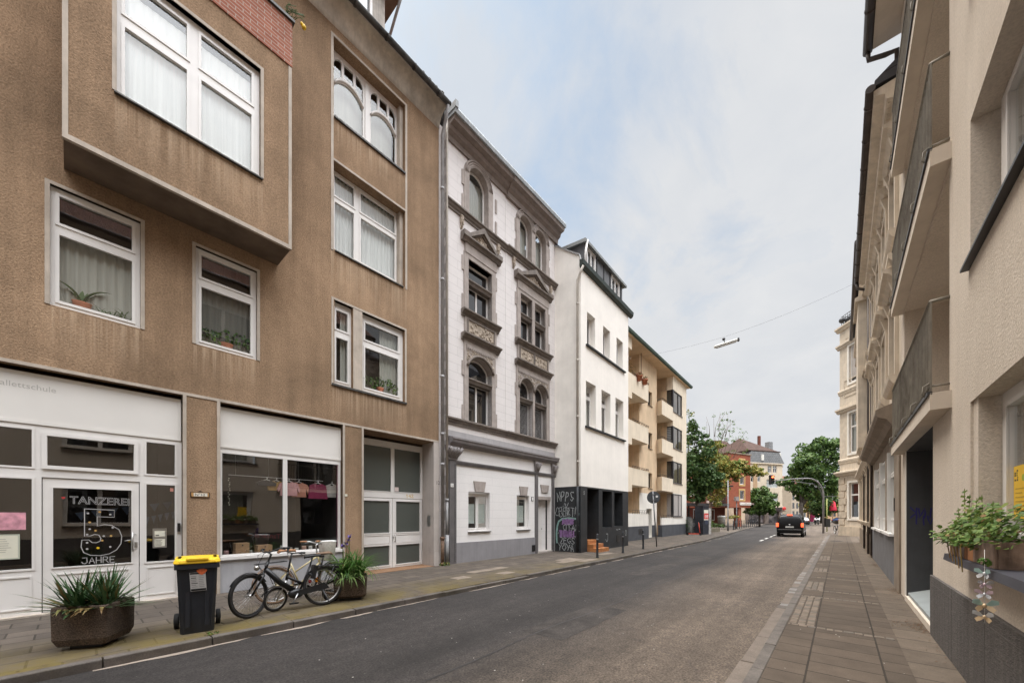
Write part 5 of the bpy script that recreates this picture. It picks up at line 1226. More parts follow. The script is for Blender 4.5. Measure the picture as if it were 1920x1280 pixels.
k.quad((RU0,-8,0),(RU0,0,0),(RU0,0,ZE),(RU0,-8,ZE)); k.quad((RU1,0,0),(RU1,-8,0),(RU1,-8,ZE),(RU1,0,ZE)); k.build('wall',M['beige'],RB,recalc=False)
k=MB(); k.box(.03,RU1,-.05,.03,-.02,.83); k.build('plinth',M['ribplinth'],RB,bevel=.006)
k=MB()
for u in (1.35,2.65,3.9,5.2): k.box(u-.004,u+.004,.029,.0315,0,.83)
k.box(.03,RU1,.029,.0315,.715,.722); k.build('plinth_joint',mk('plinth_joint',(.11,.1,.095),.9),RB)
# entrance recess lined in dark paint, raised floor with a sloping grey kerb
k=MB(); a,b_,c,d=do
k.quad((a+.006,0,c),(a+.006,-1.69,c),(a+.006,-1.69,d-.01),(a+.006,0,d-.01)); k.quad((a,-1.69,c),(b_,-1.69,c),(b_,-1.69,d),(a,-1.69,d)); k.quad((b_-.006,-1.69,c),(b_-.006,0,c),(b_-.006,0,d-.01),(b_-.006,-1.69,d-.01)); k.quad((a,-1.69,d-.006),(b_,-1.69,d-.006),(b_,0,d-.006),(a,0,d-.006)); k.build('entrance_lining',M['doorgrey'],RB,recalc=False)
k=MB(); k.prism([(-.02,.0),(-.02,.16),(-.55,.34),(-1.69,.36),(-1.69,0)],'u',a+.01,b_-.01); k.build('entrance_slope',mk('blue_grey_ramp_paint',(.26,.285,.29),.5,.1,2),RB)
k=MB(); k.box(a-.06,b_+.05,-.10,.02,-.02,.10); k.build('doorstep',M['beigesmooth'],RB)
k=MB(); k.ring(a,b_,c,d,.0001,-.1,.0); k.box(a-.10,a-.002,-.02,.012,0,d+.02); k.build('door_surround',M['offwhite'],RB)
k=MB(); k.holes(-2.0,-.6,.36,2.8,[(-1.85,-.75,1.2,2.6)],-1.66,.03); f=k.build('entrance_door',M['metal_dark'],RB,recalc=False); k=MB(); k.quad((-1.85,-1.68,1.2),(-.75,-1.68,1.2),(-.75,-1.68,2.6),(-1.85,-1.68,2.6)); k.build('pane',M['darkglass'],f,recalc=False)
# blue tag scrawled on the far jamb
k=MB(); v_=MB(); hand(v_,'HINK',.25,1.62,0,.18,.022,0,.42,.06); hand(v_,'VII',.35,1.48,0,.16,.02,0,.3,.06)
k.v=[(a+.009,.75-p[0]-.05+0,p[2]) for p in v_.v]; k.f=v_.f; k.m=v_.m; k.sm=v_.sm
k.build('graffiti',plain('blue_marker',(.03,.025,.16),.6),RB,recalc=False)
# windows
gp=[(2.36,3.28,1.50,2.62),(3.40,4.45,1.50,2.62)]
f=window(RB,gw[0]+.18,gw[1],gw[2]+.02,gw[3],-.16,gp,gm=M['glass'],cur=(2.5,4.5,1.35,2.75),curm=M['curtain_grey'],back=.6)
k=MB(); k.box(gw[0],gw[0]+.17,-.17,-.02,gw[2],gw[3]); k.build('reveal_render',M['beige'],RB)
f=window(RB,fw[0]+.10,fw[1],fw[2],fw[3],-.17,[(2.34,3.25,4.25,5.42),(3.38,4.45,4.25,5.42)],gm=M['glass'],cur=(2.2,4.5,4.2,5.5),curm=M['curtain_grey'],back=.6)
k=MB(); k.prism([(-.18,fw[2]+.02),(.06,fw[2]-.005),(.06,fw[2]-.03),(-.01,fw[2]-.03)],'u',fw[0]-.06,fw[1]+.06); k.build('sill',M['metal_dark'],f)
for h in tw+[gw2,fw2]:
    f=window(RB,h[0],h[1],h[2],h[3],-.16,[(h[0]+.12,(h[0]+h[1])/2-.06,h[2]+.12,h[3]-.12),((h[0]+h[1])/2+.06,h[1]-.12,h[2]+.12,h[3]-.12)],sill=.1)
k=MB(); k.prism([(-.17,1.275),(.16,1.262),(.17,1.20),(.10,1.19),(-.0,1.20)],'u',1.93,4.7); k.build('sill',mk('slate_sill',(.055,.056,.07),.5,.15,6),RB)
# yellow leaflet taped inside the window
k=MB(); k.box(2.37,2.74,-.186,-.183,1.62,2.08,0)
for (x,z,wd_,h) in ((2.60,2.0,.10,.09),): 
    for i in range(5):
        for j in range(5):
            if R.random()<.55: k.box(2.395+i*.017,2.41+i*.017,-.183,-.182,1.95+j*.02,1.966+j*.02,1)
k.face([(p[0],-.182,p[1]) for p in circ((2.6,1.97),.03,12)],2); _txtlines(k,2.42,2.70,1.68,1.90,-.182,6,3)
k.build('leaflet',[M['yellow'],M['black'],plain('leaflet_green',(.35,.42,.05),.6),plain('leaflet_brown',(.45,.27,.02),.6)],RB)
# loggias: back wall doors, slabs and railings
for i,(a,b_,c,d) in enumerate(lg):
    zs=c-.02
    k=MB(); k.box(-3.30,1.18,-.05,.17,zs-.20,zs); k.box(a,b_,-1.4,-.05,zs-.19,zs); k.build('balcony',M['beigesmooth'],RB)
    k=MB(); k.holes(a,b_,c,d,[(-2.4,-.2,c+.05,d-.25)],-1.38,.08); k.build('loggia_wall',M['beige'],RB,recalc=False)
    window(RB,-2.4,-.2,c+.05,d-.25,-1.42,[(-2.3,-1.36,c+.15,d-.35),(-1.24,-.3,c+.15,d-.35)])
    zt=zs+1.10 if i else 4.22
    k=MB(); x0,x1=-3.2,1.08; wr=.15
    k.tube([(x1,.0,zt),(x1,wr,zt),(x0,wr,zt),(x0,.0,zt)],.020,8)
    k.tube([(x1,.0,zs+.1),(x1,wr,zs+.1),(x0,wr,zs+.1),(x0,.0,zs+.1)],.014,6)
    n=int((x1-x0)/.11)
    for j in range(n+1): 
        u=x0+(x1-x0)*j/n; k.box(u-.007,u+.007,wr-.009,wr+.009,zs+.02,zt)
    for j in range(5):
        u=x0+.1+(x1-x0-.2)*j/4; k.tube([(u,wr,zs+.16),(u,wr+.05,zs+.13),(u,wr+.06,zs+.03),(u,wr+.01,zs-.03)],.010,6)
    k.build('railing',mk('rust_flecked_iron_%d'%i,(.21,.19,.155),.65,.15,4,dirt=(.045,.03,.02),dirtamt=.85) if i==0 else bpy.data.materials['rust_flecked_iron_0'],RB)
    k=MB(); k.box(-3.30,1.18,.15,.19,zs-.02,zs+.02); k.build('slab_edge',M['metal_dark'],RB)
# eaves and gutter
k=MB(); k.box(RU0-.3,RU1,-1,.42,ZE-.02,ZE+.14); k.build('eaves',M['beigesmooth'],RB)
k=MB(); k.tube([(RU0-.35,.50,ZE+.03),(RU1,.50,ZE+.03)],.085,12); 
for j in range(10): k.tube([(RU0+.6+j*1.0,.50,ZE+.03),(RU0+.64+j*1.0,.50,ZE+.03)],.093,12)
k.tube([(RU0-.3,.50,ZE),(RU0-.3,.48,ZE-.2),(RU0-.3,.2,ZE-.3),(RU0-.3,.03,ZE-.34),(RU0-.28,.03,ZE-1.2),(RU0-.16,.06,ZE-1.5)],.05,10); k.build('gutter',mk('brown_zinc_gutter',(.085,.07,.065),.5,.15,3,metal=.3,streak=.1),RB)
k=MB(); k.quad((RU0-.3,.45,ZE+.12),(RU1,.45,ZE+.12),(RU1,-4,16),(RU0-.3,-4,16)); k.face([(RU0-.3,.45,ZE+.12),(RU0-.3,-4,16),(RU0-.3,-9,ZE)]); k.face([(RU1,.45,ZE+.12),(RU1,-9,ZE),(RU1,-4,16)]); k.quad((RU0-.3,-9,ZE),(RU0-.3,-4,16),(RU1,-4,16),(RU1,-9,ZE))
k.build('roof',M['tile'],RB,recalc=False)
k=MB()
for u in (2.2,5.0): k.box(u,u+.9,-1.9,-.9,13.3,14.25)
k.build('skylight',M['pvc'],RB)
k=MB(); k.box(-.0,1.2,-4.5,-3.5,15,17.6); k.build('chimney',M['brickred'],RB)

# ------------------------------------------------------------------ right: ornate houses down the street
M['sand']=mk('sandy_stucco',(.58,.49,.385),.85,.12,2,streak=.12,bmp=.12)
M['sandlt']=mk('pale_stucco_trim',(.66,.57,.46),.85,.1,3,streak=.14,bmp=.12)
M['brownstucco']=mk('brown_stucco',(.27,.215,.165),.85,.15,2,streak=.15,bmp=.2)
def ornate(name,label,u0,u1,zg,floors,ztop,wall,trimm,bays,shop=False,w0=0,gut=.45):
    b=fthing(name,FR,label,'building')
    ops=[]; bw=(u1-u0)/bays
    for (z0,z1) in floors:
        for i in range(bays):
            c=u0+bw*(i+.5); ops.append((c-.55,c+.55,z0,z1))
    k=MB(); k.holes(u0,u1,zg,ztop,ops,w0,.2); k.quad((u0,-8,0),(u0,w0,0),(u0,w0,ztop),(u0,-8,ztop)); k.quad((u1,w0,0),(u1,-8,0),(u1,-8,ztop),(u1,w0,ztop)); k.build('wall',wall,b,recalc=False)
    for (a,c,z0,z1) in ops:
        window(b,a,c,z0,z1,w0-.16,[(a+.08,(a+c)/2-.03,z0+.08,z0+(z1-z0)*.66),((a+c)/2+.03,c-.08,z0+.08,z0+(z1-z0)*.66),(a+.08,c-.08,z0+(z1-z0)*.72,z1-.08)],bead=False)
        k=MB(); k.box(a-.18,a-.0,w0-.02,w0+.07,z0-.02,z1+.12); k.box(c,c+.18,w0-.02,w0+.07,z0-.02,z1+.12); k.box(a,c,w0-.02,w0+.07,z1,z1+.12)
        k.prism([(w0,z1+.28),(w0+.10,z1+.30),(w0+.18,z1+.4),(w0+.26,z1+.44),(w0+.26,z1+.5),(w0,z1+.54)],'u',a-.3,c+.3)
        k.prism([(w0,z0-.22),(w0+.1,z0-.2),(w0+.16,z0-.1),(w0+.18,z0-.02),(w0,z0)],'u',a-.24,c+.24)
        for q in (a-.12,c+.12): k.prism([(w0,z1-.05),(w0+.08,z1),(w0+.16,z1+.28),(w0,z1+.28)],'u',q-.06,q+.06)
        k.blobs(a,c,z1+.14,z1+.26,w0+.06,14,.05); k.build('window_surround',trimm,b)
    return b,ops
O1U0,O1U1=-12.4,-3.56
OB,_=ornate('ornate_house','sandy stucco house with dentil eaves and white shop windows, beside the beige apartment house',O1U0,O1U1,3.75,[(4.75,6.55),(7.95,9.75)],11.15,M['sand'],M['sandlt'],4)
# ground floor: brown piers, white shop windows on a grey plinth, hooded cornice
k=MB(); shw=[(-11.6,-9.6,1.22,3.25),(-9.2,-7.3,1.22,3.25),(-6.9,-4.7,1.22,3.25)]
k.holes(O1U0,O1U1,1.2,3.75,shw,-.0,.2); k.build('ground_floor_wall',M['brownstucco'],OB,recalc=False)
k=MB(); k.box(O1U0,-4.55,-.1,.02,-.02,1.2); k.build('plinth',M['plinth_dk'] if 'plinth_dk' in M else mk('grey_shop_plinth',(.16,.16,.17),.7,.1,2,streak=.1),OB)
k=MB(); k.box(-4.50,O1U1-.005,-.1,.035,-.02,3.75); k.build('corner_pier',M['brownstucco'],OB)
for h in shw:
    m_=(h[0]+h[1])/2
    f=window(OB,h[0],h[1],h[2],h[3],-.02,[(h[0]+.1,m_-.05,h[2]+.35,2.6),(m_+.05,h[1]-.1,h[2]+.35,2.6),(h[0]+.1,m_-.05,2.72,h[3]-.08),(m_+.05,h[1]-.1,2.72,h[3]-.08)],fm=M['white'],gm=M['glass'],cur=(h[0]+.05,h[1]-.05,h[2]+.2,h[3]-.05),back=.5)
    k=MB(); k.box(h[0],h[1],-.02,.10,h[2]-.06,h[2]); k.box(m_-.05,m_+.05,-.02,.06,h[2],h[3]); k.build('sill',M['white'],f)
k=MB(); k.prism([(0,3.6),(.12,3.62),(.2,3.75),(.34,3.82),(.38,3.9),(.38,3.98),(.05,4.12),(0,4.12)],'u',O1U0,O1U1-.2); k.build('ground_cornice',M['brownstucco'],OB)
k=MB(); k.prism([(0,7.0),(.10,7.05),(.2,7.18),(.2,7.26),(0,7.3)],'u',O1U0,O1U1); k.build('string_course',M['sandlt'],OB)
k=MB(); k.prism([(0,10.25),(.08,10.27),(.10,10.55),(.22,10.6),(.24,10.72),(.40,10.78),(.42,10.9),(0,10.95)],'u',O1U0,O1U1)
for i in range(int((O1U1-O1U0)/.16)): k.box(O1U0+i*.16,O1U0+i*.16+.09,.08,.19,10.56,10.70)
k.build('dentil_cornice',M['sandlt'],OB)
k=MB(); k.tube([(O1U0-.15,.47,10.95),(O1U1+.05,.47,10.95)],.085,12)
for j in range(9): k.tube([(O1U0+.4+j,.47,10.95),(O1U0+.44+j,.47,10.95)],.094,12)
k.tube([(O1U0-.05,.47,10.9),(O1U0-.05,.44,10.66),(O1U0-.05,.25,10.55),(O1U0-.05,.05,10.55)],.055,10); k.tube([(O1U0-.02,.05,10.5),(O1U0-.02,.05,.1)],.035,8)
k.build('gutter',bpy.data.materials['brown_zinc_gutter'],OB)
k=MB(); k.prism([(-6,11.0),(.42,11.0),(.40,11.12),(-4,14.2),(-6,14.2)],'u',O1U0,O1U1); k.build('roof',M['slate'],OB)
k=MB()
k.box(-4.42,-4.32,.036,.05,1.75,2.05); k.build('meter_flap',M['metal_dark'],OB)
# second ornate house
O2U0,O2U1=-23.5,-12.42
OB2,_=ornate('stucco_house','pale ornate stucco house with hooded windows and bracketed bay, before the corner house',O2U0,O2U1,0,[(1.4,3.5),(4.9,7.0),(8.3,10.3)],12.6,M['sandlt'],M['sand'],5,w0=.02)
for z,p in ((3.95,.28),(7.6,.2),(11.4,.35)):
    k=MB(); k.prism([(0,z-.3),(p*.4,z-.25),(p*.7,z-.1),(p,z),(p,z+.1),(0,z+.16)],'u',O2U0,O2U1); k.build('string_course',M['sandlt'],OB2)
k=MB(); k.box(O2U0,O2U1,-.1,.07,-.02,.9); k.build('plinth',M['brownstucco'],OB2)
k=MB(); k.tube([(O2U0,.45,12.55),(O2U1-.05,.45,12.55)],.09,10); k.tube([(-13.1,.10,12.5),(-13.1,.10,.1)],.05,8); k.tube([(-16.5,.10,12.5),(-16.5,.10,.1)],.05,8); k.build('gutter',bpy.data.materials['brown_zinc_gutter'],OB2)
k=MB(); k.prism([(-6,12.6),(.42,12.6),(.4,12.7),(-4,15.6),(-6,15.6)],'u',O2U0,O2U1); k.build('roof',M['slate'],OB2)
# bay on the second floors of the ornate house
k=MB(); k.box(-15.8,-13.6,.02,.40,4.5,10.6); k.prism([(0,4.1),(.40,4.5),(.0,4.5)],'u',-15.7,-13.7); k.prism([(0,10.6),(.5,10.6),(.5,10.75),(0,11)],'u',-15.9,-13.5); k.build('bay',M['sandlt'],OB2)
# corner house: chamfered bay facing back up the street
ang=7.0
c0=((1617-CX)/FL*29.0,29.0)
FE=Fr(c0,ang+0,'R')
u_far=FE.U(1574.5)
EB=fthing('corner_house',FE,'cream corner house with a tall chamfered bay, quoins and a small roof balcony','building')
# in this frame +u runs towards the viewer; far edge negative
E0_,E1_=u_far,0.0
def ez(px,py): return FE.Z(px,py)
fl=[(ez(1592,977)+.25,ez(1592,905)),(ez(1592,850),ez(1592,775)),(ez(1592,718),ez(1592,650))]
wu0,wu1=FE.U(1592.5),FE.U(1611)
zt=ez(1592,602)
k=MB(); k.holes(E0_,E1_,0,zt,[(wu0,wu1,a,b_) for a,b_ in fl],0,.15); k.quad((E1_,0,0),(E1_,-9,0),(E1_,-9,zt),(E1_,0,zt))
k.quad((E0_,-9,0),(E0_,0,0),(E0_,0,zt),(E0_,-9,zt)); k.quad((E0_,0,zt),(E1_,0,zt),(E1_,-9,zt),(E0_,-9,zt)); k.build('wall',M['sandlt'],EB,recalc=False)
for i,(a,b_) in enumerate(fl):
    mz=a+(b_-a)*.66; 
    f=window(EB,wu0,wu1,a,b_,-.10,[(wu0+.12,wu1-.12,a+.12,mz-.06),(wu0+.12,wu1-.12,mz+.06,b_-.1)],gm=M['darkglass'] if i==0 else M['glass'],cur=None if i!=1 else (wu0,wu1,a,b_),curm=M['curtain_grey'],back=.5,bead=False)
    if i==2:
        k=MB(); k.box(wu0+.1,wu1-.1,-.115,-.09,a+.35,b_-.08); k.build('roller_shutter',M['shutter'],f)
    k=MB(); k.ring(wu0-.16,wu1+.16,a-.16,b_+.16,.16,-.02,.06); k.build('window_surround',M['offwhite'],EB)
for py,p in ((885,.35),(764,.28),(729,.12),(640,.25),(606,.3),(862,.1)):
    z=ez(1595,py); k=MB(); k.prism([(0,z-.25),(p*.4,z-.2),(p*.7,z-.06),(p,z),(p,z+.12),(0,z+.2)],'u',E0_-p*.6,E1_+.05); k.build('string_course',M['sandlt'],EB)
k=MB(); z=.9; j=0
while z<ez(1592,885)-.4: k.box(E0_-.05,E0_+(.75 if j%2 else .55),-.02,.06,z,z+.50); z+=.56; j+=1
k.build('quoin',M['sand'],EB)
k=MB(); k.box(E0_-.05,E1_,-.1,.08,-.02,.75); k.build('plinth',M['sand'],EB)
k=MB(); k.ring(E0_+.5,E1_-.4,ez(1592,712+30),ez(1592,733)+1.0,.06,-.01,.04); k.box(E0_+.6,E1_-.5,-.01,.03,ez(1592,632),ez(1592,615)); k.build('panel',M['sandlt'],EB)
k=MB()
for h in (.25,.5,.75): k.tube([(E1_-1.2,.0,zt+h),(E0_+.2,.0,zt+h),(E0_+.2,-2,zt+h)],.025,6)
for i in range(7): k.tube([(E0_+.2+i*.22,.0,zt),(E0_+.2+i*.22,.0,zt+.75)],.02,5)
k.sphere((E0_+.25,.0,zt+.45),.22,10,6); k.box(E0_+.4,E0_+1.2,-.4,-.1,zt,zt+.45); k.build('roof_balcony',M['metal_dark'],EB)
# ------------------------------------------------------------------ trees and far street
def leaf_cloud(mb,blobs,n,size,flat=.6,mi=None,holes=.0):
    tot=sum(b[3]**2 for b in blobs)
    for (x,y,z,r,*sc) in blobs:
        sz=sc[0] if sc else .8
        k=int(n*r*r/tot)
        for i in range(k):
            d=Vector((R.gauss(0,1),R.gauss(0,1),R.gauss(0,1))).normalized(); q=r*(R.uniform(.45,1.0)**.5)*R.uniform(.85,1.12)
            c=Vector((x,y,z))+Vector((d.x*q,d.y*q,d.z*q*sz))
            nn=(d+Vector((R.gauss(0,.6),R.gauss(0,.6),R.gauss(0,.6)+.3))).normalized(); a=nn.orthogonal().normalized()
            a=(Matrix.Rotation(R.uniform(0,6.3),3,nn)@a); b=nn.cross(a); s=size*R.uniform(.6,1.25)
            p=[c+a*s,c+b*s*flat,c-a*s*.9,c-b*s*flat]
            mb.add([tuple(v) for v in p],[(0,1,2,3)],(R.randrange(3) if mi is None else mi),False,True)
def tree(name,label,loc,h_trunk,limbs,blobs,n,size,lm,bark,r0=.16,group=None,flat=.6,extra=None):
    t=thing(name,label,'tree',loc,0,group)
    k=MB(); k.tube([(0,0,-.1),(.03,.02,h_trunk*.5),(0,0,h_trunk)],[r0*1.15,r0*.95,r0*.8],9,0,True,False,True)
    for lb in limbs: 
        n_=len(lb); rb=r0*(.6 if n_<4 else .26); k.tube(lb,[rb*(1-.8*i/(n_-1)) for i in range(n_)],7,0,True,False,True)
    k.build('trunk',bark,t)
    bb=[]
    for b in blobs:
        q=list(b)+([.8] if len(b)<5 else []); bb.append((q[0],q[1],q[2],q[3]*.80,q[4]))
        for _ in range(6):
            d=Vector((R.gauss(0,1),R.gauss(0,1),R.gauss(0,1)+.15)).normalized(); rr=q[3]*R.uniform(.16,.46)
            bb.append((q[0]+d.x*q[3]*.95,q[1]+d.y*q[3]*.95,q[2]+d.z*q[3]*.95*q[4],rr,R.uniform(.6,.95)))
    c=MB(); leaf_cloud(c,bb,n,size,flat); 
    if extra: extra(c)
    c.build('crown',lm,t,recalc=False); return t
M['bark']=mk('grey_brown_bark',(.085,.07,.058),.95,.3,6,bmp=.5,bscale=25)
M['leafdk']=leafmat('deep_green_leaf',(.028,.062,.018),(.058,.115,.03),(.105,.17,.048)); M['leafmid']=leafmat('mid_green_leaf',(.055,.108,.028),(.092,.16,.042),(.15,.21,.07)); M['leafbr']=leafmat('bright_green_leaf',(.08,.16,.03),(.13,.22,.045),(.19,.28,.07))
M['leafye']=leafmat('yellow_leaf',(.36,.33,.07),(.48,.42,.11),(.55,.49,.19)); M['leafye2']=leafmat('ochre_leaf',(.28,.24,.05),(.38,.30,.07)); 
def limbset(h,blobs,k=1):
    L=[]
    for b in blobs[::k]:
        L.append([(0,0,h*.75),(b[0]*.35,b[1]*.35,h+(b[2]-h)*.45),(b[0]*.8,b[1]*.8,b[2])])
    return L
def img(px,py,Y): return ((px-CX)/FL*Y,Y,CH+(HY-py)/FL*Y)
# dense green tree left (behind the cream block), trunk at px 1307
Y=36.; base=img(1307,1000,Y); base=(base[0],base[1],0)
def rel(px,py,r,dy=0,sz=.85): p=img(px,py,Y); return (p[0]-base[0],p[1]-base[1]+dy,p[2],r,sz)
bl=[rel(1300,900,1.5,.3),rel(1316,905,1.5,-.4),rel(1328,880,1.1),rel(1298,860,1.35,.5),rel(1312,850,1.3,-.3),rel(1292,880,1.3,-.6),rel(1305,820,1.0),rel(1322,915,1.2,.6),rel(1295,925,1.1),rel(1330,900,.9,-.5),rel(1300,800,.7),rel(1340,890,.6)]
tree('street_tree','dense dark green street tree rising behind the graffitied utility boxes',base,3.2,limbset(3.2,bl,2),bl,7000,.17,[M['leafdk'],M['leafdk'],M['leafmid']],M['bark'],.15)
# tall yellowing tree with a bare top, trunk at px 1331
Y=46.; base=img(1332,990,Y); base=(base[0],base[1],0)
bl=[rel(1335,880,2.0,.6,.7),rel(1345,905,1.5,-.5,.7),rel(1352,860,1.2,0,.6),rel(1372,872,1.1,.3,.5),rel(1395,876,1.0,0,.45),rel(1415,880,.9,.2,.45),rel(1428,888,.6,0,.5),rel(1322,860,1.2),rel(1360,890,1.0,0,.6),rel(1340,930,1.3,0,.8),rel(1382,893,.7,0,.8),rel(1345,835,.9,0,.6),rel(1358,875,1.5,.2,.6),rel(1372,885,1.2,-.3,.5),rel(1330,845,1.0,0,.7),rel(1405,885,.9,0,.5),rel(1386,868,.8,0,.5)]
def top_twigs(c):
    for i in range(60):
        px=R.uniform(1318,1402); py=R.uniform(768,850)
        if py<790 and (px<1338 or px>1376): continue
        p=rel(px,py,1); leaf_cloud(c,[(p[0],p[1],p[2],R.uniform(.15,.4),.6)],R.randint(8,20),.10,.5,2)
lm=[]
for (a,b_,c_) in ((1342,815,1340),(1355,800,1345),(1375,835,1350),(1395,820,1360),(1400,845,1365),(1325,790,1330),(1350,772,1345),(1370,790,1356),(1338,775,1342),(1365,775,1350)):
    p=rel(a,b_,1); q=rel(c_,860,1); lm.append([(0,0,4.5),(q[0]*.8,0,q[2]*.95),(p[0]*.8+q[0]*.2,p[1],(p[2]+q[2])/2+.3),(p[0],p[1],p[2])])
for (a,b_,c_,d_) in ((1342,800,1352,775),(1355,815,1368,795),(1372,835,1388,815),(1360,805,1350,780),(1385,840,1402,828),(1330,800,1324,780),(1350,790,1362,771),(1366,800,1380,785)):
    p=rel(a,b_,1); q=rel(c_,d_,1); lm.append([(p[0]*.8,p[1],p[2]-1.2),(p[0]*.9,p[1],p[2]-.5),(p[0],p[1],p[2]),(q[0],q[1],q[2])])
q=rel(1430,892,1); lm.append([(0,0,4.5),(q[0]*.35,0,6.8),(q[0]*.7,0,7.6),(q[0],q[1],q[2]+.2)])
tree('yellowing_tree','tall yellow leaved tree with bare twigs on top, reaching over the red house',base,5.0,limbset(5.,bl,3)+lm,bl,13000,.14,[M['leafye'],M['leafye2'],M['leafbr']],mk('brown_bark',(.15,.105,.08),.95,.3,6,bmp=.5),.17,extra=top_twigs)
# clipped round tree in front of the far corner
Y=58.; base=img(1424,984,Y); base=(base[0],base[1],0)
bl=[rel(1424,940,2.0),rel(1414,950,1.4,.4),rel(1436,948,1.4,-.3),rel(1425,930,1.5),rel(1410,938,1.0),rel(1438,936,1.0),rel(1425,955,1.4)]
tree('round_tree','compact round crowned green tree in front of the cream corner building',base,2.6,limbset(2.6,bl,3),bl,5600,.20,[M['leafmid'],M['leafmid'],M['leafbr']],M['bark'],.14)
# big green tree right of the street
Y=66.; base=img(1502,976,Y); base=(base[0],base[1],0)
bl=[rel(1540,850,3.0,.5),rel(1515,880,3.0,-.5),rel(1545,890,3.2,.3),rel(1500,900,2.4,.6),rel(1528,915,2.8,0),rel(1552,920,2.2,.5),rel(1530,845,2.2,0),rel(1510,860,1.7,.4),rel(1495,875,1.6,-.4),rel(1558,870,2.1,0),rel(1497,915,1.6),rel(1538,832,1.3),rel(1565,895,1.0),rel(1512,925,1.6)]
tree('street_tree','very tall broad green street tree at the crossing beyond the signal mast',base,4.0,limbset(4.,bl,2),bl,9500,.30,[M['leafdk'],M['leafmid'],M['leafbr']],M['bark'],.34)
# darker tree behind and a pale one near the corner
Y=84.; base=img(1540,976,Y); base=(base[0],base[1],0)
bl=[rel(1540,940,3.2),rel(1532,955,2.0),rel(1550,945,2.2),rel(1545,960,1.6)]
tree('street_tree','low dark green tree standing behind the foot of the signal mast',base,2.4,limbset(2.4,bl,2),bl,2500,.32,[M['leafdk'],M['leafdk'],M['leafmid']],M['bark'],.25)
Y=95.; base=img(1574,976,Y); base=(base[0],base[1],0)
bl=[rel(1568,935,3.4),rel(1575,925,2.2),rel(1562,950,2.4),rel(1578,945,2.6)]
tree('pale_tree','pale yellow green tree at the end of the street beside the cream corner house',base,3,limbset(3,bl,2),bl,2200,.34,[M['leafye2'],M['leafbr'],M['leafye']],M['bark'],.25)
Y=100.; base=img(1515,975,Y); base=(base[0],base[1],0)
bl=[rel(1515,935,2.5),rel(1520,950,1.8)]
tree('yellow_tree','yellow leaved small tree seen under the crown of the big street tree',base,3,limbset(3,bl,1),bl,1200,.34,[M['leafye'],M['leafbr'],M['leafye2']],M['bark'],.2)
# tall thin tree glimpsed above the cream block's corner
Y=52.; base=img(1291,990,Y); base=(base[0],base[1],0)
bl=[rel(1290,800,.9),rel(1293,775,.6),rel(1288,825,1.0),rel(1292,845,1.2)]
tree('slender_tree','thin pale tree showing above the dense green tree beside the cream block',base,7.5,limbset(7.5,bl,1),bl,500,.14,[M['leafmid'],M['leafbr'],M['leafye2']],M['bark'],.12)

# red brick house, wing with overhanging upper floors
def Fpx(px,py_base,px2,Y2,side='L'):
    Y1=FL*CH/(py_base-HY); a=((px-CX)/FL*Y1,Y1); b_=((px2-CX)/FL*Y2,Y2)
    return a,b_
FG=Fr(((1364-CX)/FL*54.,54.),62.,'L')      # red block front, turned towards the crossing
GB=fthing('brick_building',FG,'red brick building with cream framed windows and an overhanging upper storey','building')
GL=FG.U(1407); gzt=FG.Z(1385,851); gzb=FG.Z(1385,951)
M['redbrick2']=brick('orange_red_brick',(.34,.085,.042),(.40,.11,.055),(.28,.15,.11),.5,.16,.012,.85,'xz',.2,.2)
M['redbrick3']=brick('dark_red_brick',(.20,.055,.035),(.25,.07,.045),(.15,.09,.07),.5,.16,.012,.85,'xz',.2,.2)
gws=[]
for px,py0,py1 in ((1391,862,880),(1391,893,908),(1391,919,936)):
    u=FG.U(px); gws.append((u-.55,u+.55,FG.Z(px,py1),FG.Z(px,py0)))
k=MB(); k.holes(0,GL,gzb,gzt,gws,0,.12); k.quad((GL,0,gzb),(GL,-9,gzb),(GL,-9,gzt),(GL,0,gzt)); k.quad((0,-9,gzb),(0,0,gzb),(0,0,gzt),(0,-9,gzt)); k.quad((0,0,gzb),(GL,0,gzb),(GL,-9,gzb),(0,-9,gzb)); k.build('wall',M['redbrick2'],GB,recalc=False)
for h in gws:
    window(GB,h[0],h[1],h[2],h[3],-.09,[(h[0]+.12,h[1]-.12,h[2]+.14,h[3]-.12)],bead=False); k=MB(); k.ring(h[0]-.24,h[1]+.24,h[2]-.24,h[3]+.24,.24,-.02,.05); k.build('window_surround',mk('ochre_window_frame',(.56,.36,.15),.7,.1) if h is gws[0] else bpy.data.materials['ochre_window_frame'],GB)
k=MB(); k.box(-.1,GL+.1,-9,.12,gzt,gzt+.2); k.build('coping',M['brownstucco'],GB)
zs0,zs1=FG.Z(1397,946.5),FG.Z(1397,941.5); k=MB(); k.box(FG.U(1386.5),GL-.0,.0,.14,zs0,zs1,0);
for i in range(11): 
    u=FG.U(1388.5)+i*.30; k.box(u,u+.2,.14,.146,zs0+.1,zs0+.1+R.choice((.16,.22)),1)
k.build('name_board',[M['offwhite'],plain('faded_sign_ink',(.35,.25,.22),.8)],GB)
k=MB(); k.quad((-14,-3.0,0),(GL-1.5,-3.0,0),(GL-1.5,-3.0,gzb),(-14,-3.0,gzb)); k.quad((GL-1.5,-3,0),(GL-1.5,-9,0),(GL-1.5,-9,gzb),(GL-1.5,-3,gzb))
k.build('ground_floor_wall',M['redbrick3'],GB,recalc=False)
k=MB(); k.box(GL-2.7,GL-2.0,-.9,-.2,0,gzb); k.build('pier',M['redbrick2'],GB)
for a in (-9,-6.3,-3.5,.5): window(GB,a,a+1.0,.9,2.6,-2.97,[(a+.1,a+.9,1.0,2.5)],bead=False)
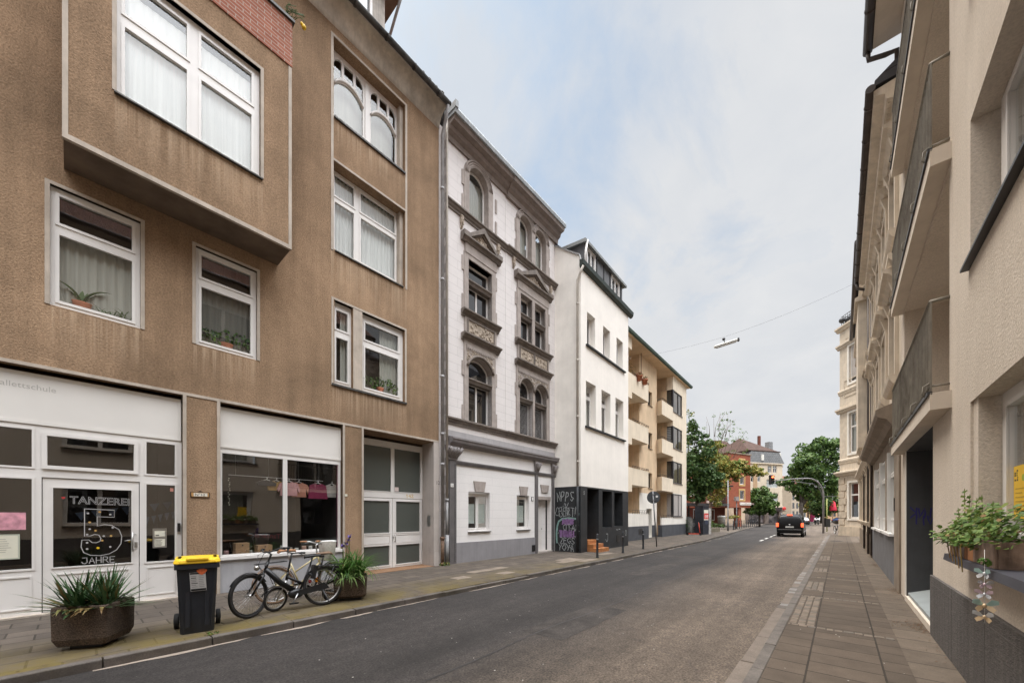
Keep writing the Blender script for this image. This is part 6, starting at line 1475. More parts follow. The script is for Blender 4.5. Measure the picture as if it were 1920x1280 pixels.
# lower wing to the left with balcony railing and canopy
wz0,wz1=gzb-.1,FG.Z(1350,905)
k=MB(); wv=[]; 
for px in (1315,):
    pass
lw=[(-12.0,-10.2,4.6,6.6),(-7,-5.6,4.6,6.4)]
k.holes(-16,0,wz0+.6,9.2,lw,-1.2,.15); k.quad((-16,-9,0),(-16,-1.2,0),(-16,-1.2,9.2),(-16,-9,9.2)); k.build('wing_wall',M['redbrick2'],GB,recalc=False)
for h in lw:
    window(GB,h[0],h[1],h[2],h[3],-1.3,[(h[0]+.12,h[1]-.12,h[2]+.12,h[3]-.12)],gm=M['glass'],cur=(h[0],h[1],h[2],h[3]),bead=False); k=MB(); k.ring(h[0]-.25,h[1]+.25,h[2]-.25,h[3]+.25,.25,-1.22,-1.14); k.build('window_surround',M['offwhite'],GB)
k=MB(); k.box(-15,-.2,-2.0,.4,wz0+.25,wz0+.6); k.build('canopy',mk('dark_canopy',(.05,.045,.045),.7),GB)
k=MB()
for a,b_ in ((-8.5,-7.2),(-5.4,-3.2),(-3.0,-2.3)): k.box(a,b_,.4,.5,wz0+.62,wz0+.95)
k.build('shop_sign',mk('pale_shop_sign',(.55,.42,.36),.6,.1,4),GB)
k=MB()
for i in range(30): k.box(-6.5+i*.2,-6.46+i*.2,.1,.16,wz0+.6,wz0+1.9)
k.box(-6.5,-.5,.09,.17,wz0+1.86,wz0+1.94); k.build('balcony_rail',M['metal_dark'],GB)
# cream corner building with slate mansard, red tiled roof and chimneys
FH=Fr(((1412-CX)/FL*74.,74.),74.,'L')
HB=fthing('corner_building',FH,'cream four storey corner building with grey slate mansard, red tiled roof and chimneys','building')
h1=FH.U(1467); hz=FH.Z(1440,868); hm=FH.Z(1440,846)
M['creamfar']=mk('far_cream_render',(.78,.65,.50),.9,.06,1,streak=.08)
hw=[]
def hwin(px,w_,py1,py0):
    u=FH.U(px); hw.append((u-w_/2,u+w_/2,FH.Z(px,py1),FH.Z(px,py0)))
for px in (1443,1453): hwin(px,1.0,886,873)
hwin(1448,3.0,914,899); hwin(1448,3.2,940,924)
for px in (1412,1422): hwin(px,1.1,903,890); hwin(px,1.1,932,918)
k=MB(); k.holes(-2,h1,3.2,hz,hw,0,.15); k.quad((-2,-12,0),(-2,0,0),(-2,0,hz),(-2,-12,hz)); k.build('wall',M['creamfar'],HB,recalc=False)
for i,h in enumerate(hw):
    m_=(h[0]+h[1])/2; window(HB,h[0],h[1],h[2],h[3],-.1,[(h[0]+.12,m_-.06,h[2]+.12,h[2]+(h[3]-h[2])*.68),(m_+.06,h[1]-.12,h[2]+.12,h[2]+(h[3]-h[2])*.68),(h[0]+.12,m_-.06,h[2]+(h[3]-h[2])*.74,h[3]-.1),(m_+.06,h[1]-.12,h[2]+(h[3]-h[2])*.74,h[3]-.1)],gm=M['glass'] if h[1]-h[0]>2 else M['darkglass'],cur=(h[0],h[1],h[2],h[3]) if h[1]-h[0]>2 else None,bead=False)
# return front along the street to the right, shade put into its darker render
FI_ang=30.
cH=FH.XY(h1); 
ca=rad(FI_ang)-0; d2=(math.sin(ca),math.cos(ca))
def toH(s,w=0): # point s metres along the return front
    X=cH[0]+d2[0]*s+d2[1]*w; Y=cH[1]+d2[1]*s-d2[0]*w; dx,dy=X-FH.O[0],Y-FH.O[1]
    return (dx*FH.ex[0]+dy*FH.ex[1],dx*FH.n[0]+dy*FH.n[1])
k=MB()
def rq(s0,s1,z0,z1,w=0,mi=0):
    a=toH(s0,w); b_=toH(s1,w); k.quad((a[0],a[1],z0),(b_[0],b_[1],z0),(b_[0],b_[1],z1),(a[0],a[1],z1),mi)
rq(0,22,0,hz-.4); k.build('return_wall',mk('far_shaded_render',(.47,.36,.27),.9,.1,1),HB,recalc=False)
k=MB()
for s in (2.2,6,10,14,18):
    for z in (4.4,7.4,10.3): rq(s,s+1.1,z,z+1.7,.03)
k.build('window',M['darkglass'],HB,recalc=False)
k=MB()
for s in (2.2,6,10,14,18):
    for z in (4.4,7.4,10.3): rq(s-.2,s+1.3,z-.3,z-.12,.06)
k.build('sill',M['creamfar'],HB,recalc=False)
for z in (3.4,6.7,hz-.5): k=MB(); rq(0,22,z-.15,z+.15,.10); k.build('string_course',M['creamfar'],HB,recalc=False)
# shop floor: dark fronts, lettered fascia, red round sign, graffiti shutters
k=MB(); k.holes(-2,h1,0,3.2,[(-1.0,3.0,.05,2.5),(h1-3.6,h1-.9,.05,2.5)],.0,.3); k.build('shop_wall',mk('peeling_shop_front',(.22,.17,.14),.9,.4,1.2,dirt=(.42,.33,.28),dirtamt=.7),HB,recalc=False)
k=MB(); k.quad((-1,-.28,.05),(3,-.28,.05),(3,-.28,2.5),(-1,-.28,2.5)); k.quad((h1-3.6,-.28,.05),(h1-.9,-.28,.05),(h1-.9,-.28,2.5),(h1-3.6,-.28,2.5)); k.build('shop_window',mk('graffitied_shutter',(.10,.085,.085),.6,.6,1.6,dirt=(.45,.38,.37),dirtamt=.9),HB,recalc=False)
k=MB(); k.box(h1-5.6,h1-.3,.0,.12,2.6,3.3,0); 
hand(k,'OTTE',h1-4.6,2.68,.13,.5,.10,1,2.2,.02)
k.build('fascia_sign',[mk('dark_fascia',(.05,.035,.03),.6),M['white']],HB,recalc=False)
k=MB(); c=toH(2.0,.5); k.sphere((c[0],c[1],3.1),.55,14,7,0,(1,.25,.7)); k.build('round_sign',M['red'],HB)
k=MB()
for s in (1.0,5.0,9.0,13,17): rq(s,s+2.6,.1,2.6,.04)
k.build('shop_window',M['darkglass'],HB,recalc=False)
k=MB()
for s in (4.6,9.0): 
    a=toH(s,.05); b_=toH(s+3.2,.05); c=toH(s+3.2,1.2); d=toH(s,1.2); k.quad((a[0],a[1],3.0),(b_[0],b_[1],3.0),(c[0],c[1],2.5),(d[0],d[1],2.5))
k.build('awning',mk('dim_red_awning',(.25,.07,.06),.8,.1),HB,recalc=False)
# roofs
k=MB(); e=.3; zr=FH.Z(1425,824,-5); zr2=hm+1.0
k.prism([(-2.3,hz),(h1+.3,hz),(h1-1.2,hm),(-.6,hm)],'w',-9,.2); k.build('mansard',brick('pale_slate',(.30,.30,.305),(.36,.36,.365),(.13,.13,.13),.5,.35,.02,axis='xz',var=.3),HB)
k=MB(); A_=(-1.2,.1,hm); B_=(h1-.9,.1,hm); T_=(2.0,-5,zr)
k.face([A_,B_,T_]); k.face([B_,(h1-.9,-10,hm),T_]); k.face([A_,T_,(-1.2,-10,hm)]); k.box(-1.4,h1-.8,-9,.25,hm-.1,hm+.08)
k.face([(-7,-3,hz+1.5),(2,-3,hz+1.5),(0.5,-7,zr-.3),(-5,-7,zr-.3)]); k.face([(3.5,-4,hm+.5),(h1+2.5,-4,hm+.5),(h1+2.5,-8,FH.Z(1470,838)+.6),(3,-8,FH.Z(1470,838)+.6)]); k.build('roof',mk('brown_tiled_roof',(.075,.042,.032),.9,.25,2),HB,recalc=False)
k=MB(); k.box(FH.U(1424,-5)-.25,FH.U(1424,-5)+.25,-5.3,-4.9,zr-1.5,FH.Z(1425,817,-5)); k.box(FH.U(1404,-5)-.3,FH.U(1404,-5)+.3,-5.4,-5,zr-2,FH.Z(1404,831,-5)); k.build('chimney',M['redbrick3'],HB)
k=MB(); k.box(FH.U(1425),FH.U(1429.5),.0,.35,FH.Z(1427,863),FH.Z(1427,852)); k.box(h1-1.4,h1-.2,-.6,-.1,hz+.4,hm-.2); k.build('dormer',M['offwhite'],HB); k=MB(); k.box(FH.U(1442,-6),FH.U(1449,-6),-7,-6,FH.Z(1445,842,-6),FH.Z(1445,828,-6)); k.build('roof_stair_box',bpy.data.materials['pale_slate'],HB)
k=MB(); k.box(-2,h1,-.02,.25,hz-.2,hz+.02); k.box(-2,h1,0,.15,3.3,3.6); k.build('cornice',M['creamfar'],HB)
k=MB(); k.box(h1-7.6,h1-6.6,.0,.05,3.4,hz-.3); k.build('pilaster',mk('peach_pilaster',(.55,.36,.22),.9),HB)
# far houses closing the street
def farhouse(name,label,px0,px1,Y,ztop,col,n,ang=64.,floors=4,roof='tile'):
    f=Fr(((px0-CX)/FL*Y,Y),ang,'L'); b=fthing(name,f,label,'building'); L=f.U(px1)
    k=MB(); k.box(0,L,-10,0,0,ztop); k.build('wall',mk(name+'_render',col,.9,.08,1),b)
    k=MB()
    for i in range(n):
        for j in range(floors):
            u=L*(i+.5)/n; z=1.0+j*(ztop-1)/floors; k.box(u-.5,u+.5,.0,.03,z+.3,z+2.0)
    k.build('window',M['darkglass'],b); k=MB(); k.prism([(-10.3,ztop),(.3,ztop),(-4,ztop+3)],'u',-.1,L+.1); k.build('roof',M[roof],b); return b
farhouse('townhouse','distant cream house behind the big street tree',1484,1512,112.,11,(.52,.43,.33),4)
farhouse('townhouse','distant pale house low under the tree crowns at the end of the street',1505,1545,150.,9,(.55,.5,.45),6,80)
farhouse('townhouse','distant ochre house beside the pale tree at the far end',1545,1592,140.,8.5,(.55,.35,.2),6,84)
farhouse('townhouse','red tiled house far behind the dense green tree',1286,1330,75.,9.0,(.5,.2,.12),4,60)
# ------------------------------------------------------------------ street furniture on the left pavement
M['aggregate']=mk('exposed_aggregate',(.15,.105,.075),.9,.3,5,grain=.85,gscale=60,bmp=.9,bscale=75,bdist=.012)
M['soil']=mk('potting_soil',(.03,.022,.016),.95,.3,20)
def blade(mb,p,az,lean,L,wd_,curl,mi=0,fold=.0,n=7,droop=0):
    """one long leaf: starts at p, leans out by lean (rad from vertical), bends by curl along its length"""
    vs=[]; x=Vector(p); th=lean
    side=Vector((-math.sin(az),math.cos(az),0))
    for i in range(n+1):
        t_=i/n; w=wd_*(1-t_**2.2)*(.55+.45*min(1,t_*4))
        vs+= [tuple(x+side*w),tuple(x+Vector((math.cos(az)*math.cos(th),math.sin(az)*math.cos(th),-math.sin(th)))*(-fold*w)),tuple(x-side*w)]
        d=Vector((math.cos(az)*math.sin(th),math.sin(az)*math.sin(th),math.cos(th))); x=x+d*(L/n); th+=curl/n*(1+droop*t_)
    fs=[]
    for i in range(n): fs+=[(3*i,3*i+1,3*i+4,3*i+3),(3*i+1,3*i+2,3*i+5,3*i+4)]
    mb.add(vs,fs,mi,True,True)
# yucca trough (six sided) -------------------------------------------------
t=fthing('planter',FA,'square exposed aggregate concrete planter overgrown with spiky yucca, nearest the shop door','planter',-1.04,2.64)
t.rotation_euler=(0,0,rad(17))
hexa=lambda sx,sy,z:[(sx*a,sy*b_,z) for a,b_ in ((-.265,-.265),(-.265,.245),(-.245,.265),(.245,.265),(.265,.245),(.265,-.265))]
k=MB(); lv_=[(.88,.0+.05),(1,.14),(1.02,.50),(1.0,.54),(.86,.54),(.84,.44)]
vs=[]; 
for s,z in lv_: vs+=hexa(s,s,z)
k.add(vs,[(i*6+j,i*6+(j+1)%6,(i+1)*6+(j+1)%6,(i+1)*6+j) for i in range(5) for j in range(6)]); k.add(vs,[tuple(range(6))]); k.build('trough',M['aggregate'],t,bevel=.02)
k=MB(); k.add(hexa(.845,.845,.455),[tuple(range(6))]); k.build('soil',M['soil'],t)
k=MB(); k.box(-.15,.15,-.15,.15,0,.055); k.build('foot',M['black'],t)
k=MB()
for cx_,cy_ in ((-.15,.06),(-.05,-.10),(.13,.06),(.02,.14),(.15,-.08),(-.12,-.13)):
    for i in range(44):
        az=R.uniform(0,2*PI); le=R.uniform(.2,1.5)
        blade(k,(cx_+R.uniform(-.03,.03),cy_+R.uniform(-.03,.03),.46),az,le,R.uniform(.36,.60),R.uniform(.015,.023),R.uniform(-.1,.45),0 if R.random()<.9 else 1,.25)
for i in range(12): blade(k,(R.uniform(-.2,.2),-.2+R.uniform(-.04,.02),.50),-PI/2+R.uniform(-.7,.7),1.2,R.uniform(.2,.34),.022,R.uniform(.8,1.5),1)
for i in range(4): blade(k,(-.24,-.1,.50),PI+R.uniform(-.5,.4),1.35,R.uniform(.45,.7),.013,R.uniform(.2,.5),1 if i%2 else 0)
k.build('yucca',[leafmat('yucca_leaf',(.03,.07,.025),(.055,.11,.04),(.09,.15,.065),.4,.1),leafmat('faded_yucca_leaf',(.16,.15,.05),(.22,.17,.07),(.20,.10,.04),.5,.1)],t,recalc=False)
# day lily tub ---------------------------------------------------------------
t=fthing('planter',FA,'square exposed aggregate concrete planter with arching day lily leaves and a violet iris','planter',2.38,2.55)
t.rotation_euler=(0,0,FA.rot-rad(28))
def rsq(s,z,c=.06):
    return [(x,y,z) for x,y in ((-s,-s+c),(-s+c,-s),(s-c,-s),(s,-s+c),(s,s-c),(s-c,s),(-s+c,s),(-s,s-c))]
k=MB(); vs=[]
for s,z in ((.25,.05),(.29,.10),(.305,.42),(.295,.46),(.25,.46),(.245,.40)): vs+=rsq(s,z)
k.add(vs,[(i*8+j,i*8+(j+1)%8,(i+1)*8+(j+1)%8,(i+1)*8+j) for i in range(5) for j in range(8)]); k.add(vs,[tuple(range(8))]); k.build('tub',M['aggregate'],t,bevel=.012)
k=MB(); k.add(rsq(.246,.415),[tuple(range(8))]); k.build('soil',M['soil'],t); k=MB(); k.box(-.2,.2,-.2,.2,0,.055); k.build('foot',M['black'],t)
k=MB()
for i in range(300):
    az=R.uniform(0,2*PI); blade(k,(R.uniform(-.2,.2),R.uniform(-.2,.2),.42),az,R.uniform(.02,.8),R.uniform(.46,.86),R.uniform(.010,.017),R.uniform(.6,2.3),R.choice((0,0,0,1)),.2,8,.6)
for i in range(26):
    az=-PI/2+R.uniform(-1.3,1.3); blade(k,(R.uniform(-.2,.2),-.22,.44),az,R.uniform(.7,1.2),R.uniform(.35,.55),R.uniform(.012,.018),R.uniform(1.3,2.0),1,.2,8)
k.build('day_lily',[leafmat('lily_leaf',(.045,.12,.018),(.075,.18,.03),(.12,.24,.05),.45,.3),leafmat('pale_lily_leaf',(.13,.22,.06),(.20,.28,.09),None,.45,.3)],t,recalc=False)
k=MB(); irs=[(-.08,.10,1.10),(-.02,.14,1.22),(-.15,.08,1.04),(-.05,.12,1.16)]
for (a,b_,z) in irs: k.tube([(a*.6,b_,.42),(a*.8,b_,.7),(a,b_,z)],.006,5,0)
for (a,b_,z) in irs:
    for q in range(9):
        az=R.uniform(0,6.3); blade(k,(a,-b_,z-.01),az,R.uniform(.1,1.5),R.uniform(.06,.10),.03,R.uniform(.5,1.6),1,.1,4)
k.build('iris',[leafmat('iris_stalk',(.07,.12,.03),(.09,.14,.04)),leafmat('iris_petal',(.17,.11,.36),(.25,.18,.48),(.33,.26,.55),.6,.3)],t,recalc=False)
# wheelie bin ----------------------------------------------------------------
t=fthing('wheelie_bin',FA,'black wheelie bin with yellow lid, notice and orange sticker by the shop','bin',-.05,2.86)
t.scale=(.86,.9,1.0); t.rotation_euler=(0,0,FA.rot-rad(10))
M['bin']=mk('black_bin_plastic',(.018,.020,.026),.45,.15,5,bmp=.06,bscale=200,spec=.5)
def rr(hx,hy,z,c,oy=0): return [(x,y+oy,z) for x,y in ((-hx,-hy+c),(-hx+c,-hy),(hx-c,-hy),(hx,-hy+c),(hx,hy-c),(hx-c,hy),(-hx+c,hy),(-hx,hy-c))]
def ringed(k,rows,mi=0,sm=False,cap=True):
    n=len(rows[0]); vs=[p for r in rows for p in r]
    k.add(vs,[(i*n+j,i*n+(j+1)%n,(i+1)*n+(j+1)%n,(i+1)*n+j) for i in range(len(rows)-1) for j in range(n)],mi,sm,True)
    if cap: k.add(vs,[tuple(range(n-1,-1,-1)),tuple(range((len(rows)-1)*n,len(rows)*n))],mi,False,True)
k=MB(); ringed(k,[rr(.215,.245,.0,.05,.02),rr(.235,.27,.45,.04,.01),rr(.255,.305,.90,.04),rr(.255,.305,.905,.04),rr(.285,.335,.91,.04),rr(.285,.335,.985,.04)])
for x in (-.12,.12): k.box(x-.03,x+.03,.262,.274,.10,.80)
k.build('body',M['bin'],t,bevel=.012)
k=MB(); ringed(k,[rr(.29,.345,.985,.05),rr(.295,.35,1.0,.06),rr(.285,.335,1.035,.07),rr(.25,.29,1.055,.08)]); k.box(-.14,.14,.23,.36,1.03,1.06); k.box(-.13,.13,.05,.26,1.055,1.065)
k.box(-.28,-.20,-.2,.2,1.03,1.055); k.box(.20,.28,-.2,.2,1.03,1.055); k.build('lid',M['yellow'],t,bevel=.014,seg=3)
for s in (-1,1):
    k=MB(); k.tube([(s*.245,-.27,.11),(s*.31,-.27,.11)],.11,20); w_=k.build('wheel',M['blackmatt'],t,bevel=.012); k=MB(); k.tube([(s*.30,-.27,.11),(s*.315,-.27,.11)],.05,14); k.build('hub',M['bin'],w_)
k=MB(); k.tube([(-.3,-.27,.11),(.3,-.27,.11)],.013,8); k.build('axle',M['steel'],t)
k=MB(); k.tube([(-.24,-.32,.96),(-.24,-.40,1.0),(.24,-.40,1.0),(.24,-.32,.96)],.016,8); k.build('handle',M['bin'],t)
k=MB()
def onbin(u0,u1,z0,z1,off,mi,sk=.0):
    f=lambda z: .27+(z-.45)*.0778+off
    k.add([(u0+sk*(z0-.7),f(z0),z0),(u1+sk*(z0-.7),f(z0),z0),(u1+sk*(z1-.7),f(z1),z1),(u0+sk*(z1-.7),f(z1),z1)],[(0,1,2,3)],mi)
onbin(-.09,.11,.60,.86,.014,0,-.06)
onbin(-.085,.105,.835,.857,.0155,1,-.06); onbin(-.085,.105,.605,.632,.0155,1,-.06)
for i in range(7): onbin(-.075,-.075+R.uniform(.05,.08),.655+i*.025,.664+i*.025,.0155,1 if i%3==2 else 2,-.06); onbin(.02,.02+R.uniform(.05,.075),.655+i*.025,.663+i*.025,.0155,2,-.06)
k.face([(-.0+p[0],.27+(p[1]-.45)*.0778+.017,p[1]) for p in [(.055+.062*math.cos(a)*(1+.18*math.sin(3*a)),.872+.042*math.sin(a)*(1+.15*math.cos(4*a))) for a in [2*PI*i/24 for i in range(24)]]],3)
k.build('label_sticker',[plain('grey_notice',(.48,.47,.46),.6),M['black'],plain('grey_print',(.25,.25,.25),.7),mk('torn_orange_sticker',(.62,.13,.04),.6,.25,30)],t,recalc=False)

# bicycles ------------------------------------------------------------------
M['tyre']=mk('bicycle_tyre',(.022,.02,.02),.8,.2,20); M['tyrebrown']=mk('brown_tyre',(.20,.12,.07),.8,.15,20)
M['blackframe']=plain('black_gloss_frame',(.006,.006,.007),.35,0,.4); M['alu']=plain('aluminium',(.6,.6,.6),.3,.9); M['beigeframe']=plain('ivory_frame',(.55,.46,.26),.3,coat=.4); M['tanleather']=mk('tan_leather',(.40,.20,.10),.5,.15,10); M['brownleather']=mk('brown_leather',(.20,.12,.07),.5,.15,10); M['amber']=plain('amber_reflector',(.6,.20,.01),.3); M['redgloss']=plain('red_gloss',(.55,.03,.025),.3)
def wheel(parent,c,r,tw,tm,steer=0,rimw=.012,spokes=28,hubr=.025,name='wheel',rimm=None):
    """wheel in the local x-z plane about c; steer turns it about the vertical axis"""
    cs,sn=math.cos(steer),math.sin(steer)
    def tf(a,w,z): return (c[0]+a*cs-w*sn*0-0+(-sn)*w*0, c[1]+a*sn+w*cs, c[2]+z)
    def T(a,w,z): return (c[0]+a*cs-w*sn,c[1]+a*sn+w*cs,c[2]+z)
    k=MB(); k.tube([T((r-tw)*math.cos(q),0,(r-tw)*math.sin(q)) for q in [2*PI*i/40 for i in range(40)]],tw,8,0,False,True,True)
    o=k.build(name,tm,parent)
    k=MB(); rr_=r-2*tw-.006
    k.tube([T(rr_*math.cos(q),0,rr_*math.sin(q)) for q in [2*PI*i/40 for i in range(40)]],rimw,6,0,False,True,True); k.build('rim',rimm or M['alu'],o)
    k=MB(); 
    for i in range(spokes):
        q=2*PI*i/spokes; q2=q+(.5 if i%2 else -.5); s=.03 if i%4<2 else -.03
        k.tube([T(hubr*math.cos(q2),s,hubr*math.sin(q2)),T(rr_*math.cos(q),0,rr_*math.sin(q))],.0016,3,0,False,False,True)
    k.tube([T(0,-.05,0),T(0,.05,0)],hubr,10,0,True,False,True); k.build('spokes',M['alu'],o)
    return o
def bike(label,fr,u,w,turn,lean,wb,r,tw,tm,fm,steer,kind,group=None,rf=None):
    t=thing('bicycle',label,'bicycle',fr.P(u,w,0),0,group)
    t.rotation_mode='XYZ'; t.rotation_euler=(lean,0,fr.rot+turn)
    # local: +x is the riding direction, rear hub at x=0; raw coordinates
    rf=rf or r
    rh=(0,0,r); fh=(wb,0,rf)
    wheel(t,rh,r,tw,tm,0,name='rear_wheel'); fw_=wheel(t,fh,rf,tw,tm,steer,name='front_wheel',rimm=M['black'] if kind=='e' else None)
    return t,rh,fh
def tube_part(parent,name,m,lst,n=8):
    k=MB()
    for pts,r in lst: k.tube(pts,r,n,0,True,False,True)
    return k.build(name,m,parent)
def saddle(parent,x,z,m,s=1.):
    k=MB(); rows=[]
    for (dx,hw,dz) in ((-.13,.075,.0),(-.10,.085,.02),(-.03,.06,.02),(.06,.03,.015),(.13,.02,.01),(.145,.012,.0)):
        rows.append([(x+dx*s,hw*s*math.cos(a),z+dz*s+.025*s*math.sin(a)) for a in [2*PI*i/10 for i in range(10)]])
    ringed(k,rows,0,True); return k.build('saddle',m,parent)
def handlebar(parent,x,z,wid,back,rise,m,grip,steer=0):
    k=MB(); cs,sn=math.cos(steer),math.sin(steer)
    def T(a,b_,c): return (x+a*cs-b_*sn,a*sn+b_*cs,z+c)
    k.tube([T(-back,wid,rise),T(-back*.3,wid*.7,rise),T(.03,wid*.25,0),T(.03,-wid*.25,0),T(-back*.3,-wid*.7,rise),T(-back,-wid,rise)],.012,8,0,True,False,True)
    for s in (1,-1): k.tube([T(-back*.2,s*wid*.72,rise-.01),T(-back*.55,s*wid*.95,rise-.03)],.007,5,0,True,False,True)
    o=k.build('handlebar',m,parent)
    for s in (1,-1):
        k=MB(); k.tube([T(-back-.0,s*wid,rise),T(-back*.45,s*wid*.78,rise)],.018,8,0,True,False,True); k.build('grip',grip,o)
    return o
def fender(parent,c,r,a0,a1,m,steer=0,wd_=.028):
    k=MB(); cs,sn=math.cos(steer),math.sin(steer); n=14; vs=[]
    for i in range(n+1):
        q=a0+(a1-a0)*i/n
        for b_,dr in ((-wd_,-.012),(0,0),(wd_,-.012)):
            a=(r+dr)*math.cos(q); vs.append((c[0]+a*cs-b_*sn,c[1]+a*sn+b_*cs,c[2]+(r+dr)*math.sin(q)))
    k.add(vs,[(3*i+j,3*i+j+1,3*i+j+4,3*i+j+3) for i in range(n) for j in range(2)],0,True,True); return k.build('mudguard',m,parent,recalc=False)
# black e-bike nearest the kerb: faces the viewer's end of the street (riding direction -u), so turned by pi
t,rh,fh=bike('black low-step electric bicycle with turned front wheel, frontmost of the group by the kerb',FA,1.78,2.74,PI,rad(5),1.16,.355,.026,M['tyre'],M['blackframe'],rad(28),'e')
ht=(.90,0,.80); bb=(.42,0,.29); st_=(.22,0,.74)
tube_part(t,'frame',M['blackframe'],[([(.93,0,.72),(.88,0,.88)],.024),([(.92,0,.76),(.70,0,.50),(.48,0,.33)],.046),([bb,(.30,0,.55),st_],.019),([(.0,.06,.355),(.2,.05,.32),bb],.012),([(.0,-.06,.355),(.2,-.05,.32),bb],.012),([(.0,.06,.355),(.25,.03,.62)],.009),([(.0,-.06,.355),(.25,-.03,.62)],.009)])
cs,sn=math.cos(rad(28)),math.sin(rad(28))
tube_part(t,'fork',M['blackframe'],[([(.93,0,.74),(.95,.0,.70),(.98-.055*sn,.055*cs,.66),(1.16-.055*sn,.055*cs,.355)],.016),([(.95,0,.70),(.98+.055*sn,-.055*cs,.66),(1.16+.055*sn,-.055*cs,.355)],.016)])
tube_part(t,'stem',M['metal_dark'],[([(.885,0,.86),(.83,0,1.0),(.88,0,1.04)],.017)])
hb=handlebar(t,.87,1.04,.30,.16,.05,M['metal_dark'],M['black'],rad(22))
tube_part(t,'cable',M['black'],[([(.84,.2,1.06),(1.0,.22,1.02),(1.06,.14,.85),(.99,.05,.72)],.004),([(.84,-.2,1.06),(.98,-.15,1.0),(1.02,-.08,.85),(.95,0,.72)],.004)],5)
saddle(t,.16,.90,M['black'],1.05); tube_part(t,'seat_post',M['black'],[([st_,(.175,0,.89)],.014)])
k=MB(); k.sphere((bb[0]+.05,0,bb[2]+.0),.105,12,8,0,(1.25,.75,.85)); k.v=[(a,-b_,c) for a,b_,c in k.v]; k.build('motor',M['black'],t)
k=MB(); ringed(k,[[(x,y,z+.48*0) for x,y,z in ((.16,-.06,.50),(.16,.06,.50),(.10,.06,.74),(.10,-.06,.74))],[(.22,-.06,.52),(.22,.06,.52),(.17,.06,.76),(.17,-.06,.76)]]); k.box(-.28,.16,-.055,.055,.655,.70); k.build('battery',M['black'],t)
tube_part(t,'rack',M['metal_dark'],[([(.14,.07,.73),(-.34,.075,.73),(-.34,-.075,.73),(.14,-.07,.73)],.009),([(-.2,.07,.73),(-.02,.07,.37)],.007),([(-.2,-.07,.73),(-.02,-.07,.37)],.007),([(-.05,.07,.73),(-.05,-.07,.73)],.006),([(-.15,.07,.73),(-.15,-.07,.73)],.006),([(-.25,.07,.73),(-.25,-.07,.73)],.006)])
fender(t,rh,.375,rad(20),rad(200),M['blackframe']); fender(t,fh,.375,rad(30),rad(150),M['blackframe'],rad(28))
k=MB(); k.sphere((1.04,-.02,.79),.045,10,6); k.v=[(a,-b_,c) for a,b_,c in k.v]; k.build('headlight',plain('chrome_lamp',(.5,.48,.45),.15,.8),t)
tube_part(t,'crank',M['alu'],[([(bb[0]+.05,.10,bb[2]),(bb[0]+.14,.12,bb[2]-.14)],.010),([(bb[0]+.05,-.10,bb[2]),(bb[0]-.04,-.12,bb[2]+.14)],.010)])
k=MB(); k.box(.50,.62,-.20,-.12,.13,.155); k.box(.32,.44,.12,.20,.42,.445); k.build('pedal',M['black'],t)
tube_part(t,'kickstand',M['metal_dark'],[([(.05,.05,.33),(-.0,.15,.13),(-.02,.2,.03)],.010)])
k=MB(); k.prism([(rh[0]-.08+.0,.31),(.50,.24),(.52,.33),(.0,.42)],'w',-.075,-.065); k.build('chain_guard',M['black'],t)
k=MB(); k.sphere((-.40,0,.69),.035,8,5,0,(.5,1.2,.7)); k.build('rear_lamp',M['redgloss'],t); k=MB(); k.box(.10,.14,-.01,.01,.44,.52); k.build('reflector',M['amber'],t)
# small folding bike between
t,rh,fh=bike('small wheeled folding bicycle with brown saddle, leaning behind the black electric bicycle',FA,2.02,2.56,PI,rad(-4),.98,.21,.022,M['tyre'],M['blackframe'],rad(15),'f')
tube_part(t,'frame',M['blackframe'],[([(.82,0,.52),(.80,0,.66)],.022),([(.81,0,.58),(.55,0,.42),(.36,0,.30)],.024),([(.36,0,.28),(.26,0,.58)],.018),([(0,.05,.21),(.36,0,.28)],.011),([(0,-.05,.21),(.36,0,.28)],.011)])
tube_part(t,'fork',M['alu'],[([(.82,0,.54),(.86,.05,.44),(.98,.05,.21)],.012),([(.82,0,.54),(.86,-.05,.44),(.98,-.05,.21)],.012)])
tube_part(t,'stem',M['black'],[([(.80,0,.66),(.74,0,1.00)],.016)]); handlebar(t,.74,1.0,.26,.08,.02,M['metal_dark'],M['black'],rad(10))
saddle(t,.19,.93,M['brownleather']); tube_part(t,'seat_post',M['metal_dark'],[([(.26,0,.56),(.20,0,.91)],.015)])
k=MB()
for a,b_ in ((.40,.40),(.48,.44),(.36,.47),(.52,.36)): k.sphere((a,.04,b_),.028,8,5)
k.v=[(a,-b_,c) for a,b_,c in k.v]; k.build('brake_parts',M['alu'],t); k=MB(); k.sphere((.45,.05,.46),.035,8,5); k.sphere((.53,.05,.42),.03,8,5); k.v=[(a,-b_,c) for a,b_,c in k.v]; k.build('lock',M['redgloss'],t)
fender(t,rh,.232,rad(10),rad(170),M['black']); fender(t,fh,.232,rad(20),rad(150),M['black'])
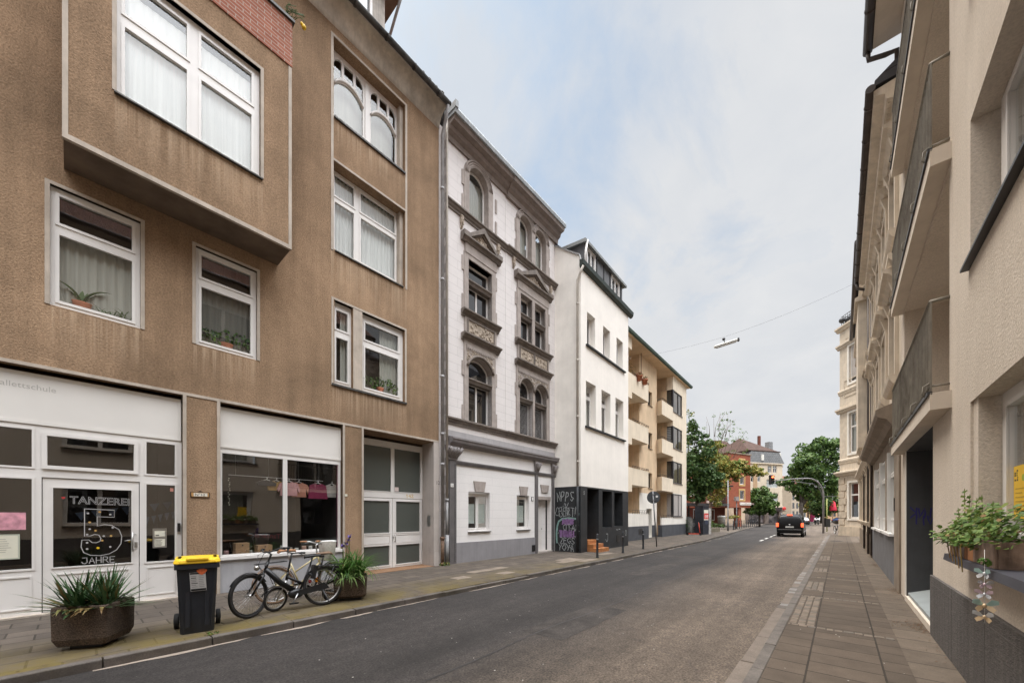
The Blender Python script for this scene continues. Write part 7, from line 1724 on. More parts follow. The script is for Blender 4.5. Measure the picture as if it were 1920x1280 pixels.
# ivory bike against the wall, facing down the street
t,rh,fh=bike('ivory framed bicycle with tan saddle and white handlebar basket, behind the black bicycles',FA,1.22,1.95,0,rad(-3),1.10,.345,.022,M['tyrebrown'],M['beigeframe'],rad(8),'c')
tube_part(t,'frame',M['beigeframe'],[([(.83,0,.66),(.78,0,.86)],.021),([(.82,0,.70),(.44,0,.30)],.019),([(.79,0,.83),(.35,0,.55)],.017),([(.44,0,.29),(.28,0,.74)],.018),([(0,.06,.345),(.44,0,.29)],.011),([(0,-.06,.345),(.44,0,.29)],.011),([(0,.06,.345),(.31,0,.66)],.010),([(0,-.06,.345),(.31,0,.66)],.010)])
tube_part(t,'fork',M['beigeframe'],[([(.84,0,.66),(.90,.05,.58),(1.10,.05,.345)],.014),([(.84,0,.66),(.90,-.05,.58),(1.10,-.05,.345)],.014)])
tube_part(t,'stem',M['alu'],[([(.78,0,.86),(.755,0,1.05),(.80,0,1.08)],.014)]); handlebar(t,.79,1.08,.29,.20,.05,M['alu'],M['tanleather'],rad(8))
saddle(t,.22,.96,M['tanleather'],1.1); tube_part(t,'seat_post',M['alu'],[([(.28,0,.74),(.235,0,.95)],.013)])
fender(t,rh,.372,rad(0),rad(185),M['tyrebrown']); fender(t,fh,.372,rad(20),rad(160),M['black'],rad(8))
tube_part(t,'rack',M['metal_dark'],[([(.2,.07,.78),(-.3,.07,.76),(-.3,-.07,.76),(.2,-.07,.78)],.008),([(-.15,.07,.77),(0,.07,.36)],.006),([(-.15,-.07,.77),(0,-.07,.36)],.006)])
k=MB(); rows=[]
for z,s in ((.72,.11),(.74,.125),(1.06,.155),(1.12,.16)): rows.append([(.98+s*math.cos(a)*1.05,s*math.sin(a)*1.15,z) for a in [2*PI*i/18 for i in range(18)]])
ringed(k,rows,0,True,False); k.add(rows[0],[tuple(range(18))],0,False,True); k.build('basket',mk('white_wicker',(.62,.58,.53),.7,.12,25,bmp=.6,bscale=60),t,recalc=False)
k=MB(); rows=[[(.99+s*math.cos(a),s*1.1*math.sin(a),z) for a in [2*PI*i/18 for i in range(18)]] for z,s in ((1.105,.165),(1.125,.165),(1.135,.12),(1.138,.01))]
ringed(k,rows,0,True,False); k.build('basket_cover',plain('white_cover',(.75,.75,.73),.6),t,recalc=False)
k=MB(); k.sphere((.72,.2,1.12),.03,8,6); k.build('bell',M['alu'],t)

# bollards -----------------------------------------------------------------
M['bollard']=mk('dark_bollard_iron',(.028,.03,.034),.5,.2,8,spec=.5)
def make_bollard():
    t=thing('bollard','x','bollard')
    k=MB(); k.lathe((0,0,0),[(.055,-.02),(.055,.04),(.046,.06),(.044,.78),(.05,.79),(.05,.82),(.044,.83),(.046,.90),(.035,.93),(.008,.945)],14); k.build('post',M['bollard'],t)
    k=MB(); k.lathe((0,0,.70),[(.046,0),(.0465,.05)],14); k.build('band',plain('grey_reflective_band',(.2,.2,.21),.4),t); return t
proto=make_bollard()
bl_=[((1120,1045),'nearest dark iron bollard, in front of the orange tiled steps of the graffitied house'),((1168,1036),'middle iron bollard of the near three, in front of the last dark pier'),((1206,1028.5),'iron bollard standing just left of the leaning sign post')]
for i,((px,py),lab) in enumerate(bl_):
    o=proto if i==0 else copy_tree(proto); p=GP(px,py); o.location=p; tag(o,lab,'bollard','bollards along the left kerb')
# far row along the curving kerb
far=[(1375,993.0),(1378.5,991.6),(1387,990.5),(1391,989.8),(1395,989.2),(1399,988.4),(1403,987.6),(1407,987),(1411,986.5),(1415,986),(1419,985.4),(1423,985)]
for i,(px,py) in enumerate(far):
    o=copy_tree(proto); p=GP(px,py); o.location=p; o.scale=(1.1,1.1,1.12)
    tag(o,'slim dark bollard in the long curved row along the kerb before the brick building','bollard','curved far row of bollards')
# sign post leaning, seen from behind
p=GP(1231.5,1024.5)
t=thing('traffic_sign','round traffic sign seen from its grey back on a slightly leaning post','traffic sign',p,rad(-24))
M['galv']=mk('galvanised_steel',(.20,.20,.205),.5,.12,6,metal=.5,streak=.1)
k=MB(); k.tube([(0,0,-.05),(-.20,0,2.95)],.034,10); k.build('post',M['galv'],t)
sg=mk('sign_back_grey',(.07,.075,.08),.5,.15,5)
k=MB(); k.tube([(-.17,-.075,2.62),(-.17,-.055,2.62)],.33,28); s_=k.build('sign_plate',sg,t); s_.rotation_euler=(0,0,0)
k=MB(); k.box(-.24,-.10,-.055,.04,2.75,2.79); k.box(-.24,-.10,-.055,.04,2.45,2.49); k.build('bracket',M['galv'],t); k=MB(); k.tube([(-.0,-.056,2.66),(-.0,-.050,2.66)],.06,10); k.build('sticker',M['white'],t)
for ch in t.children:
    if ch.name.startswith(('sign_plate',)): pass
# utility boxes, advertising column, scooter
M['boxgrey']=mk('graffitied_grey_box',(.22,.22,.21),.7,.35,3,dirt=(.06,.06,.06),dirtamt=.9)
p=GP(1317,1001)
t=thing('advertising_column','dark square advertising pillar with red and white poster and peeling pale side','advertising pillar',p,rad(36))
k=MB(); k.box(-.60,.42,-.35,.35,0,2.45); k.box(-.63,.45,-.38,.38,2.40,2.48); k.build('body',mk('black_pillar',(.02,.022,.03),.6,.3,4),t)
k=MB(); k.box(-.42,.32,.352,.362,1.25,2.15,0); k.box(-.42,.32,.363,.366,1.35,1.85,1); hand(k,'DE RE',-.36,1.48,.368,.2,.05,2,.6); k.build('poster',[M['paper'],M['red'],M['white']],t)
k=MB(); k.box(-.3,.3,.352,.36,.9,1.2); k.build('sticker',mk('dark_blue_sticker',(.04,.05,.08),.6,.3,8),t)
k=MB(); k.box(.44,.95,-.3,.3,0,2.30); k.build('peeling_post',mk('peeling_paper_layers',(.42,.40,.37),.9,.45,5,dirt=(.10,.09,.09),dirtamt=.9),t)
p=GP(1296,1000.5)
t=thing('utility_box','grey utility cabinet covered in graffiti beside the dark advertising pillar','cabinet',p,rad(38))
k=MB(); k.box(-.25,.42,-.2,.2,0,1.35); k.box(-.27,.44,-.22,.22,1.33,1.39); k.build('body',M['boxgrey'],t); k=MB(); k.ring(-.2,.38,.08,1.28,.02,.2,.21); k.build('door',M['boxgrey'],t); k=MB(); hand(k,'RSK',-.15,.7,.215,.3,.04,0,.5); k.build('graffiti',M['white'],t,recalc=False)
p=GP(1290,1000)
t=thing('utility_box','darker ivy edged utility cabinet close to the cream block corner','cabinet',p,rad(38))
k=MB(); k.box(-.35,.25,-.2,.2,0,1.55); k.build('body',mk('dark_grey_box',(.07,.075,.07),.7,.4,4),t)
k=MB(); leaf_cloud(k,[(-.4,-.1,.5,.42,1.2),(-.45,-.1,1.0,.3,1.2)],260,.06); k.build('ivy',[M['leafdk'],M['leafmid'],M['leafdk']],t,recalc=False)
p=GP(1302,1003)
t=thing('kick_scooter','red electric kick scooter parked in front of the graffitied cabinets','scooter',p,rad(-20))
M['scooter']=plain('scooter_red',(.62,.07,.03),.4)
k=MB(); k.box(-.45,.35,-.075,.075,.10,.16); k.build('deck',M['scooter'],t)
tube_part(t,'steering_tube',M['scooter'],[([(.42,0,.15),(.32,0,1.08)],.028)]); tube_part(t,'handlebar',M['black'],[([(.32,-.26,1.10),(.32,.26,1.10)],.016)])
for x in (-.52,.46):
    k=MB(); k.tube([(x,-.03,.11),(x,.03,.11)],.11,16); k.build('wheel',M['blackmatt'],t)
k=MB(); k.box(-.62,-.3,-.05,.05,.16,.26); k.build('mudguard',M['black'],t)
# low planting wall, ornamental grass, litter bin, lamp posts on the plaza
p=GP(1327,996.5)
t=thing('planting_bed','low stone planting bed with bright shrub at the foot of the yellowing tree','planter',p,rad(40))
k=MB(); k.box(-1.0,1.2,-.7,.7,0,.42); k.build('kerb_wall',mk('mossy_stone',(.18,.155,.11),.9,.25,3,bmp=.4),t)
k=MB(); leaf_cloud(k,[(-.5,0,.75,.55,.9),(.3,.1,.6,.45,.8),(-.1,-.2,.95,.4,1)],520,.09); k.build('shrub',[M['leafbr'],M['leafmid'],M['leafbr']],t,recalc=False)
p=GP(1340,988.5)
t=thing('shrub','low green ground shrub on the plaza beside the planting bed','shrub',p,0)
k=MB(); leaf_cloud(k,[(-.9,0,.25,.5,.6),(.0,.2,.3,.55,.6),(.9,0,.25,.5,.6)],500,.10); k.build('foliage',[M['leafmid'],M['leafdk'],M['leafmid']],t,recalc=False)
p=GP(1353,987)
t=thing('litter_bin','round stone litter bin with white top standing on the plaza','litter bin',p,0)
k=MB(); k.lathe((0,0,0),[(.10,0),(.12,.25),(.48,.30),(.52,1.35),(.50,1.4)],18); k.build('body',mk('concrete_bin',(.30,.28,.25),.9,.2,5),t); k=MB(); k.lathe((0,0,1.4),[(.55,0),(.55,.12),(.40,.22),(.2,.24)],18); k.build('cover',M['white'],t)
def lamp(px,py,pt,label,Yk=None,arm=True):
    p=GP(px,py); Y=p[1]; h=CH+(HY-pt)/FL*Y
    t=thing('lamp_post',label,'lamp post',p,0)
    k=MB(); k.lathe((0,0,0),[(.10,-.05),(.10,.9),(.065,1.0),(.05,h)],10); k.build('post',M['galv'],t)
    if arm:
        k=MB(); k.box(-.22,.22,-.18,.18,h-.05,h+.5); k.build('lantern',mk('lantern_glass',(.45,.40,.40),.3,.1),t)
    else:
        k=MB(); k.box(.05,.55,-.02,.02,h-.7,h-.55,0); k.build('sign_arm',M['metal_dark'],t)
    return t
lamp(1365,995,900,'thick grey pole with a small sign arm at the edge of the plaza',arm=False); lamp(1381,990.5,938,'slim lamp post with pale lantern in front of the brick building')
p=GP(1424,984); t=thing('traffic_signal','signal post with street name arm in front of the round tree','traffic signal',p,rad(40))
k=MB(); k.tube([(0,0,-.05),(0,0,4.6)],.06,10); k.build('post',M['galv'],t); k=MB(); k.box(-.0,.35,-.2,.2,2.2,3.4); k.build('signal_head',M['black'],t); k=MB(); k.box(-1.2,-.05,-.02,.02,3.0,3.3); k.build('street_name_plate',M['white'],t)
p=GP(1376,992); t=thing('ornamental_tree','small pale umbrella shaped shrub on a thin stem by the bollards','shrub',(p[0],p[1],0),0)
k=MB(); k.tube([(0,0,0),(0,0,1.3)],.03,6); k.build('stem',M['bark'],t); k=MB(); leaf_cloud(k,[(0,0,1.5,.6,.35),(.5,.1,1.5,.45,.3),(-.5,0,1.4,.45,.3)],300,.09); k.build('foliage',[M['leafye2'],M['leafmid'],M['leafye']],t,recalc=False)
# parked bicycles at the racks below the brick building
for i in range(4):
    t=thing('parked_bicycle','dark bicycle parked in the rack row beside the brick building','bicycle',GP(1402+i*6,983.2),rad(20+i*9),'bicycles in the far rack row')
    for x in (0,1.05):
        k=MB(); k.tube([(x+.34*math.cos(q),0,.34+.34*math.sin(q)) for q in [2*PI*j/16 for j in range(16)]],.025,5,0,False,True); k.build('wheel',M['tyre'],t)
    k=MB(); k.tube([(0,0,.34),(.4,0,.3),(.85,0,.8),(.3,0,.75),(0,0,.34)],.022,5); k.tube([(.85,0,.8),(1.05,0,.34)],.02,5); k.tube([(.85,0,.8),(.8,0,1.05)],.02,5); k.tube([(.8,-.25,1.05),(.8,.25,1.05)],.015,5); k.box(.18,.4,-.06,.06,.9,.95); k.tube([(.3,0,.7),(.28,0,.92)],.015,5); k.build('frame',M['blackframe'],t)
# ------------------------------------------------------------------ vehicles
M['carblack']=plain('black_car_paint',(.003,.003,.0035),.35,0,.25,coat=.12); M['carsilver']=plain('silver_car_paint',(.45,.45,.47),.3,.5,.5,coat=.6); M['carblue']=plain('dark_blue_car_paint',(.03,.05,.12),.25,0,.5,coat=.8); M['carwhite']=plain('white_car_paint',(.7,.7,.7),.3,0,.5,coat=.6)
M['tint']=dark_glass('tinted_car_glass',(.008,.009,.010),.03,2.0); M['chrome']=plain('dull_chrome',(.55,.55,.55),.2,1.); M['tail']=plain('tail_lamp_red',(.5,.02,.015),.2,0,.5); M['taillit']=plain('lit_brake_lamp',(.9,.06,.02),.3,em=3.2,ecol=(1,.09,.03)); M['headl']=plain('clear_headlamp',(.7,.7,.7),.1)
def loc_path(fr,u,w): return fr.P(u,w,-.10)
def van(name,label,loc,rot,paint,L,W,H,lit=True,boxy=True,group=None):
    """local: +x forward, rear bumper at x=0, z from the road"""
    t=thing(name,label,'car',loc,rot,group)
    hw=W/2
    # sections along the length: (x, z_low, half width low, z_belt, half width belt, z_roof, half width roof)
    if boxy: S=[(0.0,.42,hw*.86,.95,hw*.90,1.02,hw*.80),(.05,.32,hw*.94,.98,hw*.96,H*.72,hw*.84),(.22,.28,hw*.98,1.0,hw*.985,H*.97,hw*.74),(.55,.26,hw,1.02,hw,H,hw*.76),(1.6,.25,hw,1.02,hw,H,hw*.78),(2.7,.25,hw,1.01,hw,H*.985,hw*.77),(3.25,.25,hw,1.0,hw*.99,H*.90,hw*.74),(3.95,.25,hw,.97,hw*.97,1.04,hw*.84),(L-.4,.27,hw*.97,.82,hw*.93,.86,hw*.80),(L-.05,.32,hw*.86,.66,hw*.82,.70,hw*.68),(L,.38,hw*.78,.58,hw*.74,.60,hw*.6)]
    else: S=[(0.0,.40,hw*.84,.80,hw*.86,.84,hw*.74),(.06,.30,hw*.93,.86,hw*.92,.92,hw*.78),(.5,.26,hw*.98,.90,hw*.97,H*.86,hw*.70),(1.0,.24,hw,.91,hw*.99,H*.985,hw*.70),(1.9,.24,hw,.90,hw*.99,H,hw*.71),(2.6,.24,hw,.89,hw*.98,H*.93,hw*.70),(3.2,.24,hw,.87,hw*.96,.92,hw*.80),(L-.5,.26,hw*.95,.78,hw*.92,.80,hw*.78),(L-.05,.30,hw*.86,.62,hw*.82,.64,hw*.66),(L,.36,hw*.78,.54,hw*.72,.56,hw*.6)]
    k=MB(); rows=[]
    for (x,zl,wl,zb,wb,zr,wr) in S:
        zr=max(zr,zb+.02)
        half=[(wl*.9,zl),(wl,zl+.08),(wb,(zl+zb)/2+.05),(wb*.985,zb),(wr+(wb-wr)*.25,zb+(zr-zb)*.78),(wr*.93,zr-.015),(wr*.55,zr+.012)]
        rows.append([(x,y,z) for y,z in half]+[(x,-y,z) for y,z in reversed(half)])
    ringed(k,rows,0,True); b=k.build('body',paint,t); 
    md=b.modifiers.new('smooth','SUBSURF'); md.levels=1; md.render_levels=2
    # glazing: side and rear panes set 4 mm proud of the shell
    k=MB()
    if boxy:
        zt=H*.90; rx0=.02
        k.add([(.045,-hw*.70,1.06),(.045,hw*.70,1.06),(.175,hw*.64,zt),(.175,-hw*.64,zt)],[(0,1,2,3)],0,False,True)
        rg=k.build('rear_window',M['tint'],t,recalc=False)
        k=MB(); xs=[(.55,1.55),(1.62,2.55),(2.62,3.25)]
    else:
        zt=H*.88; k.add([(.16,-hw*.66,.98),(.16,hw*.66,.98),(.52,hw*.56,zt),(.52,-hw*.56,zt)],[(0,1,2,3)],0,False,True); k.build('rear_window',M['tint'],t,recalc=False)
        k=MB(); xs=[(1.0,1.75),(1.82,2.5)]
    for s in (-1,1):
        for a,c in xs:
            z0,z1=(1.08,H*.87) if boxy else (.96,H*.88); y0,y1=hw*.985,hw*.86
            k.add([(a,s*y0*1.004,z0),(c,s*y0*1.004,z0),(c-.04,s*y1*1.0,z1),(a+.04,s*y1*1.0,z1)],[(0,1,2,3)],0,False,True)
    k.build('side_window',M['tint'],t,recalc=False)
    k=MB(); k.add([(L-1.15 if boxy else 3.1,-hw*.75,1.06 if boxy else .95),(L-1.15 if boxy else 3.1,hw*.75,1.06 if boxy else .95),(3.2 if boxy else 2.62,hw*.62,H*.93),(3.2 if boxy else 2.62,-hw*.62,H*.93)],[(0,1,2,3)],0,False,True); k.build('windscreen',M['tint'],t,recalc=False)
    for x in ((.95,L-1.0) if boxy else (.85,L-.85)):
        for s in (-1,1):
            k=MB(); k.tube([(x,s*(hw-.24),.33),(x,s*(hw-.01),.33)],.33,24); wo=k.build('wheel',M['blackmatt'],t,bevel=.02); k=MB(); k.tube([(x,s*(hw-.02),.33),(x,s*(hw+.005),.33)],.20,16); k.build('rim',M['carsilver'],wo)
    k=MB(); k.box(-.06,.12,-hw*.93,hw*.93,.36,.62); k.build('bumper',paint if boxy else M['black'],t,bevel=.04)
    for s in (-1,1):
        k=MB()
        if boxy:
            k.box(-.035,.10,min(s*hw*.80,s*hw*.975),max(s*hw*.80,s*hw*.975),.83,1.14); o=k.build('tail_light',M['taillit'] if lit else M['tail'],t,bevel=.02)
        else:
            k.box(-.02,.14,min(s*hw*.66,s*hw*.93),max(s*hw*.66,s*hw*.93),.68,.84); o=k.build('tail_light',M['tail'],t,bevel=.02)
        k=MB(); k.box(L-.3,L-.05,min(s*hw*.5,s*hw*.85),max(s*hw*.5,s*hw*.85),.60,.76); k.build('headlight',M['headl'],t,bevel=.02)
        xm=3.05 if boxy else 2.55
        k=MB(); k.box(xm,xm+.14,min(s*hw*.98,s*(hw+.2)),max(s*hw*.98,s*(hw+.2)),1.02,1.2); k.build('mirror',M['black'],t,bevel=.03)
    k=MB(); k.box(-.075,-.03,-.27,.27,(.76 if boxy else .5),(.88 if boxy else .61),0); 
    k.build('number_plate',[plain('number_plate_white',(.5,.5,.48),.5)],t)
    if boxy:
        k=MB(); k.box(-.07,-.04,-hw*.82,hw*.82,.60,.635); k.box(-.05,0,-.62,.62,.28,.305); k.build('chrome_strip',M['chrome'],t)
        k=MB(); k.box(.13,.24,-.18,.18,H*.945,H*.985); k.build('brake_light',M['taillit'],t)
        k=MB(); k.tube([(.035,.0,1.08),(.06,-.3,1.10)],.012,5,0,True,False,True); k.build('wiper',M['black'],t)
        for s in (-1,1):
            k=MB(); k.tube([(.6,s*hw*.66,H+.02),(.8,s*hw*.66,H+.06),(2.6,s*hw*.66,H+.06),(2.8,s*hw*.66,H+.02)],.02,6,0,True,False,True); k.build('roof_rail',M['chrome'],t)
        k=MB(); k.sphere((0.0,0,1.0),.06,10,5,0,(.3,1,.5)); k.v=[(a,-b_,c) for a,b_,c in k.v]; k.build('badge',M['chrome'],t)
    return t
p=GP(1481.5,1005.5,-.1)

p=GP(1480.5,1006.2,-.1)
mv=van('minivan','black minivan driving away with lit red brake lamps in the right lane',(p[0],p[1],-.10),FA.rot,M['carblack'],4.8,1.84,1.86)
p=GP(1508,983,-.1)
cr=van('parked_car','silver car waiting beyond the minivan at the crossing',(p[0],p[1],-.10),FA.rot+rad(8),M['carsilver'],4.2,1.78,1.45,False,False)
p=GP(1566,981.5,-.1); van('parked_car','dark blue car seen side on behind the basket bicycle at the far corner',(p[0],p[1],-.10),rad(8),M['carblue'],4.2,1.78,1.45,False,False)
p=GP(1535,979.5,-.1); van('parked_car','white car parked far down the street behind the signal mast',(p[0],p[1],-.10),FA.rot+rad(2),M['carwhite'],4.2,1.78,1.45,False,False)
# motor scooter far right of the lane
p=GP(1529,983,-.1); t=thing('motor_scooter','small dark motor scooter parked at the kerb left of the signal mast','scooter',(p[0],p[1],-.1),rad(30))
for x in (0,1.2):
    k=MB(); k.tube([(x,-.06,.25),(x,.06,.25)],.25,16); k.build('wheel',M['blackmatt'],t)
k=MB(); k.prism([(-.2,.45),(.5,.35),(.9,.35),(1.15,1.0),(1.05,1.0),(.8,.5),(.5,.8),(-.2,.85)],'w',-.15,.15); k.build('body',M['carblack'],t,bevel=.04); k=MB(); k.tube([(1.08,-.3,1.05),(1.08,.3,1.05)],.02,6); k.build('handlebar',M['black'],t)
# ------------------------------------------------------------------ signal mast with curved arm
p=GP(1543.7,998); Y0=p[1]
t=thing('signal_mast','tall curved signal mast reaching over the road with a red lit traffic light','traffic signal',p,0)
hm_=CH+(HY-893.5)/FL*Y0
xl=(1447-1543.7)/FL*Y0
arm=[(0,0,-.05),(0,0,hm_-1.7)]+[(-1.5*(1-math.cos(q)),0,hm_-1.7+1.55*math.sin(q)) for q in [PI/2*i/8 for i in range(1,9)]]+[(xl*.6,0,hm_-.20),(xl+.15,0,hm_-.42)]
arm=[arm[0],arm[1]]+arm[2:]
k=MB(); k.tube(arm,[.09]+[.08]+[.068]*6+[.06]*2+[.048,.036],10); k.build('mast',mk('grey_mast_paint',(.30,.29,.30),.5,.1,4,metal=.2),t)
low=[(-.0,0,hm_-2.4)]+[(-.12-1.2*(1-math.cos(q)),0,hm_-2.0+1.35*math.sin(q)) for q in [PI/2*i/6 for i in range(1,7)]]+[(xl*.62,0,hm_-.42)]
k=MB(); k.tube(low,.034,8); k.tube([(-.55,0,hm_-.34),(-.40,0,hm_-.95)],.04,6); k.build('brace',M['galv'],t)
zt=CH+(HY-891)/FL*Y0; zb=CH+(HY-906.5)/FL*Y0; xc=xl
k=MB(); k.box(xc-.16,xc+.16,-.12,.12,zb,zt); k.box(xc-.20,xc+.20,-.14,-.11,zb-.06,zt+.06); sh=k.build('signal_head',M['black'],t,bevel=.02)
for i,(c,e) in enumerate((((.9,.05,.02),8.),((.10,.07,.01),0),((.01,.06,.03),0))):
    z=zt-(zt-zb)*(i+.5)/3; k=MB(); k.tube([(xc,.12,z),(xc,.135,z)],.105,16); k.build('lamp',plain(('red_signal_lens','amber_signal_lens','green_signal_lens')[i],c,.3,em=e,ecol=(1,.12,.04)),sh)
    k=MB(); k.prism([(xc+.12*math.cos(q),z+.12*math.sin(q)) for q in [PI*j/8 for j in range(9)]]+[(xc+.105*math.cos(q),z+.105*math.sin(q)) for q in [PI*(8-j)/8 for j in range(9)]],'w',.12,.26); k.build('visor',M['black'],sh)
k=MB(); k.box(.1,.55,-.15,.15,.55,1.35); k.build('push_button_box',M['metal_dark'],t)
k=MB(); k.box(.08,2.2,-.02,.02,hm_-1.9,hm_-1.84); k.build('cross_arm',M['galv'],t)
# yellowish pole and bicycle by the corner house
p=GP(1550.5,996); t=thing('sign_post','thin yellow green post just right of the signal mast','post',p,0); k=MB(); k.tube([(0,0,0),(0,0,3.4)],.045,8); k.build('post',plain('yellow_green_paint',(.32,.36,.10),.5),t); k=MB(); k.lathe((0,0,3.4),[(.05,0),(.055,.03),(.02,.06)],8); k.build('cap',M['galv'],t)
t,rh,fh=bike('bicycle with large basket parked by the cream corner house, front wheel towards the viewer',FR,-30.5,.95,rad(35),rad(4),1.08,.36,.024,M['tyre'],M['blackframe'],rad(-10),'x')
t.location=(*GP(1566,1000.5)[:2],0); t.rotation_euler=(rad(3),0,rad(-118))
tube_part(t,'frame',M['blackframe'],[([(.83,0,.66),(.78,0,.90)],.021),([(.82,0,.70),(.44,0,.30)],.019),([(.44,0,.29),(.28,0,.74)],.018),([(0,.06,.345),(.44,0,.29)],.011),([(0,.06,.345),(.31,0,.66)],.010)])
tube_part(t,'fork',M['blackframe'],[([(.84,0,.66),(.90,.05,.58),(1.08,.05,.36)],.014),([(.84,0,.66),(.90,-.05,.58),(1.08,-.05,.36)],.014)])
handlebar(t,.79,1.08,.30,.15,.04,M['metal_dark'],M['black']); saddle(t,.22,.96,M['black']); fender(t,rh,.375,rad(0),rad(180),M['black'])
tube_part(t,'stem',M['metal_dark'],[([(.78,0,.88),(.79,0,1.08)],.016)])
k=MB(); k.box(.88,1.22,-.22,.22,.92,1.2); k.build('basket',mk('dark_wicker',(.05,.04,.03),.8,.2,20),t)
# red parasol and small flags far down the right
p=GP(1561,980,0); t=thing('parasol','closed bright red parasol at the far end beside the cream corner house','parasol',p,0)
Yp=p[1]; k=MB(); k.tube([(0,0,0),(0,0,CH+(HY-925)/FL*Yp)],.05,6); k.build('pole',M['galv'],t); zc=CH+(HY-957)/FL*Yp; z2=CH+(HY-942)/FL*Yp
k=MB(); k.lathe((0,0,0),[(.75,zc),(.8,zc+.2),(.62,(zc+z2)/2),(.5,z2),(.05,z2+.6)],12); k.build('canopy',plain('bright_red_cloth',(.6,.03,.06),.8),t)
p=GP(1524,977.5); t=thing('banner','magenta advertising banner standing under the distant yellow tree','banner',p,0); k=MB(); k.box(-.7,.7,-.06,.06,0,3.6); k.build('cloth',plain('magenta_cloth',(.45,.03,.12),.8),t); k=MB(); k.tube([(-.75,0,0),(-.75,0,4)],.05,6); k.build('pole',M['galv'],t)
# ------------------------------------------------------------------ street lamp on its span wire
pl=(12.15,21.2); zl=CH+(HY-641)/FL*21.2
a=FD.P(FD.U(1181),0,CH+(HY-672)/FL*FD.XY(FD.U(1181))[1]); c=(17.1,18.05,CH+(HY-521)/FL*18.05)
t=thing('span_wire','thin span wire slung across the street between the cream block and the stucco house','wire',a,0)
k=MB(); top=(pl[0],pl[1],zl+.32)
def sag(p,q,n,s): return [tuple(Vector(p).lerp(Vector(q),i/n)-Vector((0,0,s*4*(i/n)*(1-i/n)))-Vector(a)) for i in range(n+1)]
k.tube(sag(a,top,14,.10)+sag(top,c,14,.15)[1:],.0045,5,0,True,False,True); k.build('wire',M['metal_dark'],t)
k=MB(); k.box(-.06,.06,-.06,.06,-.08,.08); k.build('wall_hook',M['rust'],t)
ax=Vector((c[0]-a[0],c[1]-a[1],0)).normalized()
t=thing('hanging_street_lamp','long pale street lamp hanging from the span wire over the middle of the road','street lamp',(pl[0],pl[1],zl-.1),math.atan2(ax.y,ax.x)+rad(8))
t.rotation_euler=(0,rad(-10),math.atan2(ax.y,ax.x)+rad(8))
k=MB(); rows=[]
for x,s in ((-.60,.6),(-.55,.95),(-.2,1.),(.3,1.),(.55,.95),(.60,.6)): rows.append([(x,.11*s*math.cos(q),(.10 if math.sin(q)>0 else .06)*s*math.sin(q)) for q in [2*PI*i/12 for i in range(12)]])
ringed(k,rows,0,True); lb=k.build('housing',mk('pale_lamp_housing',(.55,.54,.50),.5,.1,6,streak=.1),t); lb.rotation_euler=(0,-rad(0),0)
k=MB(); k.box(-.5,.5,-.08,.08,-.075,-.055); k.build('lens',plain('opal_lens',(.6,.6,.58),.3),t)
k=MB(); k.tube([(-.05,0,.08),(-.05,0,.40)],.02,6); k.sphere((-.06,0,.30),.085,8,6); k.build('hanger',M['metal_dark'],t)
k=MB(); k.box(.58,.66,-.09,.09,-.07,.08); k.build('end_cap',M['metal_dark'],t)
# ------------------------------------------------------------------ window box and hanging mobile on the right
t=fthing('window_box',FR,'weathered wooden window box overflowing with green plants on the slate sill','planter',2.75,.02,1.265)
k=MB(); 
for i in range(5): k.box(-.72+i*.29,-.72+i*.29+.285,.10,.118,0,.20,0 if i!=2 else 1)
k.box(-.72,.73,-.13,-.11,0,.20); k.box(-.725,-.70,-.11,.10,0,.195); k.box(.71,.735,-.11,.10,0,.195); k.box(-.7,.71,-.11,.10,.0,.02)
k.build('box',[mk('weathered_box_wood',(.25,.17,.125),.85,.3,7,streak=.5,bmp=.3,dirt=(.06,.035,.025),dirtamt=.8),mk('orange_box_wood',(.35,.15,.06),.8,.3,7,streak=.3)],t,bevel=.004)
k=MB(); k.box(-.70,.71,-.11,.10,.15,.17); k.build('soil',M['soil'],t)
k=MB()
cl=[(x,R.uniform(-.06,.10),.22+R.uniform(0,.16),R.uniform(.09,.16),.8) for x in [-.72+i*.105 for i in range(15)]]+[(-.70,.12,.20,.13,.8),(-.45,.16,.17,.10,.7),(-.1,.16,.18,.10,.7),(.3,.15,.19,.11,.7)]
for (x,y,z,r,sz) in cl:
    for i in range(95):
        d=Vector((R.gauss(0,1),R.gauss(0,1),R.gauss(0,1))).normalized()*r*R.uniform(.4,1.1); c0_=Vector((x+d.x,-(y+d.y),z+d.z*sz))
        nn=(Vector((R.uniform(-.6,.6),-R.uniform(0,.9),R.uniform(.3,1)))).normalized(); a_=nn.orthogonal().normalized(); a_=Matrix.Rotation(R.uniform(0,6.3),3,nn)@a_; b2=nn.cross(a_); s=R.uniform(.010,.022)
        # pointed lobed leaf: five point outline
        pts=[c0_+a_*s*1.3,c0_+a_*s*.5+b2*s*.75,c0_-a_*s*.7+b2*s*.6,c0_-a_*s*1.0,c0_-a_*s*.7-b2*s*.6,c0_+a_*s*.5-b2*s*.75]
        k.add([tuple(p_) for p_ in pts],[(0,1,2,3,4,5)],0 if R.random()<.72 else (1 if R.random()<.7 else 2),False,True)
def sprig(x,y,z,dx,dz,n):
    for i in range(n):
        q=i/n; c0_=Vector((x+dx*q+R.uniform(-.012,.012),-(y),z+dz*q))
        for sgn in (-1,1):
            d=Vector((sgn*.8,R.uniform(-.6,.1),.5)).normalized(); nn=Vector((0,-.5,1)).normalized(); b2=nn.cross(d).normalized()*.017; e=c0_+d*R.uniform(.04,.06)
            k.add([tuple(c0_),tuple((c0_+e)/2+b2),tuple(e),tuple((c0_+e)/2-b2)],[(0,1,2,3)],R.choice((0,0,1)),False,True)
    k.tube([(x,y,z),(x+dx*.5,y,z+dz*.55),(x+dx,y,z+dz)],.003,4,1)
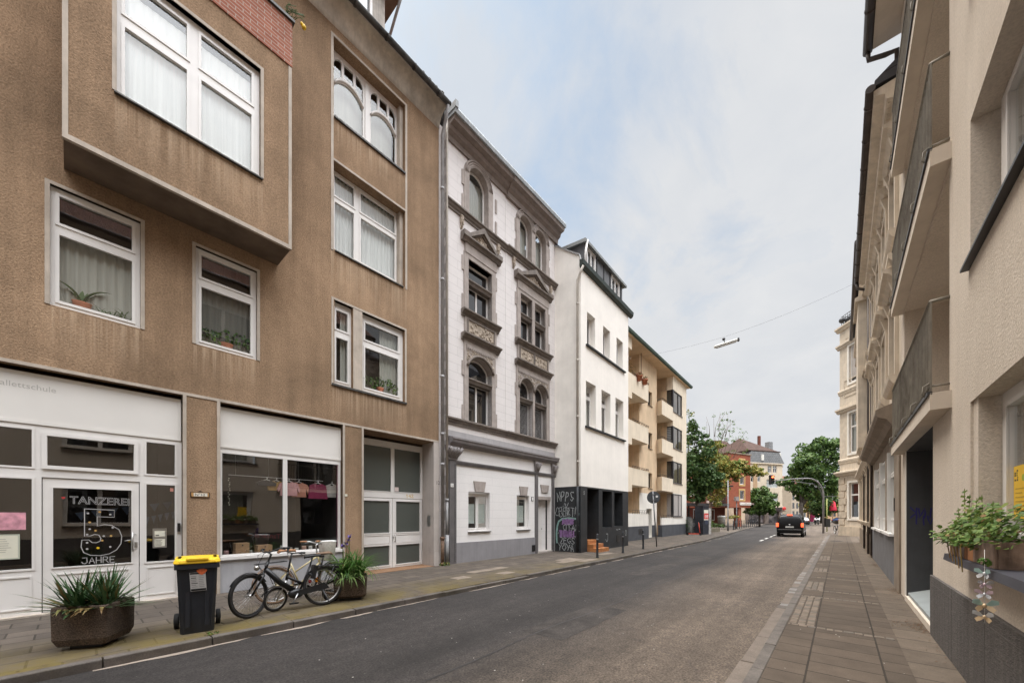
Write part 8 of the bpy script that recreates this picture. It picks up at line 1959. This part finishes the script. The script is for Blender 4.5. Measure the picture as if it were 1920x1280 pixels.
sprig(-.47,.06,.30,-.02,.34,8); sprig(-.40,.05,.30,.05,.28,7); sprig(-.22,.04,.3,.05,.24,6); sprig(.0,.04,.3,-.02,.26,6); sprig(.2,.03,.3,.04,.2,5); sprig(-.58,.07,.24,-.1,.22,6)
for q in range(5): k.tube([(-.45+q*.12,.13,.22),(-.47+q*.13,.17,.12),(-.42+q*.12,.16,-.02-.02*q)],.004,4,2)
k.build('plants',[leafmat('box_leaf',(.07,.14,.025),(.13,.22,.045),(.22,.31,.08)),leafmat('pale_box_leaf',(.20,.29,.08),(.28,.34,.10)),leafmat('withered_box_leaf',(.25,.19,.06),(.33,.20,.09))],t,recalc=False)
# iridescent mobile hanging from the sill
um=FR.U(1846,.20); zt_=FR.Z(1846,1072,.20)
t=fthing('hanging_mobile',FR,'iridescent butterfly wind mobile hanging below the window box','decoration',um,.20,zt_)
t.rotation_euler=(0,0,rad(-54))
k=MB(); k.tube([(0,0,.16),(0,0,-.36)],.0015,4); k.build('string',M['white'],t)
pal=[plain('iridescent_teal',(.42,.62,.58),.25,.2,.8),plain('iridescent_pink',(.66,.50,.56),.25,.2,.8),plain('iridescent_gold',(.62,.46,.28),.3,.2,.8),plain('iridescent_silver',(.62,.64,.66),.2,.3,.8)]
for i,(z,s,m1,m2) in enumerate(((-.01,.046,0,3),(-.085,.038,3,1),(-.155,.042,1,3),(-.235,.058,0,2),(-.315,.05,3,2))):
    k=MB()
    for sg_ in (-1,1):
        w1=[(0,0,0),(sg_*.5,.25,.75),(sg_*1.0,.35,.7),(sg_*1.05,.3,.25),(sg_*.5,.1,0)]; w2=[(0,0,0),(sg_*.55,.12,-.05),(sg_*.85,.28,-.4),(sg_*.6,.3,-.8),(sg_*.2,.12,-.5)]
        for w_,m_ in ((w1,0),(w2,1)):
            vv=[(a*s,b_*s+.003*q,z+c*s) for q in (0,1) for a,b_,c in w_]; n=5
            k.add(vv,[tuple(range(4,-1,-1)),tuple(range(5,10))]+[(j,(j+1)%n,n+(j+1)%n,n+j) for j in range(n)],m_)
    ry=(-.7,.5,-.2,.3,-.4)[i]; k.v=[(a*math.cos(ry)-b_*math.sin(ry),a*math.sin(ry)+b_*math.cos(ry),c) for a,b_,c in k.v]
    k.sphere((0,.02,z),s*.2,8,6,1,(1,1,1.5)); k.build('butterfly',[pal[m1],pal[m2]],t,recalc=False)
k=MB(); leaf_cloud(k,[(0,0,.07,.035,.8)],26,.022); k.build('leaf_sprig',[M['leafbr'],M['leafmid'],M['leafdk']],t,recalc=False)
# ------------------------------------------------------------------ things inside the shop window
rz=FA.Z(480,893,-.34)
t=fthing('clothes_rail',FA,'thin white clothes rail hung on strings inside the right shop window','clothes rail',2.0,-.34,rz)
k=MB(); k.tube([(-.98,0,0),(1.05,0,0)],.006,6); k.build('rail',M['white'],t); k=MB()
for u in (-.85,-.2,.45,.95): k.tube([(u,0,0),(u,0,3.9-rz)],.0015,4)
k.build('string',M['white'],t); k=MB()
for j in range(14): k.sphere((-.97+R.uniform(-.02,.02),0,-.08-.045*j),R.uniform(.008,.016),6,4)
k.build('garland',M['paper'],t)
def garment(u,kind,col,lab,w=-.34,len_=.32,sl=.0,half=.20):
    t=fthing('garment',FA,lab,'garment',u,w,rz)
    k=MB(); k.tube([(0,0,.01),(.012,0,-.02),(0,0,-.05),(-.20,0,-.13),(.20,0,-.13),(0,0,-.05)],.009,6); k.build('hanger',M['white'],t)
    m_=mk(kind+'_cloth',col,.85,.12,9)
    out=[(-.07,-.075),(-.20,-.125)]
    if sl: out+=[(-.20-sl*.35,-.20-sl*.5),(-.20-sl*.15,-.24-sl*.6),(-half*.92,-.20)]
    out+=[(-half,-.14-len_),(half,-.14-len_)]
    if sl: out+=[(half*.92,-.20),(.20+sl*.15,-.24-sl*.6),(.20+sl*.35,-.20-sl*.5)]
    out+=[(.20,-.125),(.07,-.075),(0,-.115)]
    k=MB(); k.plate(out,[],.03,.06); k.build('cloth',m_,t); return t
garment(FA.U(500,-.34),'black',(.02,.02,.025),'black top on a white hanger, leftmost on the clothes rail in the shop window',len_=.06,half=.19)
garment(FA.U(518,-.38),'ochre',(.5,.3,.07),'ochre yellow top half hidden behind the pink shirt in the shop window',w=-.38,len_=.16,half=.17)
garment(FA.U(541,-.32),'pink',(.72,.38,.38),'pale pink short sleeved shirt on a hanger behind the window mullion',w=-.31,len_=.28,sl=.16,half=.19)
garment(FA.U(560,-.40),'salmon',(.62,.28,.19),'salmon brown long sleeved top next to the pink shirt in the shop window',w=-.40,len_=.30,sl=.30,half=.17)
garment(FA.U(596,-.34),'maroon',(.26,.03,.08),'dark maroon skirt on a white hanger at the right of the shop window',len_=.33,half=.24)
garment(FA.U(622,-.38),'cream',(.55,.5,.46),'cream cloth hanging at the far right end of the clothes rail',w=-.38,len_=.28,half=.14)
def carton(px,py1,wd_,h,lab):
    u=FA.U(px,-.35); t=fthing('cardboard_box',FA,lab,'box',u,-.35,.762)
    k=MB(); k.box(-wd_/2,wd_/2,-.12,.12,0,h); k.build('carton',mk('brown_cardboard',(.40,.24,.13),.85,.08,6) if 'brown_cardboard' not in bpy.data.materials else bpy.data.materials['brown_cardboard'],t,bevel=.004)
    k=MB(); k.face([(p[0],.122,p[1]) for p in circ((0,h*.8),.016,10)]); k.face([(p[0],.122,p[1]) for p in circ((wd_*.3,h*.35),.012,10)]); k.build('hole',M['black'],t,recalc=False)
carton(452,1018,.26,.27,'tall brown cardboard box with punched holes on the shop window shelf'); carton(494,1012,.30,.20,'low wide brown cardboard box on the shop window shelf')
def jar(px,r,h,col,lab,name='jar'):
    u=FA.U(px,-.33); t=fthing(name,FA,lab,name,u,-.33,.762)
    k=MB(); k.lathe((0,0,0),[(r*.85,0),(r,h*.5),(r*.95,h),(r*.8,h),(r*.75,h*.7)],12); k.build('body',plain(lab.split()[0]+'_'+name+'_glaze',col,.5),t)
    k=MB(); k.lathe((0,0,h*.72),[(r*.75,0),(r*.6,.005)],12); k.build('filling',M['soil'],t)
jar(424,.05,.11,(.45,.25,.24),'pink flower pot at the left end of the shop window shelf','flower_pot'); jar(470,.035,.09,(.45,.42,.36),'cream jar between the two cardboard boxes'); jar(544,.05,.10,(.50,.42,.35),'beige cup just right of the shop window mullion','cup'); jar(556,.045,.08,(.55,.54,.5),'white cup beside the beige one on the shop shelf','cup'); jar(570,.055,.12,(.42,.24,.18),'terracotta pot among the cups on the shop shelf','flower_pot'); jar(582,.045,.11,(.5,.48,.45),'greyish jar right of the terracotta pot on the shop shelf'); jar(528,.03,.16,(.5,.47,.42),'slim white candle against the shop window mullion','candle')
# house plants on the window ledges of the tan house
def houseplant(u,z,w,kind,lab,spread=.3):
    t=fthing('house_plant',FA,lab,'plant',u,w,z)
    k=MB(); k.lathe((0,0,0),[(.07,0),(.09,.10),(.10,.12),(.085,.12)],12); k.build('pot',tc_ if kind!='b' else plain('ochre_bowl',(.42,.24,.08),.5),t)
    k=MB()
    if kind=='a':
        for (az,l,L) in ((2.6,.9,.34),(1.2,.3,.42),(.3,1.0,.5),(-.2,.7,.4),(3.4,.7,.35)): blade(k,(0,0,.1),az,l*.6,L,.05,1.4,0,.1,6)
        for i in range(70): blade(k,(.25+R.uniform(-.1,.35),R.uniform(-.06,.03),.04),R.uniform(0,6.3),R.uniform(.2,1.3),R.uniform(.10,.22),.007,R.uniform(.8,2),0,.1,4)
    else: leaf_cloud(k,[(x,0,.12+R.uniform(0,.12),.12,.9) for x in [-spread+i*spread/2 for i in range(5)]],260,.035)
    k.build('leaves',[M['leafmid'],M['leafdk'],M['leafbr']],t,recalc=False); t.scale=(1.25,.8,1.6)
_a=houseplant(-1.12,5.2,-.11-.06,'a','large leaved and spidery pot plant behind the left first floor window of the tan house'); houseplant(.95,5.2,-.17,'c','bushy dark pot plants behind the second first floor window of the tan house',.35); houseplant(4.62,5.2,-.2,'c','pale bushy pot plant row behind the small wide first floor window above the entrance',.42)
# bunting inside the shop door side light
t=fthing('bunting',FA,'string of dark blue pennants hung inside the dance school entrance','bunting',-.3,-.5,1.9)
k=MB()
for (u0,z0_,u1,z1_) in ((-.9,-.2,.45,.05),(-.2,-.35,.48,-.15)):
    n=7
    for i in range(n):
        a=u0+(u1-u0)*i/n; b_=u0+(u1-u0)*(i+.8)/n; za=z0_+(z1_-z0_)*i/n; zb_=z0_+(z1_-z0_)*(i+.8)/n
        k.plate([(a,za),(b_,zb_),((a+b_)/2,(za+zb_)/2-.16)],[],0,.004)
k.build('pennants',plain('dull_blue_cloth',(.06,.075,.11),.9),t)
# yellow flower and weeds on the bay parapet
t=fthing('weed',FA,'yellow flowering weed growing from the corner of the bay roof','plant',1.86,.80,12.53)
k=MB()
for i in range(14): k.tube([(R.uniform(-.15,.05),R.uniform(-.1,.05),0),(R.uniform(-.1,.15),R.uniform(0,.1),R.uniform(.1,.25)),(R.uniform(-.05,.3),.1,R.uniform(.1,.35))],.006,4)
k.build('stem',M['leafmid'],t); k=MB(); k.sphere((.26,.10,.02),.05,8,5); k.sphere((.22,.1,.05),.035,8,5); k.build('flower',M['yellow'],t)
t=fthing('weed',FA,'tuft of weeds growing at the pavement edge under the downpipes','plant',6.72,.20,0)
k=MB(); leaf_cloud(k,[(0,0,.05,.10,.7),(.15,.02,.04,.08,.6),(-.12,.05,.04,.07,.6)],90,.03); k.build('leaves',[M['leafbr'],M['leafmid'],M['leafye2']],t,recalc=False)
t=fthing('weed',FA,'small green weed in the kerb joint below the wheelie bin','plant',.0,3.33,0)
k=MB(); leaf_cloud(k,[(0,0,.02,.05,.6),(.08,.02,.02,.03,.6)],40,.018); k.build('leaves',[M['leafbr'],M['leafmid'],M['leafye2']],t,recalc=False)
# ------------------------------------------------------------------ the street goes on behind the viewpoint (seen in the window panes)
def rear_house(fr,u0,u1,zt,col,label,w0=0.,roof='tile'):
    b=fthing('townhouse',fr,label,'building')
    k=MB(); k.box(u0,u1,-9,w0,0,zt); k.build('wall',mk('rear_house_render',col,.9,.1,1,streak=.1),b)
    n=int((u1-u0)/2.6)
    for j in range(4):
        k=MB(); z=.9+j*(zt-1)/4
        for i in range(n):
            u=u0+(u1-u0)*(i+.5)/n
            k=MB(); k.ring(u-.6,u+.6,z,z+1.9,.09,w0-.01,w0+.05); f=k.build('window',M['pvc'],b)
            g=MB(); g.quad((u-.55,w0+.012,z+.05),(u+.55,w0+.012,z+.05),(u+.55,w0+.012,z+1.85),(u-.55,w0+.012,z+1.85)); g.build('pane',M['darkglass'],f,recalc=False)
    k=MB(); k.prism([(-9.2,zt),(w0+.4,zt),(-4.5,zt+3.6)],'u',u0,u1); k.build('roof',M[roof],b)
rear_house(FA,-24,-6.05,14.0,(.34,.25,.19),'brown rendered house next to the dance school, further up the street')
rear_house(FA,-44,-24.1,15.0,(.5,.46,.41),'pale rendered house two doors up from the dance school')
rear_house(FR,9.6,26,13.0,(.42,.36,.3),'beige house next to the window box house, further up the street')
rear_house(FR,26.1,46,14.0,(.36,.2,.14),'reddish rendered house two doors up from the window box house',roof='slate')
